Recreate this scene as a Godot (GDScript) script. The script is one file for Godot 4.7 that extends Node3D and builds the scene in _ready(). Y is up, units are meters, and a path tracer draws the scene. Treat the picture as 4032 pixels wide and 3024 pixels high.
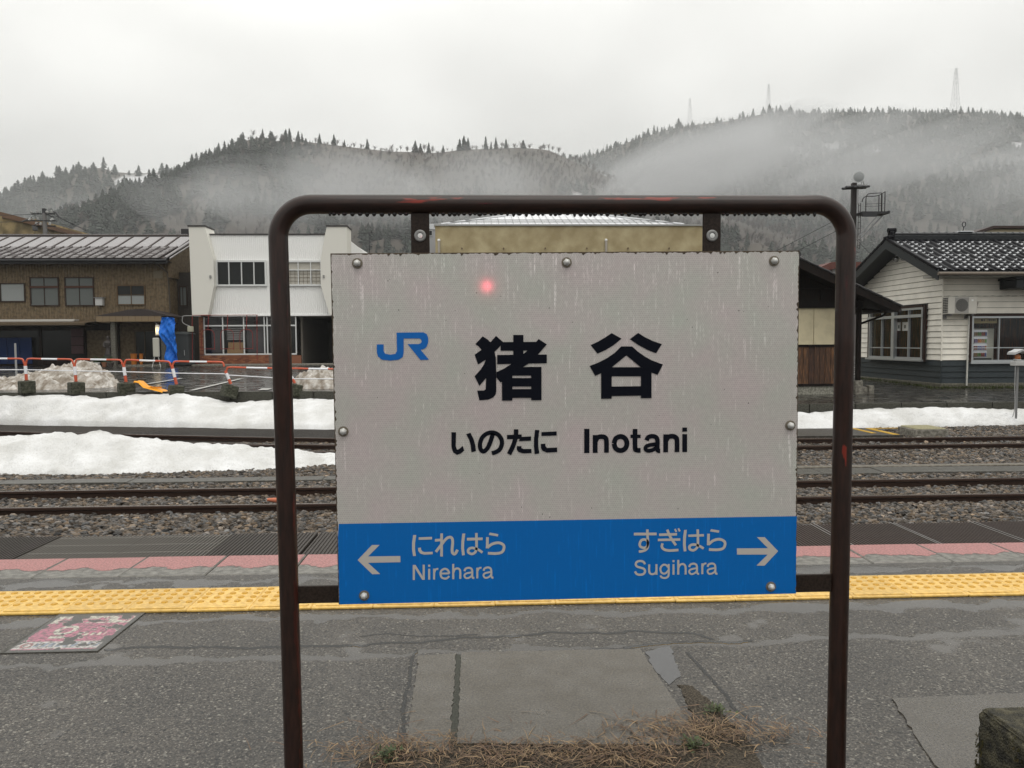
extends Node3D

# ------------------------------------------------------------------ helpers
var rng := RandomNumberGenerator.new()
var used := {}
var mats := {}

func numbered(parent: Node, called: String) -> String:
	var k := str(parent.get_instance_id()) + "/" + called
	var n: int = used.get(k, 0)
	used[k] = n + 1
	return called if n == 0 else "%s_%03d" % [called, n]

func tag(o: Node, label := "", category := "", group := "", kind := "") -> Node:
	if label: o.set_meta("label", label)
	if category: o.set_meta("category", category)
	if group: o.set_meta("group", group)
	if kind: o.set_meta("kind", kind)
	return o

func thing(called: String, label: String, category: String, at := Vector3.ZERO, turn := 0.0, group := "") -> Node3D:
	var o := Node3D.new()
	o.name = numbered(self, called)
	add_child(o)
	o.position = at
	o.rotation.y = turn
	tag(o, label, category, group)
	return o

func put(called: String, mesh: Mesh, m: Material, parent: Node = self, xf := Transform3D.IDENTITY) -> MeshInstance3D:
	var o := MeshInstance3D.new()
	o.name = numbered(parent, called)
	o.mesh = mesh
	if m: o.material_override = m
	o.transform = xf
	parent.add_child(o, true)
	return o

func obj(called: String, st: SurfaceTool, m: Material, parent: Node = self, xf := Transform3D.IDENTITY) -> MeshInstance3D:
	return put(called, st.commit(), m, parent, xf)

func struct(called: String, st: SurfaceTool, m: Material, label := "") -> MeshInstance3D:
	var o := obj(called, st, m)
	tag(o, label, "", "", "structure")
	return o

func dup(o: Node3D, label: String, at: Vector3, turn := 0.0) -> Node3D:
	var c: Node3D = o.duplicate()
	c.name = numbered(self, String(o.name))
	add_child(c)
	c.position = at
	c.rotation.y = turn
	c.set_meta("label", label)
	return c

func S() -> SurfaceTool:
	var st := SurfaceTool.new()
	st.begin(Mesh.PRIMITIVE_TRIANGLES)
	return st

func lin(r: float, g: float, b: float, a := 1.0) -> Color:
	var c := Color(r, g, b).linear_to_srgb()
	c.a = a
	return c

func M(r: float, g: float, b: float, rough := 0.8, metal := 0.0) -> StandardMaterial3D:
	var key := "%.4f %.4f %.4f %.3f %.2f" % [r, g, b, rough, metal]
	if not mats.has(key):
		var m := StandardMaterial3D.new()
		m.albedo_color = lin(r, g, b)
		m.roughness = rough
		m.metallic = metal
		if metal == 0.0 and rough > 0.39: m.metallic_specular = 0.3
		mats[key] = m
	return mats[key]

# the same with a mottled, grainy colour over world space
func MN(r: float, g: float, b: float, rough: float, tex: Texture2D, scale: float, bump: Texture2D = null, bs := 0.0) -> StandardMaterial3D:
	var m := StandardMaterial3D.new()
	m.albedo_color = lin(r, g, b)
	m.albedo_texture = tex
	m.roughness = rough
	if rough > 0.39: m.metallic_specular = 0.3
	m.uv1_triplanar = true
	m.uv1_world_triplanar = true
	m.uv1_scale = Vector3.ONE * scale
	if bump:
		m.heightmap_enabled = true
		m.heightmap_texture = bump
		m.heightmap_scale = bs
	return m

func ntex(freq: float, lo: float, hi: float, sd: int, size := 512, fractal := 4, type := FastNoiseLite.TYPE_SIMPLEX_SMOOTH) -> ImageTexture:
	var n := FastNoiseLite.new()
	n.seed = sd
	n.noise_type = type
	n.frequency = freq
	n.fractal_octaves = fractal
	var im := n.get_seamless_image(size, size)
	im.convert(Image.FORMAT_L8)
	var d := im.get_data()
	for i in d.size():
		d[i] = int(255.0 * clampf(lerpf(lo, hi, d[i] / 255.0), 0, 1))
	return ImageTexture.create_from_image(Image.create_from_data(size, size, false, Image.FORMAT_L8, d))

# a colour texture: grain between two colours with specks
func grain_tex(a: Color, b: Color, freq: float, sd: int, speck: Color, speck_share: float, size := 512, rows := 1.0) -> ImageTexture:
	var n := FastNoiseLite.new()
	n.seed = sd
	n.frequency = freq
	n.fractal_octaves = 5
	var im := n.get_seamless_image(size, size)
	im.convert(Image.FORMAT_L8)
	var src := im.get_data()
	var r := RandomNumberGenerator.new()
	r.seed = sd
	var out := PackedByteArray()
	out.resize(size * size * 3)
	for i in size * size:
		var t := clampf(src[i] / 255.0 * 1.6 - 0.3 + r.randf_range(-0.12, 0.12), 0, 1)
		var c := a.lerp(b, t)
		if r.randf() < speck_share: c = c.lerp(speck, r.randf_range(0.4, 1.0))
		out[i * 3] = int(c.r * 255)
		out[i * 3 + 1] = int(c.g * 255)
		out[i * 3 + 2] = int(c.b * 255)
	return ImageTexture.create_from_image(Image.create_from_data(size, size, false, Image.FORMAT_RGB8, out))

func tri(st: SurfaceTool, a: Vector3, b: Vector3, c: Vector3) -> void:   # counterclockwise seen from outside
	var n := (b - a).cross(c - a).normalized()
	for v in [a, c, b]:
		st.set_normal(n)
		st.set_uv(Vector2.ZERO)
		st.add_vertex(v)

func quad(st: SurfaceTool, a: Vector3, b: Vector3, c: Vector3, d: Vector3) -> void:
	tri(st, a, b, c)
	tri(st, a, c, d)

func bx(st: SurfaceTool, lo: Vector3, hi: Vector3, xf := Transform3D.IDENTITY) -> void:
	var p: Array[Vector3] = []
	for i in 8:
		p.append(xf * Vector3(hi.x if i & 1 else lo.x, hi.y if i & 2 else lo.y, hi.z if i & 4 else lo.z))
	quad(st, p[4], p[5], p[7], p[6])
	quad(st, p[1], p[0], p[2], p[3])
	quad(st, p[0], p[4], p[6], p[2])
	quad(st, p[5], p[1], p[3], p[7])
	quad(st, p[6], p[7], p[3], p[2])
	quad(st, p[0], p[1], p[5], p[4])

# box with chamfered edges
func cbx(st: SurfaceTool, lo: Vector3, hi: Vector3, ch: float, xf := Transform3D.IDENTITY) -> void:
	var c := (lo + hi) / 2
	var h := (hi - lo) / 2
	var pt := func(s: Vector3, ax: int) -> Vector3:   # corner s pulled in on the two other axes
		var v := s * h
		for k in 3:
			if k != ax: v[k] -= s[k] * ch
		return xf * (c + v)
	for ax in 3:
		var u := (ax + 1) % 3
		var w := (ax + 2) % 3
		for sg in [-1.0, 1.0]:
			var q: Array[Vector3] = []
			for k in [[-1.0, -1.0], [1.0, -1.0], [1.0, 1.0], [-1.0, 1.0]]:
				var s := Vector3.ZERO
				s[ax] = sg
				s[u] = k[0]
				s[w] = k[1]
				q.append(pt.call(s, ax))
			if sg > 0: quad(st, q[0], q[1], q[2], q[3])
			else: quad(st, q[3], q[2], q[1], q[0])
		for su in [-1.0, 1.0]:      # edges along ax
			for sw in [-1.0, 1.0]:
				var s0 := Vector3.ZERO
				s0[ax] = -1.0
				s0[u] = su
				s0[w] = sw
				var s1 := s0
				s1[ax] = 1.0
				var a: Vector3 = pt.call(s0, u)
				var b: Vector3 = pt.call(s1, u)
				var e: Vector3 = pt.call(s1, w)
				var d: Vector3 = pt.call(s0, w)
				if (b - a).cross(d - a).dot(xf.basis * (s0 + s1)) > 0: quad(st, a, b, e, d)
				else: quad(st, a, d, e, b)
	for i in 8:
		var s := Vector3(1.0 if i & 1 else -1.0, 1.0 if i & 2 else -1.0, 1.0 if i & 4 else -1.0)
		var a: Vector3 = pt.call(s, 0)
		var b: Vector3 = pt.call(s, 1)
		var d: Vector3 = pt.call(s, 2)
		if (b - a).cross(d - a).dot(xf.basis * s) > 0: tri(st, a, b, d)
		else: tri(st, a, d, b)

func ring(st: SurfaceTool, p: Array, q: Array, cp: Vector3, cq: Vector3, v0 := 0.0, v1 := 0.0) -> void:
	var n := p.size()
	for i in n - 1:
		var idx := [[p[i], cp, i, v0], [q[i + 1], cq, i + 1, v1], [q[i], cq, i, v1], [p[i], cp, i, v0], [p[i + 1], cp, i + 1, v0], [q[i + 1], cq, i + 1, v1]]
		for k in idx:
			st.set_normal((k[0] - k[1]).normalized())
			st.set_uv(Vector2(float(k[2]) / (n - 1), k[3]))
			st.add_vertex(k[0])

func tube(st: SurfaceTool, pts: Array, r: float, sides := 10, caps := true, r1 := -1.0) -> void:
	var prev: Array = []
	var up := Vector3.UP
	var d0: Vector3 = (pts[1] - pts[0]).normalized()
	if absf(d0.dot(up)) > 0.9: up = Vector3.RIGHT
	var len := 0.0
	for i in pts.size():
		var d: Vector3 = (pts[mini(i + 1, pts.size() - 1)] - pts[maxi(i - 1, 0)]).normalized()
		var x := up.cross(d).normalized()
		up = d.cross(x).normalized()
		var rr := r if r1 < 0 else lerpf(r, r1, float(i) / (pts.size() - 1))
		var now: Array = []
		for k in sides + 1:
			var a := TAU * k / sides
			now.append(pts[i] + (x * cos(a) + up * sin(a)) * rr)
		if i > 0:
			var l2: float = len + (pts[i] - pts[i - 1]).length()
			ring(st, now, prev, pts[i], pts[i - 1], l2, len)
			len = l2
		if caps and (i == 0 or i == pts.size() - 1):
			for k in sides:
				if i == 0: tri(st, pts[i], now[k + 1], now[k])
				else: tri(st, pts[i], now[k], now[k + 1])
		prev = now

func lathe(st: SurfaceTool, prof: Array, sides := 16, xf := Transform3D.IDENTITY) -> void:   # prof: Vector2(radius, height)
	for i in prof.size() - 1:
		var a: Vector2 = prof[i]
		var b: Vector2 = prof[i + 1]
		var t := (b - a).normalized()
		var nrm := Vector2(t.y, -t.x)
		for k in sides:
			var a0 := TAU * k / sides
			var a1 := TAU * (k + 1) / sides
			var d0 := Vector3(cos(a0), 0, -sin(a0))
			var d1 := Vector3(cos(a1), 0, -sin(a1))
			var v := [[d0 * a.x + Vector3.UP * a.y, d0], [d1 * a.x + Vector3.UP * a.y, d1], [d1 * b.x + Vector3.UP * b.y, d1], [d0 * b.x + Vector3.UP * b.y, d0]]
			for j in [0, 2, 1, 0, 3, 2]:
				st.set_normal((xf.basis * (v[j][1] * nrm.x + Vector3.UP * nrm.y)).normalized())
				st.set_uv(Vector2.ZERO)
				st.add_vertex(xf * v[j][0])

# polygon in the xy plane pushed from z0 to z1 (z1 > z0)
func prism(st: SurfaceTool, poly: PackedVector2Array, z0: float, z1: float, xf := Transform3D.IDENTITY, back := true) -> void:
	if Geometry2D.is_polygon_clockwise(poly): poly.reverse()
	var t := Geometry2D.triangulate_polygon(poly)
	for i in range(0, t.size(), 3):
		var a := poly[t[i]]
		var b := poly[t[i + 1]]
		var c := poly[t[i + 2]]
		if (b - a).cross(c - a) < 0:
			var s := b
			b = c
			c = s
		tri(st, xf * Vector3(a.x, a.y, z1), xf * Vector3(b.x, b.y, z1), xf * Vector3(c.x, c.y, z1))
		if back: tri(st, xf * Vector3(a.x, a.y, z0), xf * Vector3(c.x, c.y, z0), xf * Vector3(b.x, b.y, z0))
	for i in poly.size():
		var a := poly[i]
		var b := poly[(i + 1) % poly.size()]
		quad(st, xf * Vector3(a.x, a.y, z0), xf * Vector3(b.x, b.y, z0), xf * Vector3(b.x, b.y, z1), xf * Vector3(a.x, a.y, z1))

# smooth grid of points (rows of Vector3), optional colours; rows run so that the outside is up / towards +z
func grid(st: SurfaceTool, rows: Array, cols: Array = [], uv_size := Vector2.ZERO, uv0 := Vector2.ZERO) -> void:
	var h := rows.size()
	var w: int = rows[0].size()
	for j in h:
		for i in w:
			var p: Vector3 = rows[j][i]
			var dx: Vector3 = rows[j][mini(i + 1, w - 1)] - rows[j][maxi(i - 1, 0)]
			var dz: Vector3 = rows[mini(j + 1, h - 1)][i] - rows[maxi(j - 1, 0)][i]
			var n := dz.cross(dx).normalized()
			st.set_normal(n)
			if cols.size(): st.set_color(cols[j][i])
			st.set_uv(Vector2((p.x - uv0.x) / uv_size.x, (p.z - uv0.y) / uv_size.y) if uv_size.x > 0 else Vector2.ZERO)
			st.add_vertex(p)
	for j in h - 1:
		for i in w - 1:
			var a := j * w + i
			for k in [a, a + 1, a + w, a + 1, a + w + 1, a + w]: st.add_index(k)

func catmull(p: Array, steps: int) -> Array:
	var out: Array = []
	for i in p.size() - 1:
		var a = p[maxi(i - 1, 0)]
		var d = p[mini(i + 2, p.size() - 1)]
		for k in steps: out.append(p[i].cubic_interpolate(p[i + 1], a, d, float(k) / steps))
	out.append(p[p.size() - 1])
	return out

func lut(t: Array, x: float) -> float:    # piecewise linear, t = [[x, y], ...] with growing x
	if x <= t[0][0]: return t[0][1]
	for i in t.size() - 1:
		if x <= t[i + 1][0]: return lerpf(t[i][1], t[i + 1][1], (x - t[i][0]) / (t[i + 1][0] - t[i][0]))
	return t[t.size() - 1][1]

func V(x: float, y: float, z: float) -> Vector3:
	return Vector3(x, y, z)

func T(x: float, y: float, z: float, yaw := 0.0) -> Transform3D:
	return Transform3D(Basis(Vector3.UP, yaw), Vector3(x, y, z))

func box_mesh(lo: Vector3, hi: Vector3, ch := 0.0) -> ArrayMesh:
	var st := S()
	if ch > 0: cbx(st, lo, hi, ch)
	else: bx(st, lo, hi)
	return st.commit()

func part_box(called: String, lo: Vector3, hi: Vector3, m: Material, parent: Node, ch := 0.0) -> MeshInstance3D:
	return put(called, box_mesh(lo, hi, ch), m, parent)

# framed window in a wall that faces +z: a frame with mullions, each pane a sub-part
func window(parent: Node, x0: float, y0: float, x1: float, y1: float, z: float, xs: Array, ys: Array, fm: Material, pm: Array, fw := 0.06, fd := 0.06, xf := Transform3D.IDENTITY, called := "window") -> MeshInstance3D:
	var st := S()
	bx(st, V(x0, y0, z), V(x0 + fw, y1, z + fd), xf)
	bx(st, V(x1 - fw, y0, z), V(x1, y1, z + fd), xf)
	bx(st, V(x0 + fw, y0, z), V(x1 - fw, y0 + fw, z + fd), xf)
	bx(st, V(x0 + fw, y1 - fw, z), V(x1 - fw, y1, z + fd), xf)
	var cx: Array = [x0 + fw] + xs + [x1 - fw]
	var cy: Array = [y0 + fw] + ys + [y1 - fw]
	var mw := fw * 0.5
	for x in xs: bx(st, V(x - mw / 2, y0 + fw, z + 0.005), V(x + mw / 2, y1 - fw, z + fd - 0.005), xf)
	for y in ys: bx(st, V(x0 + fw, y - mw / 2, z + 0.008), V(x1 - fw, y + mw / 2, z + fd - 0.008), xf)
	var f := obj(called, st, fm, parent)
	var n := 0
	for j in cy.size() - 1:
		for i in cx.size() - 1:
			var s := S()
			quad(s, xf * V(cx[i] + 0.002, cy[j] + 0.002, z + 0.015), xf * V(cx[i + 1] - 0.002, cy[j] + 0.002, z + 0.015), xf * V(cx[i + 1] - 0.002, cy[j + 1] - 0.002, z + 0.015), xf * V(cx[i] + 0.002, cy[j + 1] - 0.002, z + 0.015))
			obj("pane", s, pm[n % pm.size()], f)
			n += 1
	return f

const RIDGE_C := [[-0.5926, 0.1077], [-0.5575, 0.1308], [-0.5173, 0.1540], [-0.4813, 0.1696], [-0.4529, 0.1812], [-0.4238, 0.1945], [-0.4022, 0.2061], [-0.3730, 0.2189], [-0.3514, 0.2293], [-0.3297, 0.2421], [-0.3005, 0.2549], [-0.2848, 0.2596], [-0.2738, 0.2608], [-0.2559, 0.2563], [-0.2199, 0.2559], [-0.1850, 0.2520], [-0.1553, 0.2486], [-0.1143, 0.2441], [-0.0531, 0.2426], [-0.0224, 0.2469], [0.0085, 0.2476], [0.0501, 0.2495], [0.0870, 0.2473], [0.1121, 0.2363], [0.1354, 0.2275], [0.1763, 0.2064], [0.2187, 0.1869], [0.2673, 0.1692], [0.3161, 0.1602], [0.4022, 0.1483], [0.4950, 0.1423]]
const RIDGE_L := [[-0.7429, 0.1539], [-0.6693, 0.1682], [-0.6010, 0.1787], [-0.5866, 0.1861], [-0.5720, 0.1971], [-0.5467, 0.2052], [-0.5225, 0.2138], [-0.4938, 0.2214], [-0.4726, 0.2226], [-0.4585, 0.2175], [-0.4300, 0.2158], [-0.4018, 0.2171], [-0.3875, 0.2171], [-0.3542, 0.2120], [-0.3025, 0.2006], [-0.2333, 0.1716]]
const RIDGE_R := [[-0.0212, 0.1836], [0.0385, 0.2102], [0.1025, 0.2356], [0.1294, 0.2363], [0.1648, 0.2465], [0.1979, 0.2595], [0.2527, 0.2763], [0.3156, 0.2837], [0.3763, 0.2958], [0.4460, 0.2957], [0.4877, 0.2977], [0.5414, 0.2963], [0.6002, 0.2966], [0.6449, 0.2975], [0.6844, 0.2929], [0.7171, 0.2877], [0.7728, 0.2754], [0.8683, 0.2578]]
const TALL := [
	[-0.2735, 0.2718, "pointed conifer at the sharp left crest of the middle hill", 0.90],
	[-0.2614, 0.2684, "conifer just right of the sharp crest of the middle hill", 0.90],
	[-0.2446, 0.2719, "broad dark clump-like conifer on the ridge right of the crest", 1.50],
	[-0.2399, 0.2731, "thin conifer top rising from the broad clump right of the crest", 0.90],
	[-0.2289, 0.2697, "conifer on the middle ridge above the curved left corner of the sign frame", 1.00],
	[-0.2243, 0.2674, "small conifer beside the one above the left frame corner", 0.80],
	[-0.2023, 0.2664, "lone misty conifer on the ridge right of the left frame corner", 1.00],
	[-0.1842, 0.2653, "stout misty conifer midway between frame corner and left bracket", 1.20],
	[-0.1709, 0.2590, "low misty conifer left of the bare brown trees", 0.90],
	[-0.1422, 0.2603, "slim conifer alone in the bare brown trees of the ridge", 1.00],
	[-0.0812, 0.2582, "ragged flat topped conifer above the left sign bracket", 1.30],
	[-0.0748, 0.2548, "spreading ragged conifer beside the flat topped one above the left bracket", 1.20],
	[-0.0642, 0.2560, "conifer right above the red worn paint of the top bar", 1.00],
	[-0.0459, 0.2526, "short conifer on the ridge right of the red worn paint", 1.00],
	[-0.0246, 0.2608, "left tree of the dark conifer clump on the ridge above the sign", 1.20],
	[-0.0192, 0.2649, "tallest tree of the dark conifer clump on the ridge above the sign", 1.20],
	[-0.0139, 0.2621, "right tree of the dark conifer clump on the ridge above the sign", 1.10],
	[0.0086, 0.2645, "tall slender conifer right of the dark clump on the ridge", 0.90],
	[0.0156, 0.2575, "short slender conifer between two tall slender ones on the ridge", 0.80],
	[0.0216, 0.2634, "second tall slender conifer right of the dark clump", 0.80],
	[0.0347, 0.2611, "faint misty conifer near the right end of the middle ridge", 1.00],
	[0.0567, 0.2595, "rounded faint tree crown at the right end of the middle ridge", 1.60],
]
const BANKS := [
	[109.3, 102.2, -500.0, 126.6, 51.2, 300.0, 0.0030, 8.0, 5],
	[214.5, 160.8, -680.0, 188.5, 61.5, 440.0, 0.0030, 15.0, 6],
	[62.9, 80.3, -430.0, 93.3, 28.5, 240.0, 0.0022, -5.0, 3],
	[320.5, 205.9, -800.0, 154.3, 57.9, 440.0, 0.0017, 20.0, 4],
	[-57.2, 95.7, -450.0, 130.2, 32.5, 240.0, 0.0027, -6.0, 5],
	[-4.3, 106.3, -480.0, 121.5, 28.9, 240.0, 0.0026, 0.0, 4],
	[-92.9, 83.2, -420.0, 75.9, 30.4, 220.0, 0.0022, 30.0, 3],
	[-146.8, 73.3, -420.0, 60.8, 20.3, 200.0, 0.0014, 25.0, 2],
	[22.5, 79.5, -400.0, 77.2, 21.7, 220.0, 0.0022, 0.0, 3],
	[-301.1, 137.2, -720.0, 130.2, 47.7, 400.0, 0.0008, 20.0, 3],
	[534.0, 206.9, -840.0, 212.7, 45.6, 440.0, 0.0019, 12.0, 4],
	[377.8, 149.2, -720.0, 156.2, 34.7, 400.0, 0.0016, 10.0, 4],
	[449.6, 123.2, -660.0, 119.3, 31.8, 360.0, 0.0012, 15.0, 3],
	[272.8, 236.4, -900.0, 184.4, 38.0, 440.0, 0.0028, 20.0, 5],
	[165.2, 207.9, -850.0, 143.5, 41.0, 440.0, 0.0024, 25.0, 4],
	[336.0, 123.2, -640.0, 501.5, 154.3, 520.0, 0.0008, 0.0, 2],
	[-37.7, 95.8, -470.0, 255.0, 56.7, 280.0, 0.0005, 0.0, 2],
	[195.4, 146.8, -700.0, 379.7, 143.5, 520.0, 0.0013, 10.0, 2],
	[-415.7, 139.4, -780.0, 329.1, 94.0, 480.0, 0.0006, 0.0, 2],
]
const PYLONS := [
	[673.7, 318.8, -1080.0, 64.6, 0.13, "clear lattice pylon on the right ridge"],
	[409.5, 318.8, -1090.0, 43.5, 0.08, "very faint lattice pylon where the right ridge begins to fall"],
	[298.6, 300.3, -1095.0, 43.5, 0.06, "faintest pylon, leftmost of the three, lost in mist"],
]
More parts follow.
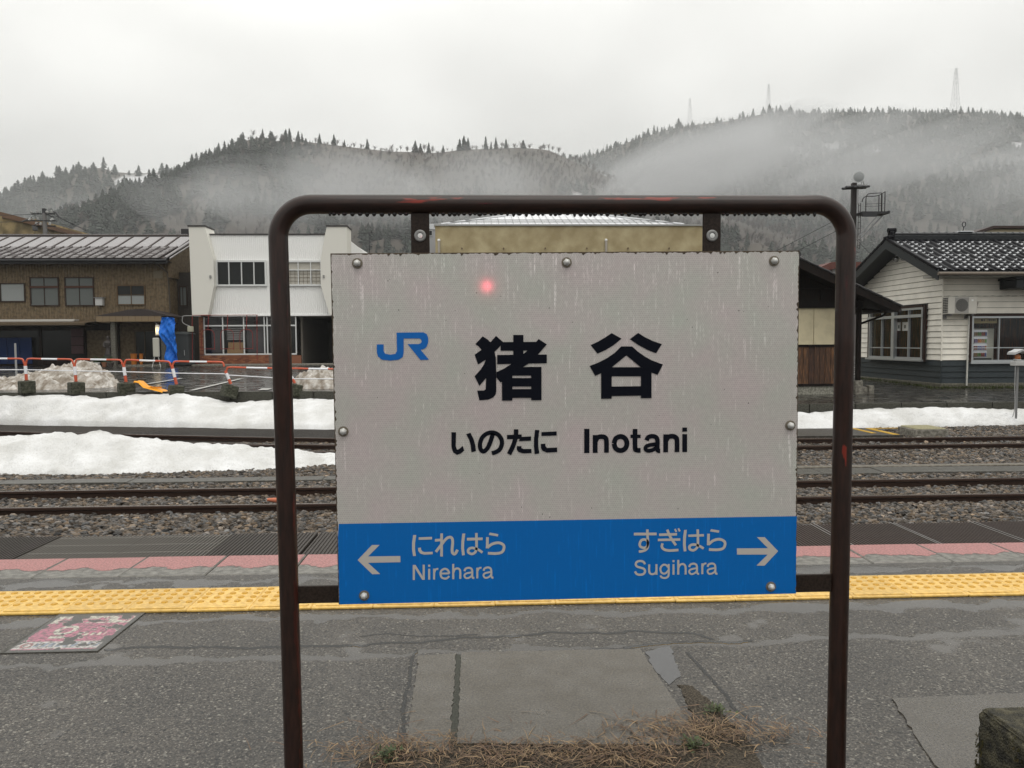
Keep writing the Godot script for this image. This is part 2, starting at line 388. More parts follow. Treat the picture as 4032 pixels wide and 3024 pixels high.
const GLYPHS := [
	["logo", "b", [[0,-4880,2200,-4708,2198,-4712,2030,-4671,1960,-4544,1935,-4416,1957,-4375,2027,-4376,2492,-3698,2493,-3617,2450,-3577,2345,-3579,2240,-3623,2123,-3682,2073,-3775,2050,-3570,1796,-3784,1793,-4103,2199,-3819,2196,-3761,2223,-3746,2272,-3759,2316,-3805,2338,-4200,2342,-4207,1978,-4232,1873,-4338,1805,-4547,1786,-4756,1809,-4858,1892,-4884,2009]]],
	["character", "k", [[0,-2195,2377,-2067,2294,-1998,2223,-1855,2385,-1669,2219,-1788,2080,-1895,1980,-1866,1823,-1859,1459,-1864,976,-1884,882,-1944,812,-2062,759,-2298,741,-2353,994,-2177,992,-2134,1027,-2121,1309,-2293,1111,-2414,1360,-2264,1522,-2169,1662,-2125,1779,-2321,1659,-2407,1911,-2229,2033,-2303,2121,-2384,2180],[0,-1414,2404,-1155,2401,-1160,1885,-1419,1888],[0,-1740,2225,-835,2222,-837,1999,-1742,2005],[0,-763,2292,-557,2154,-779,1905,-1016,1672,-1159,1587,-1467,1348,-1751,1191,-1856,1318,-1854,1459,-1653,1550,-1487,1654,-1250,1839,-1013,2036,-847,2206],[0,-1830,1898,-559,1895,-561,1671,-1833,1663],[0,-1715,1304,-1447,1442,-1455,723,-1721,726],[0,-965,1584,-699,1581,-706,724,-973,728],[0,-1488,1572,-958,1584,-960,1361,-1491,1367],[0,-1468,1303,-961,1297,-963,1080,-1470,1086],[0,-1471,1020,-964,1014,-966,789,-1473,796]]],
	["character", "k", [[0,1114,2425,1370,2281,1168,2118,954,1991,744,1904,570,2125,765,2212,955,2321],[0,1798,2423,1977,2310,2191,2207,2415,2129,2263,1894,2024,1991,1786,2124,1584,2265],[0,1358,2081,1643,2078,1786,1947,1952,1827,2143,1718,2442,1603,2303,1339,2143,1398,1857,1544,1493,1848,1111,1545,832,1398,685,1331,541,1588,762,1670,1000,1790,1191,1918],[0,1083,1551,1892,1541,1892,1306,1082,1316],[0,837,1438,1111,1541,1108,737,834,739],[0,1869,1532,2143,1422,2143,738,1867,741],[0,1093,1051,1880,1050,1879,808,1092,807]]],
	["character", "k", [[0,-3026,-65,-2906,-72,-2920,-427,-2891,-522,-2844,-511,-2742,-425,-2703,-545,-2787,-619,-2893,-653,-2986,-592,-3031,-449],[0,-2650,-123,-2539,-89,-2464,-245,-2419,-411,-2404,-566,-2520,-593,-2537,-421,-2575,-267]]],
	["character", "k", [[111,-1962,-115,-2028,-323,-2113,-500,-2213,-576,-2286,-509,-2296,-366,-2235,-213,-2108,-113,-1955,-94,-1814,-165,-1733,-327,-1775,-505,-1878,-591,-1997,-627]]],
	["character", "k", [[0,-1601,-159,-1223,-153,-1224,-269,-1603,-270],[118,-1368,-17,-1377,-214,-1451,-451,-1555,-659],[0,-1271,-216,-982,-206,-983,-316,-1296,-327],[0,-1349,-453,-1235,-454,-1231,-502,-1179,-531,-978,-530,-974,-640,-1192,-641,-1310,-608,-1357,-536]]],
	["character", "k", [[0,-879,-39,-765,-48,-798,-271,-799,-461,-772,-652,-891,-670,-913,-460,-904,-246],[0,-713,-101,-321,-88,-322,-195,-714,-201],[0,-732,-410,-614,-398,-614,-464,-574,-513,-313,-505,-309,-624,-587,-632,-693,-582,-733,-510]]],
	["letter", "k", [[0,393,-32,528,-34,525,-664,389,-662]]],
	["letter", "k", [[0,613,-198,740,-200,738,-663,611,-661],[123,687,-354,742,-264,837,-242,933,-267,968,-359,967,-662]]],
	["letter", "k", [[128,1166,-426,1215,-296,1334,-247,1454,-299,1502,-432,1453,-562,1333,-611,1214,-559,1166,-426]]],
	["letter", "k", [[123,1715,-55,1715,-538,1753,-606,1858,-615],[0,1595,-201,1859,-205,1859,-294,1595,-290]]],
	["letter", "k", [[118,2015,-358,2058,-278,2166,-251,2262,-283,2298,-368,2298,-583,2324,-632,2370,-637],[104,2298,-459,2118,-477,2010,-514,1986,-578,2041,-627,2142,-619,2243,-570,2286,-511]]],
	["letter", "k", [[0,2452,-207,2577,-209,2577,-677,2452,-675],[123,2526,-367,2586,-281,2670,-259,2767,-284,2810,-371,2810,-676]]],
	["letter", "k", [[0,2950,-210,3075,-212,3076,-680,2950,-678],[0,2949,-38,3074,-40,3075,-147,2949,-146]]],
	["arrow", "w", [[0,-5483,-3336,-5106,-2951,-4911,-2953,-5211,-3246,-4388,-3255,-4388,-3416,-5219,-3414,-4910,-3714,-5115,-3716]]],
	["character", "w", [[0,-4048,-2715,-3970,-2717,-4004,-2920,-4007,-3088,-3987,-3261,-4062,-3264,-4083,-3086,-4080,-2918],[0,-3907,-2778,-3565,-2771,-3566,-2838,-3909,-2842],[0,-3931,-3053,-3853,-3043,-3854,-3091,-3819,-3145,-3761,-3165,-3555,-3160,-3556,-3225,-3774,-3232,-3868,-3206,-3921,-3138]]],
	["character", "w", [[0,-3351,-2686,-3285,-2688,-3294,-3291,-3361,-3289],[0,-3491,-2830,-3341,-2821,-3343,-2891,-3492,-2899],[71,-3472,-3167,-3320,-2970,-3200,-2829,-3104,-2788,-3046,-2832,-3036,-2952,-3055,-3108,-3040,-3205,-2981,-3230,-2913,-3123]]],
	["character", "w", [[0,-2784,-2701,-2708,-2702,-2739,-2923,-2746,-3091,-2727,-3265,-2799,-3275,-2818,-3089,-2810,-2897],[0,-2667,-2816,-2263,-2815,-2264,-2885,-2668,-2886],[66,-2423,-2694,-2423,-3074,-2458,-3194,-2542,-3240,-2629,-3202,-2635,-3129,-2564,-3083,-2457,-3097,-2351,-3148,-2273,-3210]]],
	["character", "w", [[0,-2077,-2689,-1854,-2737,-1869,-2797,-2101,-2751],[71,-2137,-2810,-2148,-3104],[71,-2143,-3085,-2028,-2998,-1861,-2961,-1731,-3016,-1713,-3113,-1769,-3209,-1912,-3242,-2131,-3230]]],
	["letter", "w", [[0,-4073,-3495,-4019,-3496,-4026,-3891,-4080,-3890],[0,-4073,-3495,-4002,-3494,-3770,-3890,-3837,-3891],[0,-3818,-3493,-3764,-3495,-3770,-3890,-3825,-3889]]],
	["letter", "w", [[0,-3678,-3605,-3626,-3606,-3631,-3891,-3683,-3889],[0,-3676,-3497,-3624,-3498,-3625,-3553,-3677,-3552]]],
	["letter", "w", [[0,-3550,-3603,-3501,-3604,-3505,-3891,-3555,-3890],[47,-3521,-3705,-3497,-3645,-3460,-3615,-3418,-3616]]],
	["letter", "w", [[47,-3356,-3738,-3135,-3738],[52,-3140,-3743,-3158,-3672,-3212,-3623,-3271,-3619,-3343,-3668,-3361,-3752,-3334,-3837,-3263,-3870,-3192,-3860,-3139,-3810]]],
	["letter", "w", [[0,-3056,-3491,-3004,-3492,-3009,-3893,-3062,-3892],[52,-3028,-3716,-2999,-3645,-2939,-3612,-2880,-3630,-2852,-3696,-2855,-3889]]],
	["letter", "w", [[52,-2743,-3689,-2714,-3627,-2630,-3602,-2564,-3630,-2543,-3698,-2545,-3819,-2527,-3868,-2491,-3874],[47,-2544,-3723,-2656,-3739,-2727,-3767,-2745,-3820,-2705,-3871,-2634,-3866,-2566,-3819,-2544,-3759]]],
	["letter", "w", [[0,-2435,-3604,-2385,-3605,-2389,-3888,-2439,-3887],[47,-2410,-3706,-2381,-3642,-2340,-3611,-2302,-3612]]],
	["letter", "w", [[52,-2248,-3691,-2219,-3629,-2135,-3604,-2069,-3632,-2048,-3700,-2050,-3821,-2031,-3870,-1996,-3876],[47,-2049,-3724,-2161,-3741,-2233,-3769,-2250,-3821,-2210,-3873,-2139,-3867,-2071,-3821,-2049,-3761]]],
	["arrow", "w", [[0,5500,-3343,5139,-2964,4931,-2959,5227,-3259,4400,-3246,4404,-3410,5221,-3428,4924,-3715,5140,-3723]]],
	["character", "w", [[0,1677,-2774,2275,-2782,2275,-2852,1676,-2845],[66,2031,-2692,2036,-2855,2046,-3061,2007,-3158,1925,-3175,1845,-3137,1833,-3057,1874,-2977,1954,-2957,2026,-2993,2050,-3086,2026,-3195,1941,-3253,1808,-3275]]],
	["character", "w", [[0,2341,-2808,2813,-2803,2813,-2871,2341,-2873],[0,2309,-2945,2898,-2946,2898,-3009,2309,-3009],[66,2554,-2708,2643,-2916,2782,-3126],[66,2430,-3069,2413,-3154,2467,-3228,2607,-3263,2850,-3254],[47,2757,-2695,2796,-2773],[47,2844,-2682,2885,-2761]]],
	["character", "w", [[0,2999,-2729,3072,-2726,3048,-2949,3044,-3119,3063,-3290,2991,-3296,2971,-3118,2975,-2923],[0,3111,-2853,3524,-2847,3524,-2910,3111,-2914],[66,3358,-2719,3364,-3114,3323,-3223,3243,-3270,3153,-3238,3146,-3158,3226,-3118,3323,-3130,3433,-3176,3518,-3232]]],
	["character", "w", [[0,3711,-2719,3932,-2761,3918,-2821,3687,-2780],[71,3646,-2840,3639,-3144],[71,3644,-3125,3773,-3025,3931,-2992,4060,-3048,4083,-3141,4029,-3238,3883,-3271,3659,-3259]]],
	["letter", "w", [[57,1970,-3612,1929,-3548,1844,-3524,1760,-3544,1726,-3606,1759,-3668,1856,-3702,1941,-3736,1970,-3802,1929,-3869,1832,-3889,1747,-3863,1708,-3796]]],
	["letter", "w", [[52,2081,-3619,2081,-3805,2115,-3869,2183,-3880,2244,-3847,2270,-3785],[0,2244,-3618,2297,-3619,2297,-3900,2244,-3899]]],
	["letter", "w", [[50,2578,-3706,2527,-3649,2455,-3638,2394,-3690,2375,-3758,2404,-3844,2474,-3875,2535,-3847,2583,-3792],[50,2593,-3621,2593,-3890,2559,-3967,2474,-3990,2401,-3963,2377,-3921]]],
	["letter", "w", [[0,2695,-3628,2746,-3629,2746,-3910,2695,-3909],[0,2695,-3519,2746,-3520,2746,-3576,2695,-3575]]],
	["letter", "w", [[0,2821,-3516,2874,-3518,2875,-3908,2821,-3907],[52,2850,-3729,2887,-3657,2960,-3629,3020,-3660,3040,-3734,3040,-3910]]],
	["letter", "w", [[52,3137,-3714,3166,-3651,3251,-3626,3320,-3655,3342,-3724,3342,-3846,3362,-3895,3398,-3901],[47,3342,-3748,3227,-3765,3154,-3793,3138,-3846,3179,-3898,3252,-3893,3320,-3845,3342,-3785]]],
	["letter", "w", [[0,3458,-3624,3509,-3625,3510,-3913,3459,-3912],[47,3483,-3727,3512,-3661,3551,-3630,3592,-3631]]],
	["letter", "w", [[52,3624,-3720,3653,-3657,3739,-3632,3807,-3661,3829,-3730,3830,-3852,3849,-3902,3886,-3907],[47,3829,-3754,3715,-3771,3642,-3799,3625,-3852,3666,-3905,3740,-3899,3808,-3852,3829,-3791]]],
]

# ------------------------------------------------------------------ scene
func _ready() -> void:
	rng.seed = 77
	var cam := Camera3D.new()
	cam.name = "camera"
	cam.fov = 53.13
	cam.near = 0.05
	cam.far = 4000.0
	cam.position = V(0, 1.29, 0)
	cam.rotation_degrees = V(-3.14, -2.32, -0.34)
	add_child(cam)
	cam.current = true
	var env := Environment.new()
	env.background_mode = Environment.BG_SKY
	var sky := Sky.new()
	var psm := PanoramaSkyMaterial.new()
	psm.panorama = overcast()
	sky.sky_material = psm
	env.sky = sky
	env.tonemap_mode = Environment.TONE_MAPPER_LINEAR
	env.tonemap_exposure = 1.42
	env.sdfgi_enabled = true
	env.ssao_enabled = true
	env.ssil_enabled = true
	env.fog_enabled = true
	env.fog_density = 0.00036
	env.fog_light_color = Color(0.96, 0.97, 0.97)
	env.volumetric_fog_enabled = true
	env.volumetric_fog_density = 0.0
	var we := WorldEnvironment.new()
	we.name = "world_environment"
	we.environment = env
	add_child(we)
	var sun := DirectionalLight3D.new()
	sun.name = "overcast_sun"
	sun.light_energy = 0.2
	sun.light_angular_distance = 40.0
	sun.light_color = Color(1.0, 0.98, 0.95)
	sun.shadow_enabled = true
	sun.rotation_degrees = V(-68, 25, 0)
	add_child(sun)

	textures()
	ground()
	platform()
	hills()
	mist()
	tracks()
	snow()
	brown_house()
	white_house()
	station_house()
	shed()
	far_buildings()
	poles_and_wires()
	fence()
	street_things()
	platform_things()
	station_sign()

func overcast() -> ImageTexture:
	var n := FastNoiseLite.new()
	n.seed = 11
	n.noise_type = FastNoiseLite.TYPE_SIMPLEX_SMOOTH
	n.frequency = 1.0
	n.fractal_octaves = 5
	n.fractal_gain = 0.45
	var n2 := FastNoiseLite.new()
	n2.seed = 5
	n2.frequency = 0.8
	n2.fractal_octaves = 3
	var w := 768
	var h := 384
	var im := Image.create(w, h, false, Image.FORMAT_RGBF)
	for j in h:
		var e := PI / 2 - PI * (j + 0.5) / h
		for i in w:
			var a := TAU * (i + 0.5) / w
			var y := sin(e)
			var d := V(cos(e) * sin(a), y, cos(e) * cos(a))
			# cloud deck seen from below: stretch towards the horizon
			var s := d / (absf(y) + 0.25)
			var c := n.get_noise_3d(s.x * 1.3, s.z * 1.3, d.y * 2.0) * 0.22 + n2.get_noise_3d(d.x * 2.0, d.y * 3.5, d.z * 2.0) * 0.2
			var l := 0.53 + 0.90 * maxf(y, 0.0) ** 1.25
			l *= 1.0 + c
			if y < 0: l = 0.18
			im.set_pixel(i, j, Color(l * 1.005, l * 1.0, l * 0.965))
	return ImageTexture.create_from_image(im)

# ------------------------------------------------------------------ shared textures and materials
var t_fine: ImageTexture
var t_soft: ImageTexture
var t_rough: ImageTexture
var t_conc: ImageTexture
var t_wood: ImageTexture
var m_conc: StandardMaterial3D
var m_conc_dark: StandardMaterial3D
var m_asphalt: StandardMaterial3D
var m_snow: StandardMaterial3D
var m_dirty_snow: StandardMaterial3D
var m_steel: StandardMaterial3D
var m_glass_dark: StandardMaterial3D
var m_glass: StandardMaterial3D
var m_rust: StandardMaterial3D

func textures() -> void:
	t_fine = ntex(0.05, 0.62, 1.25, 1)
	t_soft = ntex(0.012, 0.55, 1.25, 2)
	t_rough = ntex(0.12, 0.0, 1.0, 3)
	t_conc = grain_tex(Color(0.66, 0.65, 0.62), Color(1, 0.99, 0.96), 0.025, 4, Color(0.45, 0.44, 0.42), 0.05)
	m_conc = MN(0.26, 0.25, 0.23, 0.75, t_conc, 0.8, t_rough, 0.3)
	m_conc_dark = MN(0.085, 0.085, 0.075, 0.6, t_conc, 1.6, t_rough, 0.4)
	m_asphalt = MN(0.085, 0.083, 0.08, 0.32, grain_tex(Color(0.55, 0.55, 0.55), Color(0.95, 0.95, 0.95), 0.08, 6, Color(1, 1, 1), 0.02), 1.2, t_rough, 0.6)
	m_snow = MN(0.66, 0.665, 0.67, 0.6, grain_tex(Color(0.86, 0.855, 0.84), Color(1, 1, 1), 0.006, 7, Color(0.62, 0.58, 0.52), 0.03), 0.3, t_rough, 1.6)
	m_dirty_snow = MN(0.60, 0.585, 0.56, 0.6, grain_tex(Color(0.50, 0.45, 0.39), Color(1, 1, 1), 0.012, 8, Color(0.35, 0.31, 0.26), 0.06), 0.5, t_rough, 0.7)
	m_steel = M(0.45, 0.46, 0.47, 0.35, 0.9)
	m_glass_dark = M(0.012, 0.0135, 0.0135, 0.06)
	m_glass_dark.metallic_specular = 0.3
	m_glass = StandardMaterial3D.new()
	m_glass.albedo_color = Color(0.1, 0.11, 0.11, 0.03)
	m_glass.metallic_specular = 0.4
	m_glass.transparency = BaseMaterial3D.TRANSPARENCY_ALPHA
	m_glass.roughness = 0.03
	m_rust = MN(0.075, 0.042, 0.028, 0.55, t_fine, 3.0, t_rough, 0.2)
	t_wood = wood_tex()

func wood_tex() -> ImageTexture:
	var n := FastNoiseLite.new()
	n.seed = 21
	n.frequency = 0.02
	n.fractal_octaves = 4
	var im := Image.create(256, 256, false, Image.FORMAT_RGB8)
	for j in 256:
		for i in 256:
			var t := n.get_noise_2d(i * 6.0, j * 0.45) * 0.5 + 0.5
			t = clampf(t * 1.5 - 0.25, 0, 1)
			im.set_pixel(i, j, Color(0.27, 0.18, 0.11).lerp(Color(0.74, 0.54, 0.33), t * t))
	return ImageTexture.create_from_image(im)

# ------------------------------------------------------------------ ground
func town_y(x: float, z: float) -> float:     # yard and street beyond the far kerb
	var t := clampf((x + 3.0) / 9.0, 0, 1)
	var k := clampf((-z - 19.0) / 25.0, 0, 1)
	return lerpf(lerpf(-0.14, 0.1, k), lerpf(-0.36, -0.2, clampf(k * 3.0, 0, 1)), t)

func kerb_z(x: float) -> float:
	return lut([[-60, -29.0], [-16, -23.0], [-4.5, -22.4], [6.0, -19.4], [60, -19.4]], x)

func ground() -> void:
	# track bed: one sheet out to the horizon under everything
	var st := S()
	var rows: Array = []
	for z in [30.0, -4.0, -20.0, -60.0, -300.0, -1500.0]:
		var r: Array = []
		for x in [-1500.0, -100.0, 0.0, 100.0, 1500.0]: r.append(V(x, -0.93, z))
		rows.append(r)
	rows.reverse()
	grid(st, rows)
	var soil := MN(0.05, 0.042, 0.034, 0.7, grain_tex(Color(0.45, 0.42, 0.4), Color(1, 0.97, 0.92), 0.05, 31, Color(1, 1, 1), 0.03), 0.7, t_rough, 2.0)
	struct("ground", st, soil, "dark wet soil and cinders between and beyond the railway tracks")
	# raised yard and street of the town
	st = S()
	rows = []
	var zs := [0.0, 0.02, 0.06, 0.15, 0.3, 0.6, 1.0]
	for j in range(zs.size() - 1, -1, -1):
		var r: Array = []
		for i in 61:
			var x := -90.0 + i * 3.0
			var z := lerpf(kerb_z(x), -110.0, zs[j])
			r.append(V(x, town_y(x, z), z))
		rows.append(r)
	grid(st, rows)
	var m_yard := MN(0.06, 0.057, 0.052, 0.28, grain_tex(Color(0.5, 0.48, 0.45), Color(1, 1, 1), 0.02, 33, Color(1, 1, 1), 0.01), 0.25)
	m_yard.roughness_texture = ntex(0.01, 0.1, 1.1, 34)
	m_yard.roughness = 0.36
	struct("street", st, m_yard, "wet dark asphalt yard and street in front of the houses")
	# kerb wall at the edge of the yard
	st = S()
	for i in 60:
		var x := -36.0 + i * 1.2
		var a := V(x, town_y(x, kerb_z(x)) + 0.01, kerb_z(x))
		var x2 := x + 1.18
		var b := V(x2, town_y(x2, kerb_z(x2)) + 0.01, kerb_z(x2))
		for q in [[a + V(0, 0, 0.15), b + V(0, 0, 0.15), b, a], [V(a.x, -1.0, a.z + 0.17), V(b.x, -1.0, b.z + 0.17), b + V(0, 0, 0.15), a + V(0, 0, 0.15)]]:
			quad(st, q[0], q[1], q[2], q[3])
	struct("kerb", st, m_conc_dark, "low dark wet concrete retaining kerb along the far side of the tracks")
	# white bay lines on the yard
	st = S()
	for l in [[-8.5, -22.9, -8.92, -29.0, 0.16], [-11.2, -26.3, -11.32, -29.5, 0.16], [-6.4, -22.75, -6.47, -23.5, 0.3]]:
		var a := V(l[0], town_y(l[0], l[1]) + 0.028, l[1])
		var b := V(l[2], town_y(l[2], l[3]) + 0.03, l[3])
		var s: Vector3 = (b - a).cross(Vector3.UP).normalized() * l[4] * 0.5
		quad(st, a + s, a - s, b - s, b + s) if (2.0 * s).cross(b - a).y < 0 else quad(st, a - s, a + s, b + s, b - s)
	struct("road_marking", st, MN(0.42, 0.42, 0.4, 0.5, t_fine, 2.0), "worn white parking lines on the wet yard")

# ------------------------------------------------------------------ platform
const PX0 := -3.4
const PX1 := 3.6
const PZ0 := -4.29
const PZ1 := -2.05

func platform_maps() -> Array:
	var w := 2048
	var h := 656
	var na := FastNoiseLite.new()
	na.seed = 41
	na.frequency = 0.31
	na.fractal_octaves = 2
	var cell := FastNoiseLite.new()
	cell.seed = 42
	cell.noise_type = FastNoiseLite.TYPE_CELLULAR
	cell.frequency = 0.28
	var nb := FastNoiseLite.new()
	nb.seed = 43
	nb.frequency = 0.006
	nb.fractal_octaves = 4
	var da := na.get_image(w, h).get_data()
	var dc := cell.get_image(w, h).get_data()
	var db := nb.get_image(w, h).get_data()
	nb.seed = 44
	nb.frequency = 0.012
	var dd := nb.get_image(w, h).get_data()
	var r := RandomNumberGenerator.new()
	r.seed = 45
	# cracks: walk along polylines and stamp
	var crack := PackedByteArray()
	crack.resize(w * h)
	var lines := [
		[[-1.6, -3.27], [-0.9, -3.24], [-0.35, -3.27], [-0.1, -3.30], [0.2, -3.32], [0.45, -3.337], [0.62, -3.316], [0.79, -3.33], [0.93, -3.275], [0.98, -3.22]],
		[[-0.55, -3.36], [-0.2, -3.35], [-0.03, -3.33]],
		[[0.42, -3.13], [0.57, -3.14], [0.775, -3.2], [0.9, -3.2], [1.15, -3.18]],
		[[-0.29, -3.17], [-0.3, -2.9], [-0.28, -2.6], [-0.27, -2.4]],
		[[0.84, -3.1], [0.86, -2.85], [0.88, -2.6], [0.93, -2.4]],
	]
	for li in lines.size():
		var l: Array = lines[li]
		for k in l.size() - 1:
			var a := Vector2(l[k][0], l[k][1])
			var b := Vector2(l[k + 1][0], l[k + 1][1])
			var steps := int((b - a).length() / 0.0015)
			for q in steps:
				var p := a.lerp(b, float(q) / steps)
				var px := int((p.x - PX0) / (PX1 - PX0) * w)
				var py := int((p.y - PZ0) / (PZ1 - PZ0) * h)
				var kk := clampi(py, 0, h - 1) * w + clampi(px, 0, w - 1)
				py += int((dd[kk] - 128) / 14.0 + (da[(px * 3) % w] - 128) / 60.0)
				px += int((dd[(kk + 5000) % (w * h)] - 128) / 26.0)
				var wd := (2 + int(r.randf() * 4.0)) if li in [0, 2] else 1 + int(r.randf() * 2.6)
				for oy in wd:
					for ox in wd + 1:
						if px + ox < w and py + oy < h and px >= 0 and py >= 0: crack[(py + oy) * w + px + ox] = 255
	var al := PackedByteArray()
	al.resize(w * h * 3)
	var ro := PackedByteArray()
	ro.resize(w * h)
	var he := PackedByteArray()
	he.resize(w * h)
	for j in h:
		var z := PZ0 + (PZ1 - PZ0) * j / h
		for i in w:
			var x := PX0 + (PX1 - PX0) * i / w
			var k := j * w + i
			var big := (db[k] - 128) / 128.0
			var mid := (dd[k] - 128) / 128.0
			# standing water lies in long shallow dips
			var s := 0.0
			s = maxf(s, 1.0 - absf(z + 3.58 + mid * 0.08) / (0.035 + 0.03 * clampf(x, 0, 2.0) * 0.6 + maxf(big, 0.0) * 0.07))
			s = maxf(s, 1.0 - absf(z + 3.15 + 0.03 * x + mid * 0.05) / (0.025 + maxf(big, 0.0) * 0.06))
			s = maxf(s, 1.0 - absf(z + 4.17 + mid * 0.06) / (0.02 + maxf(-big, 0.0) * 0.22))
			s = maxf(s, 1.0 - Vector2((x - 2.9) / 0.8, (z + 3.25 + mid * 0.15) / 0.12).length())
			s = maxf(s, (big - 0.62) * 1.4)
			var wet := smoothstep(-0.08, 0.5, s + mid * 0.15 + (da[k] / 255.0 - 0.5) * 0.12)
			var g := dc[k] / 255.0
			var f := da[k] / 255.0
			var dry := 1.0 - wet
			var v := 0.215 + (f - 0.5) * 0.16 * dry + (r.randf() - 0.5) * 0.17 * dry + big * 0.035 + (g - 0.5) * 0.16 * dry
			var cr := v * 1.07
			var cg := v
			var cb := v * 0.91
			var pr := (0.05 if z > -3.2 else 0.03) * dry
			var rr := r.randf()
			if rr < pr:
				var t := 0.35 + r.randf() * 0.4
				cr = lerpf(cr, 0.75, t)
				cg = lerpf(cg, 0.73, t)
				cb = lerpf(cb, 0.68, t)
			elif rr > 0.95:
				cr *= 0.6
				cg *= 0.6
				cb *= 0.6
			if crack[k]:
				cr = 0.06
				cg = 0.055
				cb = 0.045
			al[k * 3] = int(clampf(cr, 0, 1) * 255)
			al[k * 3 + 1] = int(clampf(cg, 0, 1) * 255)
			al[k * 3 + 2] = int(clampf(cb, 0, 1) * 255)
			ro[k] = int(255 * lerpf(0.46 + mid * 0.08, 0.07, wet))
			he[k] = 0 if crack[k] else int(lerpf(115.0 + (f - 0.5) * 110.0 + (g - 0.5) * 130.0, 128.0, minf(1.0, wet * 1.0)))
	# larger chips of pale and dark aggregate bedded in the surface
	for k in 26000:
		var i := r.randi() % (w - 5)
		var j := int((h - 5) * pow(r.randf(), 0.8))
		if ro[j * w + i] < 60 or crack[j * w + i]: continue
		var dark := r.randf() < 0.42
		var g := r.randf_range(0.05, 0.12) if dark else r.randf_range(0.28, 0.50)
		var sx := r.randi_range(1, 3)
		var sy := r.randi_range(1, 3)
		for b in sy:
			for a in sx:
				var q := (j + b) * w + i + a
				al[q * 3] = int(g * 1.03 * 255)
				al[q * 3 + 1] = int(g * 255)
				al[q * 3 + 2] = int(g * 0.93 * 255)
				he[q] = 60 if dark else 190
	return [
		ImageTexture.create_from_image(Image.create_from_data(w, h, false, Image.FORMAT_RGB8, al)),
		ImageTexture.create_from_image(Image.create_from_data(w, h, false, Image.FORMAT_L8, ro)),
		ImageTexture.create_from_image(Image.create_from_data(w, h, false, Image.FORMAT_L8, he))]

func platform() -> void:
	var st := S()
	bx(st, V(-30, -0.95, -4.28), V(30, -0.006, 6.0))
	var body := struct("platform", st, m_asphalt, "wet asphalt station platform with standing rain water")
	var maps := platform_maps()
	var m := StandardMaterial3D.new()
	m.albedo_texture = maps[0]
	m.roughness_texture = maps[1]
	m.roughness = 1.0
	m.heightmap_enabled = true
	m.heightmap_texture = maps[2]
	m.heightmap_scale = 0.5
	st = S()
	var rows: Array = []
	for j in 9:
		var r: Array = []
		for i in 29: r.append(V(lerpf(PX0, PX1, i / 28.0), 0.0, lerpf(PZ0 + 0.01, PZ1, j / 8.0)))
		rows.append(r)
	grid(st, rows, [], Vector2(PX1 - PX0, PZ1 - PZ0), Vector2(PX0, PZ0))
	obj("asphalt_surface", st, m, body)
	# coping slabs along the edge, the outer part painted pink
	var pink := MN(0.40, 0.175, 0.165, 0.32, t_fine, 2.2, t_rough, 0.25)
	var grey := MN(0.21, 0.205, 0.195, 0.3, t_conc, 1.5, t_rough, 0.25)
	var cop := thing("platform_edge", "row of grey concrete coping slabs with faded pink paint along the platform edge", "", Vector3.ZERO)
	tag(cop, "", "", "", "structure")
	var slab_mesh := box_mesh(V(-0.2345, -0.12, -4.67), V(0.2345, 0.004, -4.287), 0.006)
	var k := 0
	for i in range(-9, 12):
		var x := -2.02 + 0.475 * i + 0.0475 * 0
		var o := put("coping_slab", slab_mesh, grey, cop, T(x + 0.2375, -0.001 * (k % 3), 0))
		# paint film, ragged on its inner side
		var s := S()
		var top: Array = []
		var bot: Array = []
		for q in 25:
			var u := -0.228 + 0.456 * q / 24.0
			top.append(V(u, 0.0052, -4.664))
			bot.append(V(u, 0.0052, -4.43 + 0.035 * sin((x + u) * 7.0) * sin((x + u) * 23.0) + rng.randf_range(-0.012, 0.012)))
		grid(s, [top, bot])
		obj("pink_paint", s, pink, o)
		k += 1
	st = S()
	bx(st, V(-30, -0.95, -4.62), V(30, -0.125, -4.28))
	obj("edge_wall", st, m_conc_dark, cop)
	# tactile tiles
	var yel := MN(0.70, 0.46, 0.12, 0.35, grain_tex(Color(0.86, 0.84, 0.78), Color(1, 1, 1), 0.03, 51, Color(0.6, 0.55, 0.4), 0.02), 1.6)
	var tac := thing("tactile_strip", "strip of yellow tactile paving tiles with raised dots along the platform", "", Vector3.ZERO)
	tag(tac, "", "", "", "structure")
	var variants: Array = []
	var dots: Array = []
	var worn := MN(0.56, 0.31, 0.045, 0.4, t_fine, 6.0)
	for vv in 1:
		st = S()
		cbx(st, V(-0.1485, 0.0, -4.025), V(0.1485, 0.014, -3.69), 0.004)
		var ds := S()
		for a in 5:
			for b in 4:
				lathe(ds, [Vector2(0.0165, 0.0135), Vector2(0.0145, 0.0175), Vector2(0.010, 0.0188), Vector2(0.0, 0.0188)], 12, T(-0.12 + a * 0.06, 0, -3.985 + b * 0.06))
		cbx(st, V(-0.13, 0.013, -3.735), V(0.13, 0.019, -3.708), 0.003)
		variants.append(st.commit())
		dots.append(ds.commit())
	var yels: Array = [yel]
	for c in [0.92, 1.05]:
		var y2: StandardMaterial3D = yel.duplicate()
		y2.albedo_color = lin(0.70 * c, 0.46 * c * 0.99, 0.12 * c)
		yels.append(y2)
	for i in range(-13, 15):
		var o := put("tactile_tile", variants[0], yels[rng.randi() % 3], tac, T(-2.0 + 0.2972 * i + 1.02, -rng.randf() * 0.0015, rng.randf_range(-0.003, 0.003)))
		tag(put("raised_dots", dots[0], worn, o), "", "", "", "stuff")

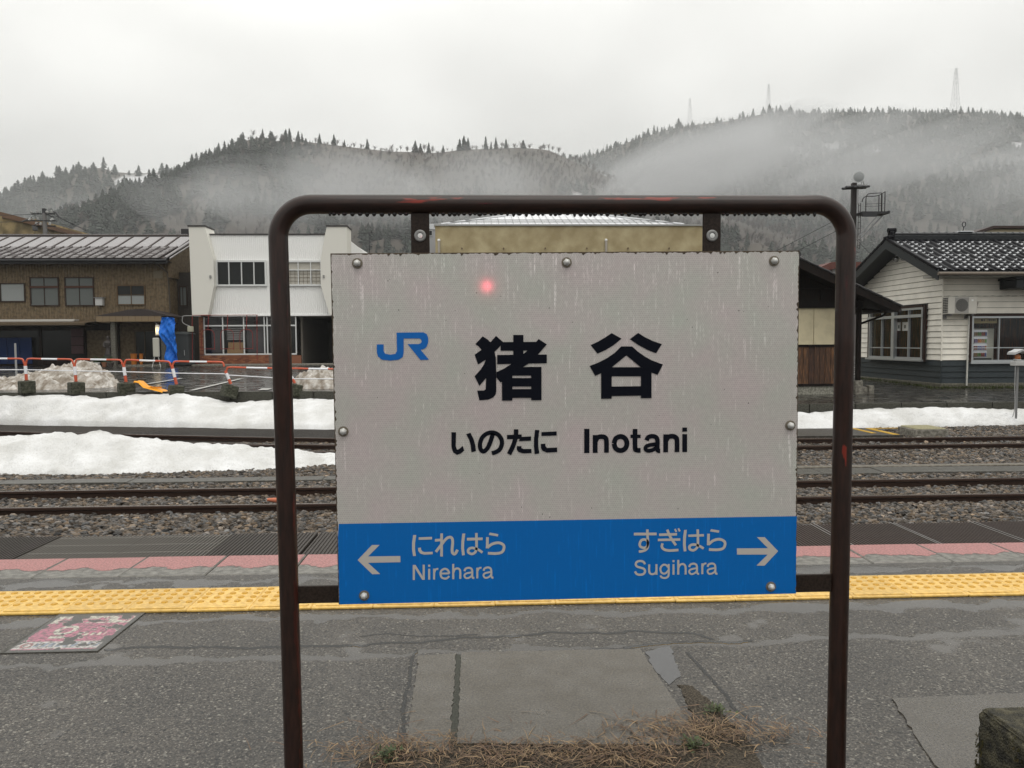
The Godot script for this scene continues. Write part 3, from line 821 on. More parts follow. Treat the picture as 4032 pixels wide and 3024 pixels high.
# ------------------------------------------------------------------ hills, woods, mist
func conifer_mesh(sd: int, whorls: int, spikes: int) -> ArrayMesh:
	var r := RandomNumberGenerator.new()
	r.seed = sd
	var st := S()
	for k in whorls:
		var t := float(k) / whorls
		var y := 0.08 + 0.86 * t
		var rad := 0.20 * pow(1.0 - t, 0.85) + 0.02
		for i in spikes:
			var a := TAU * (i + r.randf() * 0.8) / spikes + k * 1.3
			var rr := rad * r.randf_range(0.65, 1.2)
			var tip := V(cos(a) * rr, y - r.randf_range(0.02, 0.07), sin(a) * rr)
			var sd2 := V(-sin(a), 0, cos(a)) * rr * 0.55
			tri(st, V(0, y + 0.14, 0), tip + sd2 + V(0, 0.01, 0), tip - sd2)
			tri(st, tip - sd2 * 0.9, tip + sd2 * 0.9, V(0, y - 0.02, 0))
	return st.commit()

func bare_tree_mesh(sd: int) -> ArrayMesh:
	var r := RandomNumberGenerator.new()
	r.seed = sd
	var st := S()
	tube(st, [V(0, 0, 0), V(0.01, 0.5, 0), V(0, 0.75, 0.01)], 0.014, 4, false, 0.006)
	for i in 46:
		var a := r.randf() * TAU
		var y0 := r.randf_range(0.3, 0.72)
		var p := V(0, y0, 0)
		var q := V(cos(a) * r.randf_range(0.1, 0.33), y0 + r.randf_range(0.08, 0.3), sin(a) * r.randf_range(0.1, 0.33))
		var s := V(-sin(a), 0.3, cos(a)) * 0.012
		tri(st, p - s, p + s, q)
		for j in 2:
			var q2 := q.lerp(p, 0.3 * j + 0.1) + V(r.randf_range(-0.12, 0.12), r.randf_range(0, 0.14), r.randf_range(-0.12, 0.12))
			tri(st, p.lerp(q, 0.55 - 0.2 * j) - s * 0.7, p.lerp(q, 0.55 - 0.2 * j) + s * 0.7, q2)
	return st.commit()

func multi(called: String, mesh: Mesh, xf: Array, cols: Array, m: Material, label: String, parent: Node = self) -> MultiMeshInstance3D:
	var mm := MultiMesh.new()
	mm.transform_format = MultiMesh.TRANSFORM_3D
	mm.use_colors = cols.size() > 0
	mm.mesh = mesh
	mm.instance_count = xf.size()
	for i in xf.size():
		mm.set_instance_transform(i, xf[i])
		if cols.size(): mm.set_instance_color(i, cols[i])
	var o := MultiMeshInstance3D.new()
	o.name = numbered(parent, called)
	o.multimesh = mm
	o.material_override = m
	parent.add_child(o, true)
	tag(o, label, "", "", "stuff")
	return o

# a wooded hill: ridge = [[x, y], ...] at depth d, its foot at depth f
func hill(called: String, label: String, ridge: Array, d: float, f: float, sd: int, spacing: float, th: float, bare: float, wood_label: String, clear: Array, bare_from := 9.0) -> void:
	var n := FastNoiseLite.new()
	n.seed = sd
	n.frequency = 0.012
	n.fractal_octaves = 4
	var x0: float = ridge[0][0]
	var x1: float = ridge[ridge.size() - 1][0]
	var hgt := func(x: float, t: float) -> float:
		var r := lut(ridge, x)
		if t > 1.0: return r - (t - 1.0) * 1.4 * (d - f)
		var z := lerpf(f, d, t)
		var amp := 14.0 * t * (1.0 - t) * 4.0
		return lerpf(-0.5, r, pow(t, 0.92)) + amp * n.get_noise_2d(x, z)
	var st := S()
	var rows: Array = []
	var cols: Array = []
	var nx := 110
	var nt := 34
	for j in range(nt, -1, -1):
		var t := 1.25 * j / nt
		var r: Array = []
		var cc: Array = []
		for i in nx + 1:
			var x := lerpf(x0, x1, float(i) / nx)
			r.append(V(x, hgt.call(x, t), -lerpf(f, d, t)))
			var c := Color(0.055, 0.048, 0.04).lerp(Color(0.09, 0.075, 0.06), n.get_noise_2d(x * 4.0, t * 900.0) * 0.5 + 0.5)
			for q in clear:
				var e := Vector2((x - q[0]) / q[2], (t - q[1]) / q[3]).length() + n.get_noise_2d(x * 9.0, t * 2500.0) * 0.5
				if e < 1.0: c = c.lerp(Color(0.5, 0.5, 0.51), clampf((1.0 - e) * 3.0, 0, 1))
			cc.append(c)
		rows.append(r)
		cols.append(cc)
	grid(st, rows, cols)
	var m := StandardMaterial3D.new()
	m.vertex_color_use_as_albedo = true
	m.roughness = 0.95
	struct(called, st, m, label)
	# trees
	var r := RandomNumberGenerator.new()
	r.seed = sd
	var xa: Array = [[], [], []]
	var ca: Array = [[], [], []]
	var x := x0
	while x < x1:
		var z := f
		while z < d * 1.02:
			var px := x + r.randf() * spacing
			var pz := z + r.randf() * spacing
			var t := (pz - f) / (d - f)
			z += spacing
			var skip := r.randf() < 0.08
			for q in clear:
				if Vector2((px - q[0]) / q[2], (t - q[1]) / q[3]).length() < 0.95 and r.randf() < 0.88: skip = true
			if skip: continue
			var y: float = hgt.call(px, t)
			var stand := n.get_noise_2d(px * 1.3 + 500, pz * 1.3) * 0.5 + 0.5
			var leafless := bare
			if bare_from < 9.0: leafless = lerpf(bare, 0.93, smoothstep(bare_from, bare_from + 0.05, px / pz) * smoothstep(0.45, 0.7, t))
			var kind := 2 if stand > 1.0 - leafless else r.randi() % 2
			var h := th * (0.35 + 0.75 * pow(r.randf(), 0.8)) * (0.62 if kind == 2 else 1.0)
			if t > 0.9: h *= r.randf_range(0.35, 1.0)
			var wd := h * r.randf_range(1.0, 1.75)
			xa[kind].append(Transform3D(Basis(Vector3.UP, r.randf() * TAU).scaled(V(wd, h, wd)), V(px, y - 0.3, -pz)))
			var v := r.randf_range(0.6, 1.3)
			ca[kind].append(Color(0.024 * v, 0.034 * v, 0.024 * v) if kind < 2 else Color(0.125 * v, 0.10 * v, 0.09 * v))
		x += spacing
	var mt := StandardMaterial3D.new()
	mt.vertex_color_use_as_albedo = true
	mt.roughness = 0.9
	multi("woods", conifer_mesh(sd, 6, 6), xa[0], ca[0], mt, "dense dark conifers covering " + wood_label)
	multi("woods", conifer_mesh(sd + 1, 8, 5), xa[1], ca[1], mt, "slender dark conifers covering " + wood_label)
	if xa[2].size(): multi("woods", bare_tree_mesh(sd + 2), xa[2], ca[2], mt, "leafless brown trees among the conifers on " + wood_label)

func hills() -> void:
	var px := func(l: Array, d: float) -> Array:      # ridge heights from angles: [tangent across, tangent up] at that depth
		var o: Array = []
		for q in l: o.append([q[0] * d, 1.29 + q[1] * d])
		return o
	hill("hill", "steep forested hill in the middle distance behind the houses", px.call(RIDGE_C, 620.0), 620.0, 330.0, 61, 5.4, 12.0, 0.40, "the middle hill", [[70.0, 0.55, 14.0, 0.05], [95.0, 0.62, 10.0, 0.04]], -0.225)
	hill("hill", "distant hazy hill at the far left behind the others", px.call(RIDGE_L, 1000.0), 1000.0, 640.0, 62, 9.0, 17.0, 0.3, "the far left hill", [[-420.0, 0.92, 30.0, 0.07], [-395.0, 0.86, 16.0, 0.06]])
	hill("hill", "broad high forested ridge rising on the right through the mist", px.call(RIDGE_R, 1080.0), 1080.0, 420.0, 63, 8.0, 13.0, 0.33, "the right ridge", [[440.0, 0.62, 18.0, 0.03], [395.0, 0.66, 14.0, 0.025], [345.0, 0.64, 14.0, 0.03], [600.0, 0.66, 20.0, 0.02], [560.0, 0.6, 10.0, 0.03]])
	# single conifers that stand up from the middle ridge
	var mt := M(0.022, 0.030, 0.022, 0.9)
	var tm := M(0.05, 0.04, 0.03, 0.9)
	var meshes := [conifer_mesh(71, 9, 7), conifer_mesh(72, 10, 6), conifer_mesh(73, 8, 7)]
	var where := ["at the sharp left crest of the middle hill", "on the middle ridge above the left end of the sign frame", "on the misty middle ridge above the sign"]
	for i in TALL.size():
		var q: Array = TALL[i]
		var base := 1.29 + lut(RIDGE_C, q[0]) * 618.0 - 3.0
		var h: float = 1.29 + q[1] * 618.0 - base
		var o := thing("conifer_tree", q[2], "tree", V(q[0] * 618.0, base, -618.0), 0.0, "tall conifers along the middle ridge")
		var c := put("crown", meshes[i % 3], mt, o, Transform3D(Basis(Vector3.UP, i * 1.1).scaled(V(h * q[3], h, h * q[3])), Vector3.ZERO))
		var s := S()
		tube(s, [V(0, -1, 0), V(0, h * 0.5, 0), V(0, h * 0.9, 0)], h * 0.018, 6, true, h * 0.004)
		obj("trunk", s, tm, o)

func mist() -> void:
	# each bank is a loose cluster of thin overlapping puffs
	var r := RandomNumberGenerator.new()
	r.seed = 301
	for q in BANKS:
		var n: int = q[8]
		for k in n:
			var f := FogVolume.new()
			f.name = numbered(self, "mist_cloud")
			f.shape = RenderingServer.FOG_VOLUME_SHAPE_ELLIPSOID
			var s := r.randf_range(0.45, 1.0)
			f.size = V(q[3] * s * r.randf_range(0.7, 1.1), q[4] * s * r.randf_range(0.6, 1.2), q[5])
			var m := FogMaterial.new()
			m.density = q[6] * r.randf_range(0.6, 1.3)
			m.albedo = Color(0.97, 0.975, 0.98)
			f.material = m
			var a := deg_to_rad(q[7])
			var off := Vector2(r.randfn(0, 0.23) * q[3], r.randfn(0, 0.2) * q[4]).rotated(a)
			f.position = V(q[0] + off.x, q[1] + off.y, q[2] + r.randf_range(-30, 30))
			var rot: float = (q[7] + r.randf_range(-16, 16)) * minf(1.0, 90.0 / q[3])
			f.rotation_degrees.z = rot
			# the banks hang below the ridge line all along their length
			for e in [-0.42, -0.2, 0.0, 0.2, 0.42]:
				var d: float = -f.position.z - 0.33 * f.size.z
				var tx: float = (f.position.x + e * f.size.x) / d
				var lim: float = maxf(maxf(lut(RIDGE_R, tx) if tx < 0.9 else 0.0, lut(RIDGE_C, tx) if absf(tx) < 0.58 else 0.0), lut(RIDGE_L, tx) if tx < -0.3 else 0.0) * d + 1.29
				var top: float = f.position.y + e * f.size.x * tan(deg_to_rad(rot)) + 0.5 * f.size.y * sqrt(1.0 - 4.0 * e * e)
				if lim > 20.0 and top > lim + 0.06 * f.size.y: f.position.y -= top - lim - 0.06 * f.size.y
			add_child(f)
			tag(f, "pale bank of mist drifting in front of the wooded hills", "", "", "stuff")

# ------------------------------------------------------------------ railway
const RAIL_Y := -0.78

func rail_mesh(pts: Array, drop := 0.0) -> ArrayMesh:
	# half profile mirrored: head, web, foot
	var prof := [[-0.0325, -0.008], [-0.025, 0.0], [0.025, 0.0], [0.0325, -0.008], [0.0325, -0.034], [0.009, -0.046], [0.009, -0.118], [0.061, -0.139], [0.061, -0.153], [-0.061, -0.153], [-0.061, -0.139], [-0.009, -0.118], [-0.009, -0.046], [-0.0325, -0.034]]
	var st := S()
	for i in pts.size() - 1:
		var a: Vector3 = pts[i]
		var b: Vector3 = pts[i + 1]
		var sa: Vector3 = (pts[mini(i + 1, pts.size() - 1)] - pts[maxi(i - 1, 0)]).cross(Vector3.UP).normalized()
		var sb: Vector3 = (pts[mini(i + 2, pts.size() - 1)] - a).cross(Vector3.UP).normalized()
		for k in prof.size():
			var p: Array = prof[k]
			var q: Array = prof[(k + 1) % prof.size()]
			quad(st, a + sa * p[0] + Vector3.UP * (p[1] - drop), a + sa * q[0] + Vector3.UP * (q[1] - drop), b + sb * q[0] + Vector3.UP * (q[1] - drop), b + sb * p[0] + Vector3.UP * (p[1] - drop))
	return st.commit()

func top_strip(pts: Array, drop := 0.0) -> SurfaceTool:     # the worn running band on the rail head
	var st := S()
	for i in pts.size() - 1:
		var s: Vector3 = (pts[i + 1] - pts[i]).cross(Vector3.UP).normalized() * 0.022
		var u := Vector3.UP * (0.0012 - drop)
		quad(st, pts[i] + s + u, pts[i] - s + u, pts[i + 1] - s + u, pts[i + 1] + s + u)
	return st

func straight(x0: float, x1: float, z: float, n: int) -> Array:
	var p: Array = []
	for i in n + 1: p.append(V(lerpf(x0, x1, float(i) / n), RAIL_Y, z + 0.006 * sin(i * 2.1)))
	return p

func track(label: String, lines: Array, sleepers: Array, drop := 0.0) -> void:
	var t := thing("railway_track", label, "railway track", Vector3.ZERO, 0.0, "railway tracks beyond the platform")
	var m_side := MN(0.042, 0.023, 0.016, 0.5, t_fine, 2.5, t_rough, 0.25)
	var m_top := MN(0.20, 0.16, 0.13, 0.25, t_soft, 1.0)
	m_top.metallic = 0.7
	for l in lines:
		var o := put("rail", rail_mesh(l, drop), m_side, t)
		obj("running_band", top_strip(l, drop), m_top, o)
	# sleepers: [x0, x1, step, z centre at x0, z centre at x1]
	var m_sl := MN(0.045, 0.033, 0.026, 0.55, t_wood, 2.0, t_rough, 0.6)
	var mesh := box_mesh(V(-0.105, -0.14, -1.0), V(0.105, 0, 1.0), 0.012)
	var plate := S()
	cbx(plate, V(-0.09, 0.0, -0.15), V(0.09, 0.017, 0.15), 0.004)
	for zz in [-0.1, 0.1]: bx(plate, V(-0.035, 0.017, zz - 0.02), V(0.035, 0.045, zz + 0.02))
	var pm := plate.commit()
	var x: float = sleepers[0]
	while x < sleepers[1]:
		var f: float = (x - sleepers[0]) / (sleepers[1] - sleepers[0])
		var at := T(x + rng.randf_range(-0.03, 0.03), -0.95 - drop, lerpf(sleepers[3], sleepers[4], f), atan2(sleepers[4] - sleepers[3], sleepers[1] - sleepers[0]) * -1.0)
		var s := put("sleeper", mesh, m_sl, t, at)
		for pz in [-0.565, 0.565]: put("tie_plate", pm, m_side, s, T(0, 0, pz))
		x += sleepers[2]

func tracks() -> void:
	track("nearer rusty railway track right behind the grey walkway panels", [straight(-14, 22, -9.92, 20), straight(-14, 22, -11.06, 20)], [-9.0, 13.0, 0.62, -10.49, -10.49])
	track("farther rusty railway track running straight along the far snow bank on the right", [straight(-14, 26, -14.74, 20), straight(-14, 26, -15.81, 20)], [-4.5, 18.0, 0.62, -15.275, -15.275])
	var d1 := catmull([V(9, RAIL_Y, -15.83), V(3, RAIL_Y, -16.12), V(-3.2, RAIL_Y, -16.81), V(-9, RAIL_Y, -18.19), V(-11.6, RAIL_Y, -18.9), V(-18, RAIL_Y, -20.9)], 5)
	var d2 := catmull([V(8.5, RAIL_Y, -14.76), V(3, RAIL_Y, -15.05), V(-3.2, RAIL_Y, -15.72), V(-9, RAIL_Y, -17.08), V(-11.6, RAIL_Y, -17.8), V(-18, RAIL_Y, -19.8)], 5)
	track("rusty siding track branching away to the left between the two snow banks", [d1, d2], [-15.0, 2.0, 0.62, -19.2, -15.65], 0.004)
	# ballast
	var meshes: Array = []
	for k in 4:
		var r := RandomNumberGenerator.new()
		r.seed = 90 + k
		var st := S()
		var pts: Array = []
		for j in 5:
			var row: Array = []
			for i in 7:
				var th := PI * j / 4.0
				var ph := TAU * (i % 6) / 6.0
				row.append(V(sin(th) * cos(ph), cos(th) * 0.62, sin(th) * sin(ph)))
			pts.append(row)
		for j in 5:
			for i in 6: pts[j][i] *= r.randf_range(0.72, 1.25)
			pts[j][6] = pts[j][0]
		for j in 4:
			for i in 6:
				var a: Vector3 = pts[j][i]
				var b: Vector3 = pts[j][i + 1]
				var c: Vector3 = pts[j + 1][i + 1]
				var d: Vector3 = pts[j + 1][i]
				if j > 0: tri(st, a, b, d) if (b - a).cross(d - a).dot(a + b + d) > 0 else tri(st, a, d, b)
				if j < 3: tri(st, b, c, d) if (c - b).cross(d - b).dot(b + c + d) > 0 else tri(st, b, d, c)
		meshes.append(st.commit())
	var bm := StandardMaterial3D.new()
	bm.vertex_color_use_as_albedo = true
	bm.roughness = 0.45
	bm.metallic_specular = 0.3
	var bed := S()
	var rows: Array = []
	for z in [-19.5, -16.6, -13.9, -12.9, -12.2, -11.7, -9.3, -8.4, -4.7]:
		var rr: Array = []
		for i in 41: rr.append(V(-20 + i, -0.895 + 0.012 * sin(i * 2.3 + z), z))
		rows.append(rr)
	grid(bed, rows)
	var o := struct("ballast_bed", bed, MN(0.034, 0.025, 0.018, 0.6, t_conc, 2.5, t_rough, 2.5), "stone ballast bed of the railway tracks, dark with rain")
	var xf: Array = [[], [], [], []]
	var cc: Array = [[], [], [], []]
	var add := func(x: float, z: float, y: float) -> void:
		var k := rng.randi() % 4
		var s := rng.randf_range(0.018, 0.042)
		var b := Basis.from_euler(V(rng.randf_range(-0.6, 0.6), rng.randf() * TAU, rng.randf_range(-0.6, 0.6))).scaled(V(s * rng.randf_range(0.9, 1.6), s, s))
		xf[k].append(Transform3D(b, V(x, y, z)))
		var v := rng.randf_range(0.014, 0.125) * (2.0 if rng.randf() < 0.10 else 1.0)
		var w := rng.randf_range(0.0, 0.40)
		cc[k].append(Color(v * (1.0 + w), v, v * (1.0 - w * 0.9)))
	var z := -8.5
	while z > -18.6:
		var half := -z * 0.70 + 1.0
		var step := 0.040 if z > -13.5 else 0.05
		var x := -half + (-z * 0.04)
		while x < half + (-z * 0.04):
			var px := x + rng.randf_range(-0.02, 0.02)
			var pz := z + rng.randf_range(-0.02, 0.02)
			x += step
			if absf(pz + 9.92) < 0.07 or absf(pz + 11.06) < 0.07 or absf(pz + 14.74) < 0.07 or absf(pz + 15.81) < 0.07: continue
			if pz < -11.97 and pz > (-12.40 if px < 0 else -12.72): continue
			if pz < -16.35 and px > 6.6 and px < 9.1 and pz > -17.9: continue
			if pz < -17.0 and px < 4.0: continue
			var y := -0.885 + rng.randf_range(-0.012, 0.022)
			if absf(pz + 10.49) < 0.5 or absf(pz + 15.27) < 0.45: y -= 0.015
			if px < 6.0 and px > -14.0 and absf(pz - lut([[-18, -20.3], [-11.6, -18.35], [-9, -17.6], [-3.2, -16.26], [3, -15.6]], px)) < 0.62: y -= 0.02
			add.call(px, pz, y)
		z -= step
	for k in 4: multi("ballast", meshes[k], xf[k], cc[k], bm, "loose grey and brown ballast stones, wet", o)
	# walkway of ribbed panels by the near track
	var wk := thing("walkway", "walkway of wide dark ribbed panels between the platform and the near track", "walkway")
	var m_rib := MN(0.042, 0.034, 0.028, 0.4, t_fine, 2.0)
	var m_rib2 := MN(0.062, 0.058, 0.05, 0.45, t_conc, 2.0)
	var m_brown := MN(0.052, 0.037, 0.031, 0.42, t_fine, 1.5)
	var m_edge := M(0.20, 0.19, 0.18, 0.35)
	var st1 := S()      # fine ribs
	cbx(st1, V(-0.452, -0.05, -8.48), V(0.452, 0, -7.0), 0.004)
	for i in 24: bx(st1, V(-0.44 + i * 0.038, 0, -8.46), V(-0.44 + i * 0.038 + 0.017, 0.009, -7.02))
	var fine := st1.commit()
	var st2 := S()      # grating with pale bars
	cbx(st2, V(-0.452, -0.05, -8.48), V(0.452, -0.012, -7.0), 0.004)
	var grate := st2.commit()
	st2 = S()
	for i in 23: bx(st2, V(-0.445 + i * 0.04, -0.012, -8.47), V(-0.445 + i * 0.04 + 0.009, 0.004, -7.01))
	for i in 5: bx(st2, V(-0.445, -0.012, -8.4 + i * 0.3), V(0.445, 0.0, -8.385 + i * 0.3))
	var bars := st2.commit()
	var m_bars := M(0.15, 0.14, 0.125, 0.45)
	for i in range(-9, 15):
		var x := -4.58 + 0.925 * i + 0.4625
		var kind := "grate" if i in [0, 1] else "rib"
		var o2 := put("walkway_panel", grate if kind == "grate" else fine, m_rib if i < 6 else m_brown, wk, T(x, -0.805 + rng.randf_range(-0.003, 0.003), 0))
		if kind == "grate": tag(put("grating_bars", bars, m_bars, o2), "", "", "", "stuff")
		if i > 3:
			st1 = S()
			bx(st1, V(0.436, 0.0095, -8.48), V(0.447, 0.014, -7.0))
			bx(st1, V(-0.447, 0.0095, -8.48), V(-0.436, 0.014, -7.0))
			obj("edge_strip", st1, m_edge, o2)
	# trough covers between the tracks
	var tr := thing("cable_trough", "line of grey concrete cable trough covers between the near and far tracks", "cable trough")
	var lid := box_mesh(V(-0.495, -0.06, -12.36), V(0.495, 0, -12.02), 0.008)
	var lid2 := box_mesh(V(-0.495, -0.06, -12.52), V(0.495, 0, -12.02), 0.008)
	var m_lid := MN(0.10, 0.098, 0.092, 0.4, t_conc, 1.3, t_rough, 0.2)
	for i in range(-10, 14):
		put("cover_slab", lid2 if i > 1 else lid, m_lid, tr, T(i * 1.0, -0.845 + rng.randf_range(-0.006, 0.006), rng.randf_range(-0.01, 0.01)))
	st1 = S()
	cbx(st1, V(1.5, -0.06, -12.70), V(14, 0.02, -12.535), 0.01)
	obj("side_wall", st1, MN(0.19, 0.175, 0.155, 0.5, t_conc, 1.0), tr, T(0, -0.85, 0))
	# crossing pad with yellow corner marks
	st1 = S()
	bx(st1, V(6.7, -0.93, -17.8), V(9.25, -0.80, -16.4))
	var pad := struct("path", st1, MN(0.075, 0.07, 0.066, 0.4, t_conc, 1.0, t_rough, 0.3), "dark flat crossing pad beside the far track on the right")
	st1 = S()
	bx(st1, V(8.72, -0.80, -17.75), V(8.84, -0.795, -16.75))
	bx(st1, V(9.05, -0.80, -17.7), V(9.2, -0.794, -16.45))
	bx(st1, V(9.2, -0.80, -17.72), V(9.9, -0.7935, -17.62))
	obj("yellow_marking", st1, MN(0.5, 0.30, 0.03, 0.5, t_fine, 4.0), pad)
	var bxo := thing("lid_box", "low grey track-side box with a pale yellow ribbed lid beside the far rail", "box", V(9.95, -0.9, -16.85))
	st1 = S()
	cbx(st1, V(-0.38, 0, -0.36), V(0.38, 0.2, 0.36), 0.01)
	obj("body", st1, m_conc, bxo)
	st1 = S()
	cbx(st1, V(-0.33, 0.2, -0.33), V(0.33, 0.225, 0.33), 0.006)
	for i in 9: bx(st1, V(-0.31 + i * 0.07, 0.225, -0.31), V(-0.28 + i * 0.07, 0.231, 0.31))
	obj("lid", st1, MN(0.42, 0.39, 0.25, 0.5, t_fine, 3.0), bxo)
	# rail joint plate, clamps and pipe on the right
	for q in [[11.35, "left orange cable clamp on the near rail of the far track"], [11.95, "right orange cable clamp on the near rail of the far track"]]:
		var c := thing("rail_clamp", q[1], "clamp", V(q[0], -0.86, -14.66), 0.0, "orange clamps on the rail")
		st1 = S()
		cbx(st1, V(-0.09, -0.03, -0.03), V(0.09, 0.05, 0.05), 0.01)
		obj("body", st1, M(0.55, 0.20, 0.04, 0.5), c)
		st1 = S()
		tube(st1, catmull([V(0.05, 0.0, 0.05), V(0.15, -0.02, 0.12), V(0.4, -0.04, 0.2)], 4), 0.012, 6)
		obj("lead", st1, M(0.25, 0.26, 0.27, 0.5), c)
	st1 = S()
	tube(st1, [V(10.6, -0.86, -14.25), V(13.5, -0.86, -14.22), V(17, -0.86, -14.3)], 0.025, 8)
	tag(obj("conduit", st1, M(0.26, 0.26, 0.25, 0.5)), "grey conduit pipe lying on the ballast at the right", "pipe")
	# fallen salmon marker by the near track
	var mk := thing("track_marker", "salmon orange plastic marker lying between the near rails behind the left post", "marker", V(-2.74, -0.90, -10.35), 0.12)
	st1 = S()
	lathe(st1, [Vector2(0.001, 0.3), Vector2(0.02, 0.3), Vector2(0.04, 0.14), Vector2(0.06, 0.0), Vector2(0.001, 0.0)], 14, Transform3D(Basis(Vector3(0, 0, 1), PI / 2 - 0.1), V(0.16, 0.065, 0)))
	obj("cone_body", st1, M(0.46, 0.15, 0.085, 0.5), mk)
	st1 = S()
	cbx(st1, V(-0.012, -0.07, -0.1), V(0.012, 0.07, 0.1), 0.008, Transform3D(Basis(Vector3(0, 0, 1), -0.25), V(0.17, 0.08, 0)))
	obj("base_plate", st1, M(0.46, 0.15, 0.085, 0.5), mk)

# ------------------------------------------------------------------ snow
func bank(called: String, label: String, m: Material, x0: float, x1: float, nx: int, front: Array, back: Array, top: Array, sd: int, rough: float, base := -0.9, lobe := 0.35, cat := "snow bank") -> MeshInstance3D:
	# front / back: z against x, top: height against x; nz rows across
	var n := FastNoiseLite.new()
	n.seed = sd
	n.frequency = 0.9
	n.fractal_octaves = 4
	var st := S()
	var rows: Array = []
	var nz := 30
	for j in nz + 1:
		var t := 1.0 - float(j) / nz     # 1 at the back
		var r: Array = []
		for i in nx + 1:
			var x := lerpf(x0, x1, float(i) / nx)
			var f := lut(front, x) + 0.10 * n.get_noise_2d(x * 1.2, 7.0)
			var b := lut(back, x)
			var z := lerpf(f, b, t)
			var hh := lut(top, x) - base
			var e := minf(1.0, pow(maxf(t, 0.0) / lobe, 0.5)) if t < lobe else 1.0
			var eb := smoothstep(0.0, 0.10, 1.0 - t)
			var ex := smoothstep(0.0, 0.02, float(i) / nx) * smoothstep(0.0, 0.02, 1.0 - float(i) / nx)
			var y := hh * (e * (0.72 + 0.28 * smoothstep(0.1, 0.9, t))) * eb * ex
			y += rough * (n.get_noise_2d(x * 2.0, z * 2.4) + 0.55 * n.get_noise_2d(x * 6.0, z * 7.0)) * minf(1.0, hh * 3.0) * minf(1.0, e * 2.0) * eb
			r.append(V(x, base - 0.03 + maxf(y, 0.0), z))
		rows.append(r)
	grid(st, rows)
	return tag(obj(called, st, m), label, cat)

func snow() -> void:
	bank("snow_bank", "long low bank of white snow along the far kerb on the left", m_snow, -19.0, 4.0, 260, [[-19, -23.6], [-13.2, -21.75], [-9, -20.85], [-5.2, -20.0], [-3.7, -19.75], [4, -19.2]], [[-19, -24.2], [-13.0, -22.75], [-4.5, -22.3], [4, -20.4]], [[-19, -0.15], [-13.3, -0.14], [-11.4, -0.16], [-11.0, -0.25], [-10.4, -0.20], [-9.7, -0.12], [-8.5, -0.11], [-7.9, -0.2], [-7.2, -0.36], [-6.7, -0.34], [-5.7, -0.27], [-4.1, -0.29], [4, -0.4]], 101, 0.06, -0.92, 0.5)
	bank("snow_bank", "low bank of snow on the right in front of the station house", m_snow, 4.3, 24.0, 240, [[4, -17.9], [7.6, -18.0], [9.5, -18.25], [13.5, -18.5], [24, -18.6]], [[4, -19.3], [7.5, -19.25], [24, -19.3]], [[4, -0.56], [8, -0.52], [8.8, -0.5], [10, -0.44], [11, -0.42], [11.8, -0.42], [13, -0.48], [13.8, -0.49], [24, -0.45]], 102, 0.05, -0.92, 0.4)
	bank("snow_bank", "tapering mound of ploughed snow between the tracks on the left", m_snow, -16.0, -1.9, 260, [[-16, -13.0], [-8, -12.95], [-6.2, -12.8], [-3.4, -13.1], [-2.7, -13.5], [-1.9, -13.75]], [[-16, -14.7], [-6, -14.6], [-3.3, -14.25], [-1.9, -14.0]], [[-16, -0.36], [-8.5, -0.37], [-8, -0.33], [-7, -0.31], [-6.1, -0.44], [-5.3, -0.53], [-4.0, -0.58], [-3.3, -0.65], [-2.6, -0.72], [-1.9, -0.88]], 103, 0.075, -0.92, 0.55)
	bank("snow_pile", "dirty heaped snow pile on the yard behind the barrier at the left", m_dirty_snow, -16.2, -11.6, 150, [[-17, -24.6], [-15, -24.0], [-13.2, -23.9], [-11.5, -24.7]], [[-17, -26.2], [-13, -26.8], [-11.5, -25.4]], [[-16.2, 0.15], [-15.4, 0.22], [-14.4, 0.5], [-13.8, 0.62], [-13.3, 0.76], [-12.9, 0.66], [-12.3, 0.36], [-11.9, 0.16], [-11.6, -0.1]], 104, 0.16, -0.2, 0.6, "snow pile")
	bank("snow_pile", "tall grubby snow pile on the yard right of the left sign post", m_dirty_snow, -6.0, -1.0, 150, [[-6, -23.6], [-5.2, -23.2], [-1, -23.0]], [[-6, -24.6], [-1, -25.2]], [[-6.0, 0.1], [-5.7, 0.26], [-5.4, 0.45], [-5.0, 0.5], [-4.5, 0.42], [-3, 0.4], [-1, 0.2]], 105, 0.17, -0.4, 0.35, "snow pile")

# ------------------------------------------------------------------ houses on the left
func ribbed(st: SurfaceTool, x0: float, x1: float, y0: float, y1: float, z: float, pitch: float, depth: float) -> void:
	var x := x0
	while x < x1 - 0.01:
		var xe := minf(x + pitch, x1)
		var a := lerpf(x, xe, 0.35)
		var b := lerpf(x, xe, 0.5)
		var c := lerpf(x, xe, 0.85)
		for q in [[x, a, depth, depth], [a, b, depth, 0.0], [b, c, 0.0, 0.0], [c, xe, 0.0, depth]]:
			quad(st, V(q[0], y0, z + q[2]), V(q[1], y0, z + q[3]), V(q[1], y1, z + q[3]), V(q[0], y1, z + q[2]))
		x = xe

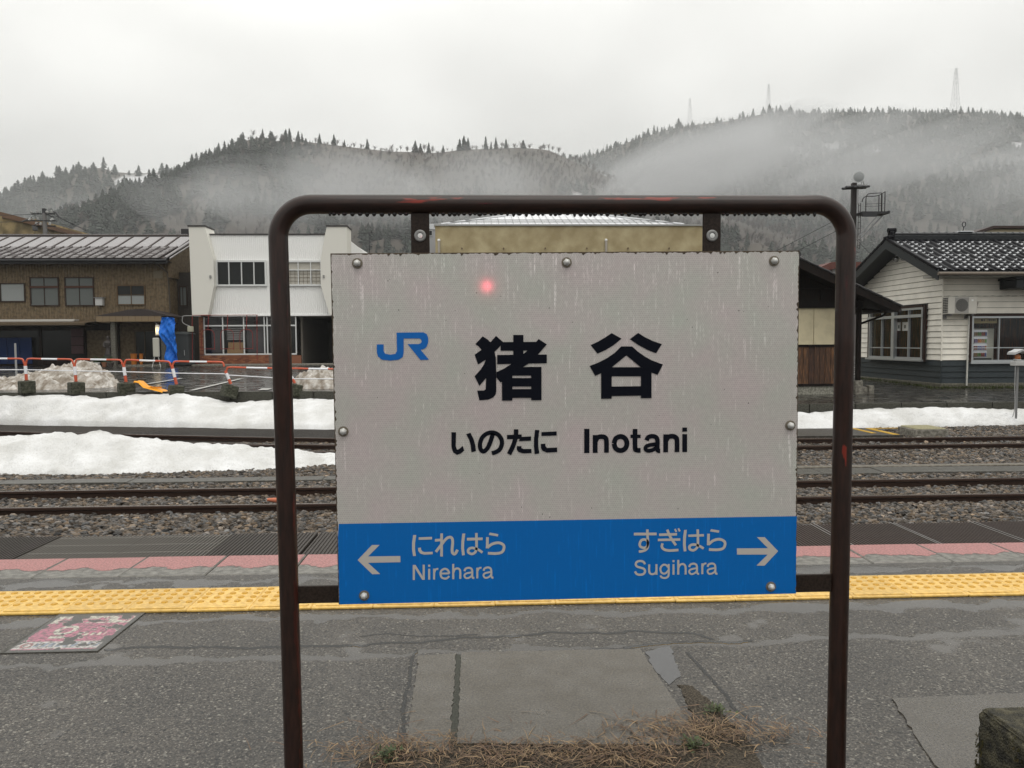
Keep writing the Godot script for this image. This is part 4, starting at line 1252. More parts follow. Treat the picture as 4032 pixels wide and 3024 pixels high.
func brown_house() -> void:
	var h := thing("brown_house", "two storey brown ribbed house with snowy tiled roof beside the white building", "house")
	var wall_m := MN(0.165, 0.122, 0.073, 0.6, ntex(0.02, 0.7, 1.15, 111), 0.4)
	var trim_m := M(0.035, 0.022, 0.016, 0.45)
	# body
	var st := S()
	bx(st, V(-40, 2.5, -53), V(-17.43, 5.95, -44.06))
	bx(st, V(-40, -0.1, -53), V(-17.43, 2.5, -45.6))
	ribbed(st, -40, -17.43, 2.5, 5.75, -44.05, 0.16, 0.025)
	var w := obj("wall", st, wall_m, h)
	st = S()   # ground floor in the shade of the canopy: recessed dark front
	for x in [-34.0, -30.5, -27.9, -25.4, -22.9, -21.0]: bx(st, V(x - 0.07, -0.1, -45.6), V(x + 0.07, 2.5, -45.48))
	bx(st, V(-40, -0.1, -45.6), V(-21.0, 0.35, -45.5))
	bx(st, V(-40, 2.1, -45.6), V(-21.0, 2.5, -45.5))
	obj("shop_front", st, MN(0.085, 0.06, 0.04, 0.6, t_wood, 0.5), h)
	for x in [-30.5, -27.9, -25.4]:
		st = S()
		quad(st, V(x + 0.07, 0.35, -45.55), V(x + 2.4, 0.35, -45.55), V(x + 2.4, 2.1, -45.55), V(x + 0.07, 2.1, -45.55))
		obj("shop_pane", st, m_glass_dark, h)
	st = S()   # side wall behind, set back
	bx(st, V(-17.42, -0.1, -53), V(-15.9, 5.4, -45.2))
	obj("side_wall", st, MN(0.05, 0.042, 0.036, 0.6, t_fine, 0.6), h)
	st = S()
	prism(st, PackedVector2Array([Vector2(43.9, 5.0), Vector2(43.9, 5.98), Vector2(47.5, 7.62), Vector2(52.0, 6.0), Vector2(52.0, 5.0)]), -0.1, 0.0, Transform3D(Basis(V(0, 0, -1), V(0, 1, 0), V(1, 0, 0)), V(-17.3, 0, 0)))
	obj("gable_wall", st, wall_m, h)
	# windows
	var pale := M(0.115, 0.125, 0.12, 0.2)
	pale.metallic_specular = 0.25
	var milky := M(0.25, 0.265, 0.26, 0.4)
	window(h, -27.6, 3.67, -25.28, 4.72, -44.02, [-26.6], [], trim_m, [m_glass_dark, milky])
	window(h, -25.02, 3.43, -23.44, 5.04, -44.02, [-24.24], [4.47], trim_m, [pale])
	window(h, -23.13, 3.43, -21.53, 5.04, -44.02, [-22.33], [4.47], trim_m, [pale])
	window(h, -20.29, 3.47, -18.73, 4.6, -44.02, [-19.5], [4.03], M(0.10, 0.062, 0.03, 0.5), [milky, milky, m_glass_dark, m_glass_dark])
	for q in [[-25.02, -23.44], [-23.13, -21.53]]:
		st = S()
		bx(st, V(q[0], 4.44, -43.97), V(q[1], 4.55, -43.93))
		obj("window_rail", st, M(0.07, 0.03, 0.02, 0.5), h)
	window(h, -17.3, 3.45, -16.85, 4.6, -45.18, [-17.1], [], trim_m, [pale])
	# flashing panels, meter box
	st = S()
	cbx(st, V(-21.37, 3.44, -44.0), V(-20.98, 3.86, -43.72), 0.02)
	var box := obj("vent_box", st, M(0.42, 0.42, 0.41, 0.5), h)
	st = S()
	bx(st, V(-21.42, 3.87, -44.0), V(-20.92, 3.9, -43.66))
	obj("cap", st, M(0.2, 0.2, 0.2, 0.5), box)
	st = S()
	bx(st, V(-18.25, 4.95, -44.02), V(-17.75, 5.38, -44.0))
	obj("wall_patch", st, M(0.15, 0.125, 0.085, 0.6), h)
	# roof: metal upper part, tiled lower part; eave z -43.2 y 5.98, ridge z -47.5 y 7.78
	var roof_m := MN(0.075, 0.06, 0.055, 0.5, t_fine, 0.8)
	var ez := -43.2
	var ey := 5.98
	var rz := -47.5
	var ry := 7.78
	var at := func(x: float, s: float, up := 0.0) -> Vector3:
		return V(x, lerpf(ey, ry, s) + up, lerpf(ez, rz, s))
	st = S()
	quad(st, at.call(-40.0, 0.0), at.call(-17.2, 0.0), at.call(-16.75, 1.0), at.call(-40.0, 1.0))
	quad(st, V(-40, ry, rz), V(-16.75, ry, rz), V(-16.75, 5.9, -52.5), V(-40, 5.9, -52.5))
	quad(st, V(-40, ey - 0.02, ez), V(-17.2, ey - 0.02, ez), V(-17.2, 5.8, -44.1), V(-40, 5.8, -44.1))
	var roof := obj("roof", st, roof_m, h)
	var snow_m := MN(0.40, 0.39, 0.395, 0.5, grain_tex(Color(0.72, 0.71, 0.71), Color(1, 1, 1), 0.03, 113, Color(0.5, 0.48, 0.47), 0.04), 1.0)
	# snow sheets between battens on the upper part
	var pitch := 0.905
	for i in 13:
		var x0 := -28.9 + i * pitch
		st = S()
		var a: Vector3 = at.call(x0 + 0.09, 0.47, 0.04)
		var b: Vector3 = at.call(minf(x0 + pitch - 0.09, -17.25), 0.47, 0.04)
		var c: Vector3 = at.call(minf(x0 + pitch - 0.05, -17.0), 0.93, 0.04)
		var d: Vector3 = at.call(x0 + 0.13, 0.93, 0.04)
		quad(st, a, b, c, d)
		quad(st, a + V(0, -0.04, 0.0), b + V(0, -0.04, 0.0), b, a)
		obj("roof_snow", st, snow_m, roof)
		st = S()
		tube(st, [at.call(x0, 0.44, 0.03), at.call(x0 + 0.02, 0.95, 0.03)], 0.05, 6)
		obj("batten", st, roof_m, roof)
	st = S()
	bx(st, V(-40, ry - 0.02, rz - 0.15), V(-17.3, ry + 0.06, rz + 0.15))
	var rd := obj("ridge", st, roof_m, roof)
	st = S()
	bx(st, V(-40, ry + 0.062, rz - 0.12), V(-17.6, ry + 0.10, rz + 0.14))
	obj("ridge_snow", st, snow_m, roof)
	# tiles with slush on their steps
	var tile := S()
	cbx(tile, V(-0.245, 0.0, -0.16), V(0.245, 0.035, 0.16), 0.008)
	bx(tile, V(0.17, 0.035, -0.16), V(0.243, 0.075, 0.155))
	var tm := tile.commit()
	var sl: Array = []
	for k in 3:
		var s := S()
		cbx(s, V(-0.21 + 0.03 * k, 0.034, -0.02 + 0.012 * k), V(0.14 - 0.06 * k, 0.05, 0.085), 0.006)
		sl.append(s.commit())
	var ang := atan2(ry - ey, ez - rz)
	var tile_ms := [M(0.045, 0.036, 0.034, 0.4), M(0.06, 0.05, 0.048, 0.45)]
	for j in 9:
		for i in 23:
			var s := 0.02 + j * 0.05
			var x := -28.55 + i * 0.49 + j * 0.03
			if x > -17.35: continue
			var p: Vector3 = at.call(x, s, 0.02)
			var xf := Transform3D(Basis(Vector3.RIGHT, ang + 0.07), p)
			var o := put("tile", tm, tile_ms[rng.randi() % 2], roof, xf)
			var q := rng.randf()
			var k := absi((i * 3 + j * 5) % 7)
			if q < 0.86 and not (k == 0 and q < 0.7): put("slush", sl[rng.randi() % 3], snow_m, roof, xf)
	# verge and gutter
	st = S()
	tube(st, [at.call(-17.22, -0.02, 0.06), at.call(-16.8, 1.0, 0.08)], 0.07, 6)
	tube(st, [at.call(-16.98, -0.02, 0.02), at.call(-16.6, 0.8, 0.04)], 0.04, 6)
	obj("verge", st, snow_m, roof)
	st = S()
	tube(st, [V(-40, 5.88, -43.12), V(-17.15, 5.86, -43.12)], 0.07, 8)
	bx(st, V(-40, 5.7, -43.3), V(-17.2, 5.92, -43.2))
	obj("gutter", st, M(0.03, 0.03, 0.032, 0.4), h)
	st = S()
	tube(st, catmull([V(-17.9, 5.8, -43.15), V(-17.5, 5.35, -43.8), V(-17.42, 4.9, -43.95), V(-17.36, 2.5, -43.95), V(-17.36, 0.1, -43.95)], 4), 0.04, 6)
	obj("downpipe", st, M(0.06, 0.05, 0.04, 0.5), h)
	st = S()
	cbx(st, V(-18.15, 7.75, -48.4), V(-17.63, 8.28, -47.9), 0.02)
	cbx(st, V(-17.98, 7.3, -47.7), V(-17.1, 7.75, -47.3), 0.02)
	obj("chimney", st, M(0.03, 0.028, 0.03, 0.6), roof)
	# long canopy over the shop front
	st = S()
	quad(st, V(-40, 2.45, -42.2), V(-21.2, 2.45, -42.2), V(-21.2, 2.62, -44.0), V(-40, 2.62, -44.0))
	quad(st, V(-40, 2.33, -44.0), V(-21.2, 2.33, -44.0), V(-21.2, 2.33, -42.2), V(-40, 2.33, -42.2))
	quad(st, V(-40, 2.33, -42.2), V(-21.2, 2.33, -42.2), V(-21.2, 2.45, -42.2), V(-40, 2.45, -42.2))
	obj("canopy", st, MN(0.11, 0.08, 0.05, 0.6, t_fine, 0.8), h)
	st = S()
	bx(st, V(-40, 2.6, -43.7), V(-22.25, 2.68, -43.2))
	bx(st, V(-40, 2.55, -43.2), V(-22.25, 2.60, -43.1))
	obj("awning_rail", st, M(0.4, 0.38, 0.35, 0.5), h)
	# hanging cloth and blue sheet in the dark shop front
	st = S()
	for k in 3: cbx(st, V(-23.6, 0.75 + k * 0.5, -45.4), V(-22.9, 1.22 + k * 0.5, -45.34), 0.02)
	obj("curtain", st, MN(0.14, 0.085, 0.09, 0.8, t_fine, 1.0), h)
	st = S()
	for k in 8: bx(st, V(-28.6 + k * 0.35, 0.2, -45.4 + 0.05 * (k % 2)), V(-28.25 + k * 0.35, 1.7, -45.35 + 0.05 * (k % 2)))
	obj("blue_sheet", st, MN(0.016, 0.045, 0.16, 0.6, t_fine, 1.0), h)
	# porch
	var porch_m := MN(0.05, 0.04, 0.038, 0.5, t_fine, 1.0)
	st = S()
	prism(st, PackedVector2Array([Vector2(-20.52, 2.80), Vector2(-16.57, 2.78), Vector2(-16.9, 2.88), Vector2(-17.75, 3.12), Vector2(-18.1, 3.17), Vector2(-18.7, 3.14), Vector2(-19.3, 3.02)]), -44.0, -41.9)
	var porch := obj("porch_roof", st, porch_m, h)
	var fas := S()
	cbx(fas, V(0.004, 2.49, -41.95), V(0.336, 2.79, -41.91), 0.006)
	var fm := fas.commit()
	for i in 10: put("fascia_panel", fm, M(0.19, 0.14, 0.085, 0.6), porch, T(-20.45 + i * 0.341, 0, 0))
	st = S()
	bx(st, V(-20.4, 2.5, -43.9), V(-17.1, 2.78, -42.13))
	obj("porch_ceiling", st, wall_m, porch)
	for x in [-19.75, -17.1]:
		st = S()
		cbx(st, V(x - 0.12, -0.05, -42.45), V(x + 0.12, 2.5, -42.2), 0.015)
		obj("pillar", st, MN(0.16, 0.155, 0.14, 0.6, t_conc, 1.0), h)
	# entrance
	window(h, -20.1, 0.2, -17.75, 2.1, -45.58, [-19.5, -18.75, -18.0], [], M(0.10, 0.07, 0.04, 0.5), [m_glass_dark], 0.09, 0.07, Transform3D.IDENTITY, "entrance_door")
	st = S()
	cbx(st, V(-20.2, -0.02, -45.5), V(-17.3, 0.16, -42.6), 0.02)
	obj("entrance_step", st, m_conc, h)

func bricks(parent: Node, x0: float, x1: float, y0: float, y1: float, z: float, ms: Array, meshes: Array) -> void:
	var j := 0
	var y := y0
	while y < y1 - 0.03:
		var x := x0 + (0.0 if j % 2 == 0 else -0.11)
		while x < x1 - 0.02:
			var a := maxf(x, x0)
			var b := minf(x + 0.21, x1)
			var o := put("brick", meshes[0], ms[rng.randi() % ms.size()], parent, Transform3D(Basis().scaled(V((b - a) / 0.21, 1, 1)), V(a, y, z + rng.randf() * 0.008)))
			x += 0.22
		y += 0.068
		j += 1

func white_house() -> void:
	var h := thing("white_building", "two storey white corrugated building with flared wing walls and a brick shop base", "building")
	var white := M(0.80, 0.80, 0.785, 0.55)
	var cream := M(0.66, 0.645, 0.59, 0.7)
	var cap := M(0.05, 0.045, 0.045, 0.5)
	var st := S()
	bx(st, V(-15.95, 2.9, -54), V(-7.5, 7.2, -44.06))
	ribbed(st, -15.2, -8.2, 2.9, 7.36, -44.05, 0.11, 0.02)
	bx(st, V(-15.2, 2.83, -44.9), V(-7.6, 2.92, -44.0))
	obj("wall", st, white, h)
	var wing := PackedVector2Array([Vector2(-16.07, 7.757), Vector2(-15.2, 7.757), Vector2(-15.1, 7.375), Vector2(-14.77, 5.97), Vector2(-14.78, 4.49), Vector2(-15.15, 2.86), Vector2(-16.02, 2.85)])
	st = S()
	prism(st, wing, -45.0, -43.55)
	obj("wing_wall", st, cream, h)
	st = S()
	bx(st, V(-16.12, 7.76, -45.05), V(-15.16, 7.83, -43.5))
	obj("coping", st, cap, h)
	var wing2 := PackedVector2Array([Vector2(-7.4, 7.757), Vector2(-8.5, 7.757), Vector2(-8.6, 7.375), Vector2(-8.87, 5.97), Vector2(-8.89, 4.49), Vector2(-8.44, 2.86), Vector2(-7.45, 2.85)])
	st = S()
	prism(st, wing2, -45.0, -43.55)
	obj("wing_wall", st, cream, h)
	st = S()
	bx(st, V(-8.55, 7.76, -45.05), V(-7.35, 7.83, -43.5))
	obj("coping", st, cap, h)
	st = S()
	bx(st, V(-15.1, 7.36, -44.6), V(-8.6, 7.43, -43.98))
	obj("coping", st, cap, h)
	st = S()
	prism(st, PackedVector2Array([Vector2(-8.3, 7.75), Vector2(-5.4, 5.9), Vector2(-5.4, 3.0), Vector2(-8.3, 3.0)]), -56, -50)
	obj("rear_roof", st, white, h)
	for q in [[-14.95, 5.0], [-8.72, 5.0]]:
		st = S()
		cbx(st, V(q[0] - 0.045, q[1] - 0.08, -43.55), V(q[0] + 0.045, q[1] + 0.08, -43.48), 0.01)
		obj("wall_vent", st, M(0.25, 0.25, 0.24, 0.5), h)
	# upper windows
	var fm := M(0.62, 0.63, 0.62, 0.35, 0.2)
	window(h, -14.79, 4.5, -11.98, 5.95, -44.02, [-14.07, -13.37, -12.68], [], fm, [m_glass_dark], 0.1, 0.10)
	var paper := M(0.42, 0.40, 0.35, 0.5)
	var w2 := window(h, -11.7, 4.5, -8.88, 5.93, -44.02, [-10.95, -10.22, -9.52], [5.4], fm, [paper, paper, paper, paper, m_glass_dark], 0.1, 0.10)
	st = S()
	for i in 12: bx(st, V(-11.6 + i * 0.235, 4.6, -43.985), V(-11.585 + i * 0.235, 5.4, -43.975))
	for j in 3: bx(st, V(-11.6, 4.78 + j * 0.2, -43.986), V(-8.98, 4.795 + j * 0.2, -43.974))
	obj("lattice", st, M(0.14, 0.11, 0.08, 0.6), w2)
	# shop below: dark room with glazing
	st = S()
	bx(st, V(-15.95, -0.1, -54), V(-7.5, 2.83, -52.0))
	bx(st, V(-15.95, -0.1, -52.0), V(-15.85, 2.83, -44.3))
	bx(st, V(-7.7, -0.1, -52.0), V(-7.5, 2.83, -44.3))
	bx(st, V(-10.3, -0.1, -52.0), V(-10.2, 2.83, -44.6))
	bx(st, V(-15.85, 2.78, -52.0), V(-7.7, 2.83, -44.9))
	obj("shop_room", st, MN(0.15, 0.135, 0.115, 0.7, t_fine, 0.6), h)
	st = S()
	bx(st, V(-15.6, 0.64, -44.25), V(-10.45, 0.72, -44.15))
	for x in [-15.6, -14.56, -13.39, -12.24, -12.08, -10.47]: bx(st, V(x - 0.03, 0.72, -44.25), V(x + 0.03, 2.80, -44.15))
	bx(st, V(-15.57, 2.26, -44.245), V(-10.5, 2.34, -44.155))
	var shop := obj("shop_window", st, fm, h)
	for q in [[-15.57, -14.59], [-14.53, -13.42], [-13.36, -12.27], [-12.05, -10.5]]:
		for yy in [[0.72, 2.26], [2.34, 2.80]]:
			st = S()
			quad(st, V(q[0], yy[0], -44.2), V(q[1], yy[0], -44.2), V(q[1], yy[1], -44.2), V(q[0], yy[1], -44.2))
			obj("pane", st, m_glass, shop)
	# things behind the glass
	st = S()
	for q in [[-15.3, -14.6], [-13.3, -12.35], [-12.0, -11.3]]: cbx(st, V(q[0], 0.75, -44.5), V(q[1], 2.2, -44.4), 0.03)
	obj("curtain", st, MN(0.07, 0.066, 0.068, 0.8, t_fine, 1.0), h)
	st = S()
	for k in 6: bx(st, V(-14.4, 1.5 + k * 0.12, -44.42), V(-13.5, 1.58 + k * 0.12, -44.38))
	obj("blind", st, M(0.2, 0.195, 0.19, 0.6), h)
	st = S()
	cbx(st, V(-14.4, 0.72, -44.9), V(-13.5, 1.0, -44.32), 0.01)
	cbx(st, V(-14.35, 1.0, -44.85), V(-13.5, 1.35, -44.36), 0.01)
	obj("cardboard_box", st, MN(0.30, 0.19, 0.095, 0.8, t_fine, 1.0), h)
	# brick base and column
	var bm := box_mesh(V(0.006, 0.005, -0.05), V(0.204, 0.062, 0.0), 0.004)
	var ms := [M(0.23, 0.085, 0.045, 0.8), M(0.30, 0.13, 0.065, 0.8), M(0.17, 0.062, 0.038, 0.8), M(0.26, 0.10, 0.05, 0.8)]
	st = S()
	bx(st, V(-15.85, -0.1, -44.3), V(-11.0, 0.645, -44.13))
	bx(st, V(-15.85, 0.645, -44.3), V(-15.62, 2.83, -44.13))
	var base := obj("brick_wall", st, M(0.13, 0.10, 0.085, 0.85), h)
	bricks(base, -15.86, -12.0, 0.15, 0.645, -44.09, ms, [bm])
	bricks(base, -15.86, -15.63, 0.66, 2.8, -44.09, ms, [bm])
	st = S()
	bx(st, V(-11.0, -0.1, -44.3), V(-10.2, 0.6, -44.1))
	obj("brick_return", st, M(0.2, 0.085, 0.05, 0.85), h)
	st = S()
	cbx(st, V(-16.0, -0.1, -44.2), V(-7.5, 0.14, -43.2), 0.02)
	obj("front_step", st, m_conc, h)
	# red rod frames of the old awning in front of the shop
	var red := M(0.20, 0.028, 0.025, 0.5)
	st = S()
	for x in [-16.0, -15.1, -14.05, -13.0, -12.45]: tube(st, [V(x, 2.86, -43.5), V(x, 2.1 if x != -16.0 and x != -12.45 else 0.35, -43.35)], 0.022, 5)
	tube(st, [V(-16.0, 2.87, -43.5), V(-12.4, 2.87, -43.5)], 0.022, 5)
	tube(st, catmull([V(-16.0, 0.35, -43.35), V(-15.8, 0.25, -43.2), V(-15.6, 0.2, -43.1)], 3), 0.022, 5)
	for x in [-15.1, -14.05, -13.0]:
		tube(st, catmull([V(x - 0.35, 0.95, -43.3), V(x - 0.35, 1.75, -43.3), V(x - 0.3, 1.95, -43.3), V(x - 0.15, 2.05, -43.3), V(x + 0.15, 2.05, -43.3), V(x + 0.3, 1.95, -43.3), V(x + 0.35, 1.75, -43.3), V(x + 0.35, 0.95, -43.3)], 3), 0.02, 5)
		tube(st, [V(x - 0.35, 1.0, -43.3), V(x + 0.35, 1.0, -43.3)], 0.018, 5)
	tag(obj("awning_frame", st, red), "thin red steel rod frame standing in front of the white building's shop window", "frame")

# ------------------------------------------------------------------ station house on the right
func s_tile(w: float, l: float) -> Array:      # one S shaped pantile and the slush lying in it
	var st := S()
	var prof: Array = []
	for i in 9:
		var t := i / 8.0
		prof.append(Vector2((t - 0.5) * w * 1.08, 0.030 * sin(t * TAU * 0.95 + 0.4) + 0.01))
	for i in 8:
		var a: Vector2 = prof[i]
		var b: Vector2 = prof[i + 1]
		quad(st, V(a.x, a.y, l * 0.55), V(b.x, b.y, l * 0.55), V(b.x, b.y - 0.012, -l * 0.55), V(a.x, a.y - 0.012, -l * 0.55))
		quad(st, V(a.x, a.y - 0.03, l * 0.55), V(b.x, b.y - 0.03, l * 0.55), V(b.x, b.y, l * 0.55), V(a.x, a.y, l * 0.55))
	var out: Array = [st.commit()]
	for k in 3:
		var s := S()
		for i in range(5 - (k % 2), 8):
			var a: Vector2 = prof[i]
			var b: Vector2 = prof[i + 1]
			var z0 := l * (0.40 - 0.06 * k) - 0.016 * (i % 2)
			var z1 := l * (0.14 - 0.10 * ((i + k) % 2))
			quad(s, V(a.x, a.y + 0.008, z0), V(b.x, b.y + 0.008, z0), V(b.x, b.y + 0.007, z1), V(a.x, a.y + 0.007, z1))
			quad(s, V(a.x, a.y - 0.004, z0 + 0.006), V(b.x, b.y - 0.004, z0 + 0.006), V(b.x, b.y + 0.008, z0), V(a.x, a.y + 0.008, z0))
		out.append(s.commit())
	return out

func board(parent: Node, a: Vector3, b: Vector3, hgt: float, outw: Vector3, m: Material) -> void:   # clapboard whose lower edge runs from a to b
	var st := S()
	var lo := outw * 0.042
	var hi := outw * 0.006
	var u := Vector3.UP * (hgt - 0.014)
	quad(st, a + lo, b + lo, b + u + hi, a + u + hi)
	quad(st, a, b, b + lo, a + lo)
	tri(st, a, a + lo, a + u + hi)
	tri(st, b + lo, b, b + u + hi)
	obj("board", st, m, parent)

func station_house() -> void:
	var h := thing("station_house", "white clapboard station house with dark base and black glazed tile roof", "building")
	var white := MN(0.80, 0.765, 0.68, 0.6, ntex(0.006, 0.93, 1.03, 131), 0.5)
	var base := MN(0.028, 0.036, 0.040, 0.5, ntex(0.015, 0.8, 1.2, 132), 0.7)
	var trim := M(0.017, 0.019, 0.021, 0.5)
	var alu := M(0.42, 0.44, 0.45, 0.35, 0.6)
	var brown := MN(0.42, 0.24, 0.12, 0.6, t_wood, 0.5)
	var X := 14.72
	var Z := -24.0
	var ZB := -29.3
	var sx := X + 0.05
	var sz := Z - 0.05
	var roof_y := func(z: float) -> float:
		return 4.62 - absf(z + 26.2) * (1.27 / 3.0)
	# shell with real openings
	var st := S()
	bx(st, V(sx, -0.3, ZB), V(sx + 0.1, 0.58, sz))
	bx(st, V(sx, 0.58, ZB), V(sx + 0.1, 2.36, -28.4))
	bx(st, V(sx, 0.58, -24.9), V(sx + 0.1, 2.36, sz))
	bx(st, V(sx, 2.36, ZB), V(sx + 0.1, 3.2, sz))
	prism(st, PackedVector2Array([Vector2(-sz, 3.2), Vector2(-sz, 3.75), Vector2(26.2, 4.6), Vector2(29.3, 3.3), Vector2(29.3, 3.2)]), 0, 0.1, Transform3D(Basis(V(0, 0, -1), V(0, 1, 0), V(1, 0, 0)), V(sx, 0, 0)))
	bx(st, V(sx + 0.1, -0.3, sz - 0.1), V(15.69, 3.7, sz))
	bx(st, V(15.69, -0.3, sz - 0.1), V(18.5, 0.56, sz))
	bx(st, V(15.69, 2.03, sz - 0.1), V(18.5, 3.7, sz))
	bx(st, V(18.5, -0.3, sz - 0.1), V(26, 3.7, sz))
	obj("wall", st, M(0.06, 0.055, 0.05, 0.8), h)
	st = S()
	bx(st, V(sx + 0.1, -0.3, ZB - 0.1), V(26, 3.4, ZB))
	bx(st, V(25.9, -0.3, ZB), V(26, 3.4, sz - 0.1))
	bx(st, V(sx + 0.1, 2.9, ZB), V(25.9, 3.0, sz - 0.1))
	bx(st, V(17.6, -0.2, -26.2), V(19.0, 2.9, -26.1))
	obj("inner_wall", st, brown, h)
	st = S()
	bx(st, V(sx + 0.1, -0.3, ZB), V(25.9, -0.2, sz - 0.1))
	obj("floor", st, M(0.14, 0.13, 0.12, 0.5), h)
	st = S()
	cbx(st, V(X - 0.02, -0.4, ZB), V(26, -0.12, Z + 0.02), 0.02)
	obj("foundation", st, MN(0.16, 0.155, 0.13, 0.7, t_conc, 1.0), h)
	# boards on the gable wall (faces -x) and the front wall
	var o := V(-1, 0, 0)
	for j in 24:
		var y := -0.12 + j * 0.186
		var m := base if j < 4 else white
		var zz0 := Z
		var zz1 := ZB
		if y > 3.2:
			var half := (4.55 - y - 0.03) / (1.27 / 3.0)
			if half < 0.1: continue
			zz0 = minf(Z, -26.2 + half)
			zz1 = maxf(ZB, -26.2 - half)
		if y > 0.6 and y < 2.3:
			board(h, V(sx, y, ZB), V(sx, y, -28.45), 0.19, o, m)
			board(h, V(sx, y, -24.85), V(sx, y, Z), 0.19, o, m)
		else: board(h, V(sx, y, zz1), V(sx, y, zz0), 0.19, o, m)
		if y < 3.5:
			if y > 0.5 and y < 1.95:
				board(h, V(X + 0.02, y, sz), V(15.66, y, sz), 0.19, V(0, 0, 1), m)
				board(h, V(18.5, y, sz), V(22, y, sz), 0.19, V(0, 0, 1), m)
			else: board(h, V(X + 0.02, y, sz), V(22, y, sz), 0.19, V(0, 0, 1), m)
	st = S()
	bx(st, V(X - 0.004, -0.14, Z - 0.035), V(X + 0.032, 0.60, Z + 0.004))
	obj("corner_post", st, base, h)
	st = S()
	bx(st, V(X - 0.004, 0.605, Z - 0.035), V(X + 0.032, 3.6, Z + 0.004))
	obj("corner_post", st, white, h)
	# gable window: built facing +z, turned to face -x
	var gx := Transform3D(Basis(Vector3.UP, -PI / 2), V(X - 0.05, 0, -26.65))
	var panes := [m_glass]
	window(h, -1.75, 0.62, 1.75, 2.36, -0.02, [-0.85, -0.05, 0.05, 0.9], [1.0, 2.07], alu, panes, 0.07, 0.09, gx)
	st = S()
	bx(st, V(-1.82, 0.56, -0.02), V(1.82, 0.62, 0.16), gx)
	bx(st, V(-1.78, 2.03, 0.07), V(1.78, 2.13, 0.13), gx)
	bx(st, V(-0.09, 0.62, 0.07), V(0.09, 2.36, 0.12), gx)
	obj("window_sill", st, alu, h)
	st = S()
	bx(st, V(-1.87, 0.56, -0.02), V(-1.75, 2.42, 0.05), gx)
	bx(st, V(1.75, 0.56, -0.02), V(1.84, 2.42, 0.05), gx)
	bx(st, V(-1.75, 2.36, -0.02), V(1.75, 2.43, 0.08), gx)
	obj("window_casing", st, M(0.03, 0.016, 0.013, 0.5), h)
	window(h, 15.69, 0.56, 18.5, 2.02, Z - 0.06, [16.6, 17.55], [1.01], alu, panes, 0.06, 0.08)
	st = S()
	bx(st, V(15.63, 0.56, Z - 0.04), V(15.69, 2.08, Z + 0.03))
	bx(st, V(15.69, 2.02, Z - 0.04), V(18.5, 2.09, Z + 0.04))
	obj("window_casing", st, M(0.03, 0.016, 0.013, 0.5), h)
	st = S()
	bx(st, V(15.66, 0.50, Z - 0.04), V(18.55, 0.56, Z + 0.07))
	obj("window_sill", st, alu, h)
	# roof
	var eave := V(0, 3.40, -23.15)
	var ridge := V(0, 4.72, -26.2)
	var at := func(x: float, s: float, up := 0.0) -> Vector3:
		return V(x, lerpf(eave.y, ridge.y, s) + up, lerpf(eave.z, ridge.z, s))
	st = S()
	prism(st, PackedVector2Array([Vector2(23.15, 3.30), Vector2(23.15, 3.38), Vector2(26.2, 4.70), Vector2(30.0, 3.08), Vector2(30.0, 2.98), Vector2(26.2, 4.55)]), 0, 12.0, Transform3D(Basis(V(0, 0, -1), V(0, 1, 0), V(1, 0, 0)), V(14.06, 0, 0)))
	var roof := obj("roof", st, trim, h)
	st = S()
	prism(st, PackedVector2Array([Vector2(23.12, 3.10), Vector2(23.12, 3.42), Vector2(26.2, 4.72), Vector2(30.02, 3.10), Vector2(30.02, 2.82), Vector2(26.2, 4.42)]), 0, 0.05, Transform3D(Basis(V(0, 0, -1), V(0, 1, 0), V(1, 0, 0)), V(14.0, 0, 0)))
	obj("barge_board", st, MN(0.030, 0.034, 0.036, 0.5, t_fine, 1.0), roof)
	var meshes := s_tile(0.262, 0.25)
	var glaze := StandardMaterial3D.new()
	glaze.albedo_color = lin(0.008, 0.008, 0.010)
	glaze.roughness = 0.28
	glaze.metallic_specular = 0.15
	var slush := M(0.54, 0.55, 0.57, 0.4)
	var ang := atan2(1.32, 3.05)
	for j in 13:
		for i in 23:
			var p: Vector3 = at.call(14.2 + i * 0.262, (j + 0.45) / 13.4, 0.03)
			var xf := Transform3D(Basis(Vector3.RIGHT, ang + 0.09), p)
			put("roof_tile", meshes[0], glaze, roof, xf)
			if rng.randf() < 0.8 - 0.3 * float(j == 0): put("slush", meshes[1 + rng.randi() % 3], slush, roof, xf)
	# verge tiles stepping down the gable edge
	st = S()
	cbx(st, V(-0.07, -0.06, -0.135), V(0.07, 0.045, 0.135), 0.015)
	var vt := st.commit()
	for j in 13: put("verge_tile", vt, glaze, roof, Transform3D(Basis(Vector3.RIGHT, ang + 0.06), at.call(14.05, (j + 0.45) / 13.2, 0.05)))
	for j in 13: put("verge_tile", vt, glaze, roof, Transform3D(Basis(Vector3.RIGHT, -ang - 0.06), V(14.05, lerpf(3.14, 4.74, (j + 0.45) / 13.2) + 0.03, lerpf(-30.0, -26.2, (j + 0.45) / 13.2))))
	# ridge: stacked base courses, round cap tiles with collars
	st = S()
	cbx(st, V(14.25, 4.70, -26.29), V(26, 4.88, -26.11), 0.02)
	obj("ridge_course", st, trim, roof)
	st = S()
	tube(st, [V(0, 0, 0), V(0.262, 0, 0)], 0.075, 12)
	tube(st, [V(-0.012, 0, 0), V(0.024, 0, 0)], 0.088, 12)
	var cap := st.commit()
	for i in 24: put("ridge_tile", cap, M(0.016, 0.018, 0.02, 0.2), roof, T(14.3 + i * 0.262, 4.92, -26.2))
	st = S()
	cbx(st, V(14.12, 4.68, -26.33), V(14.24, 5.02, -26.07), 0.03)
	tube(st, [V(14.08, 5.05, -26.2), V(14.34, 5.06, -26.2)], 0.085, 12)
	tube(st, [V(14.0, 4.78, -26.06), V(14.22, 4.84, -26.1)], 0.07, 10)
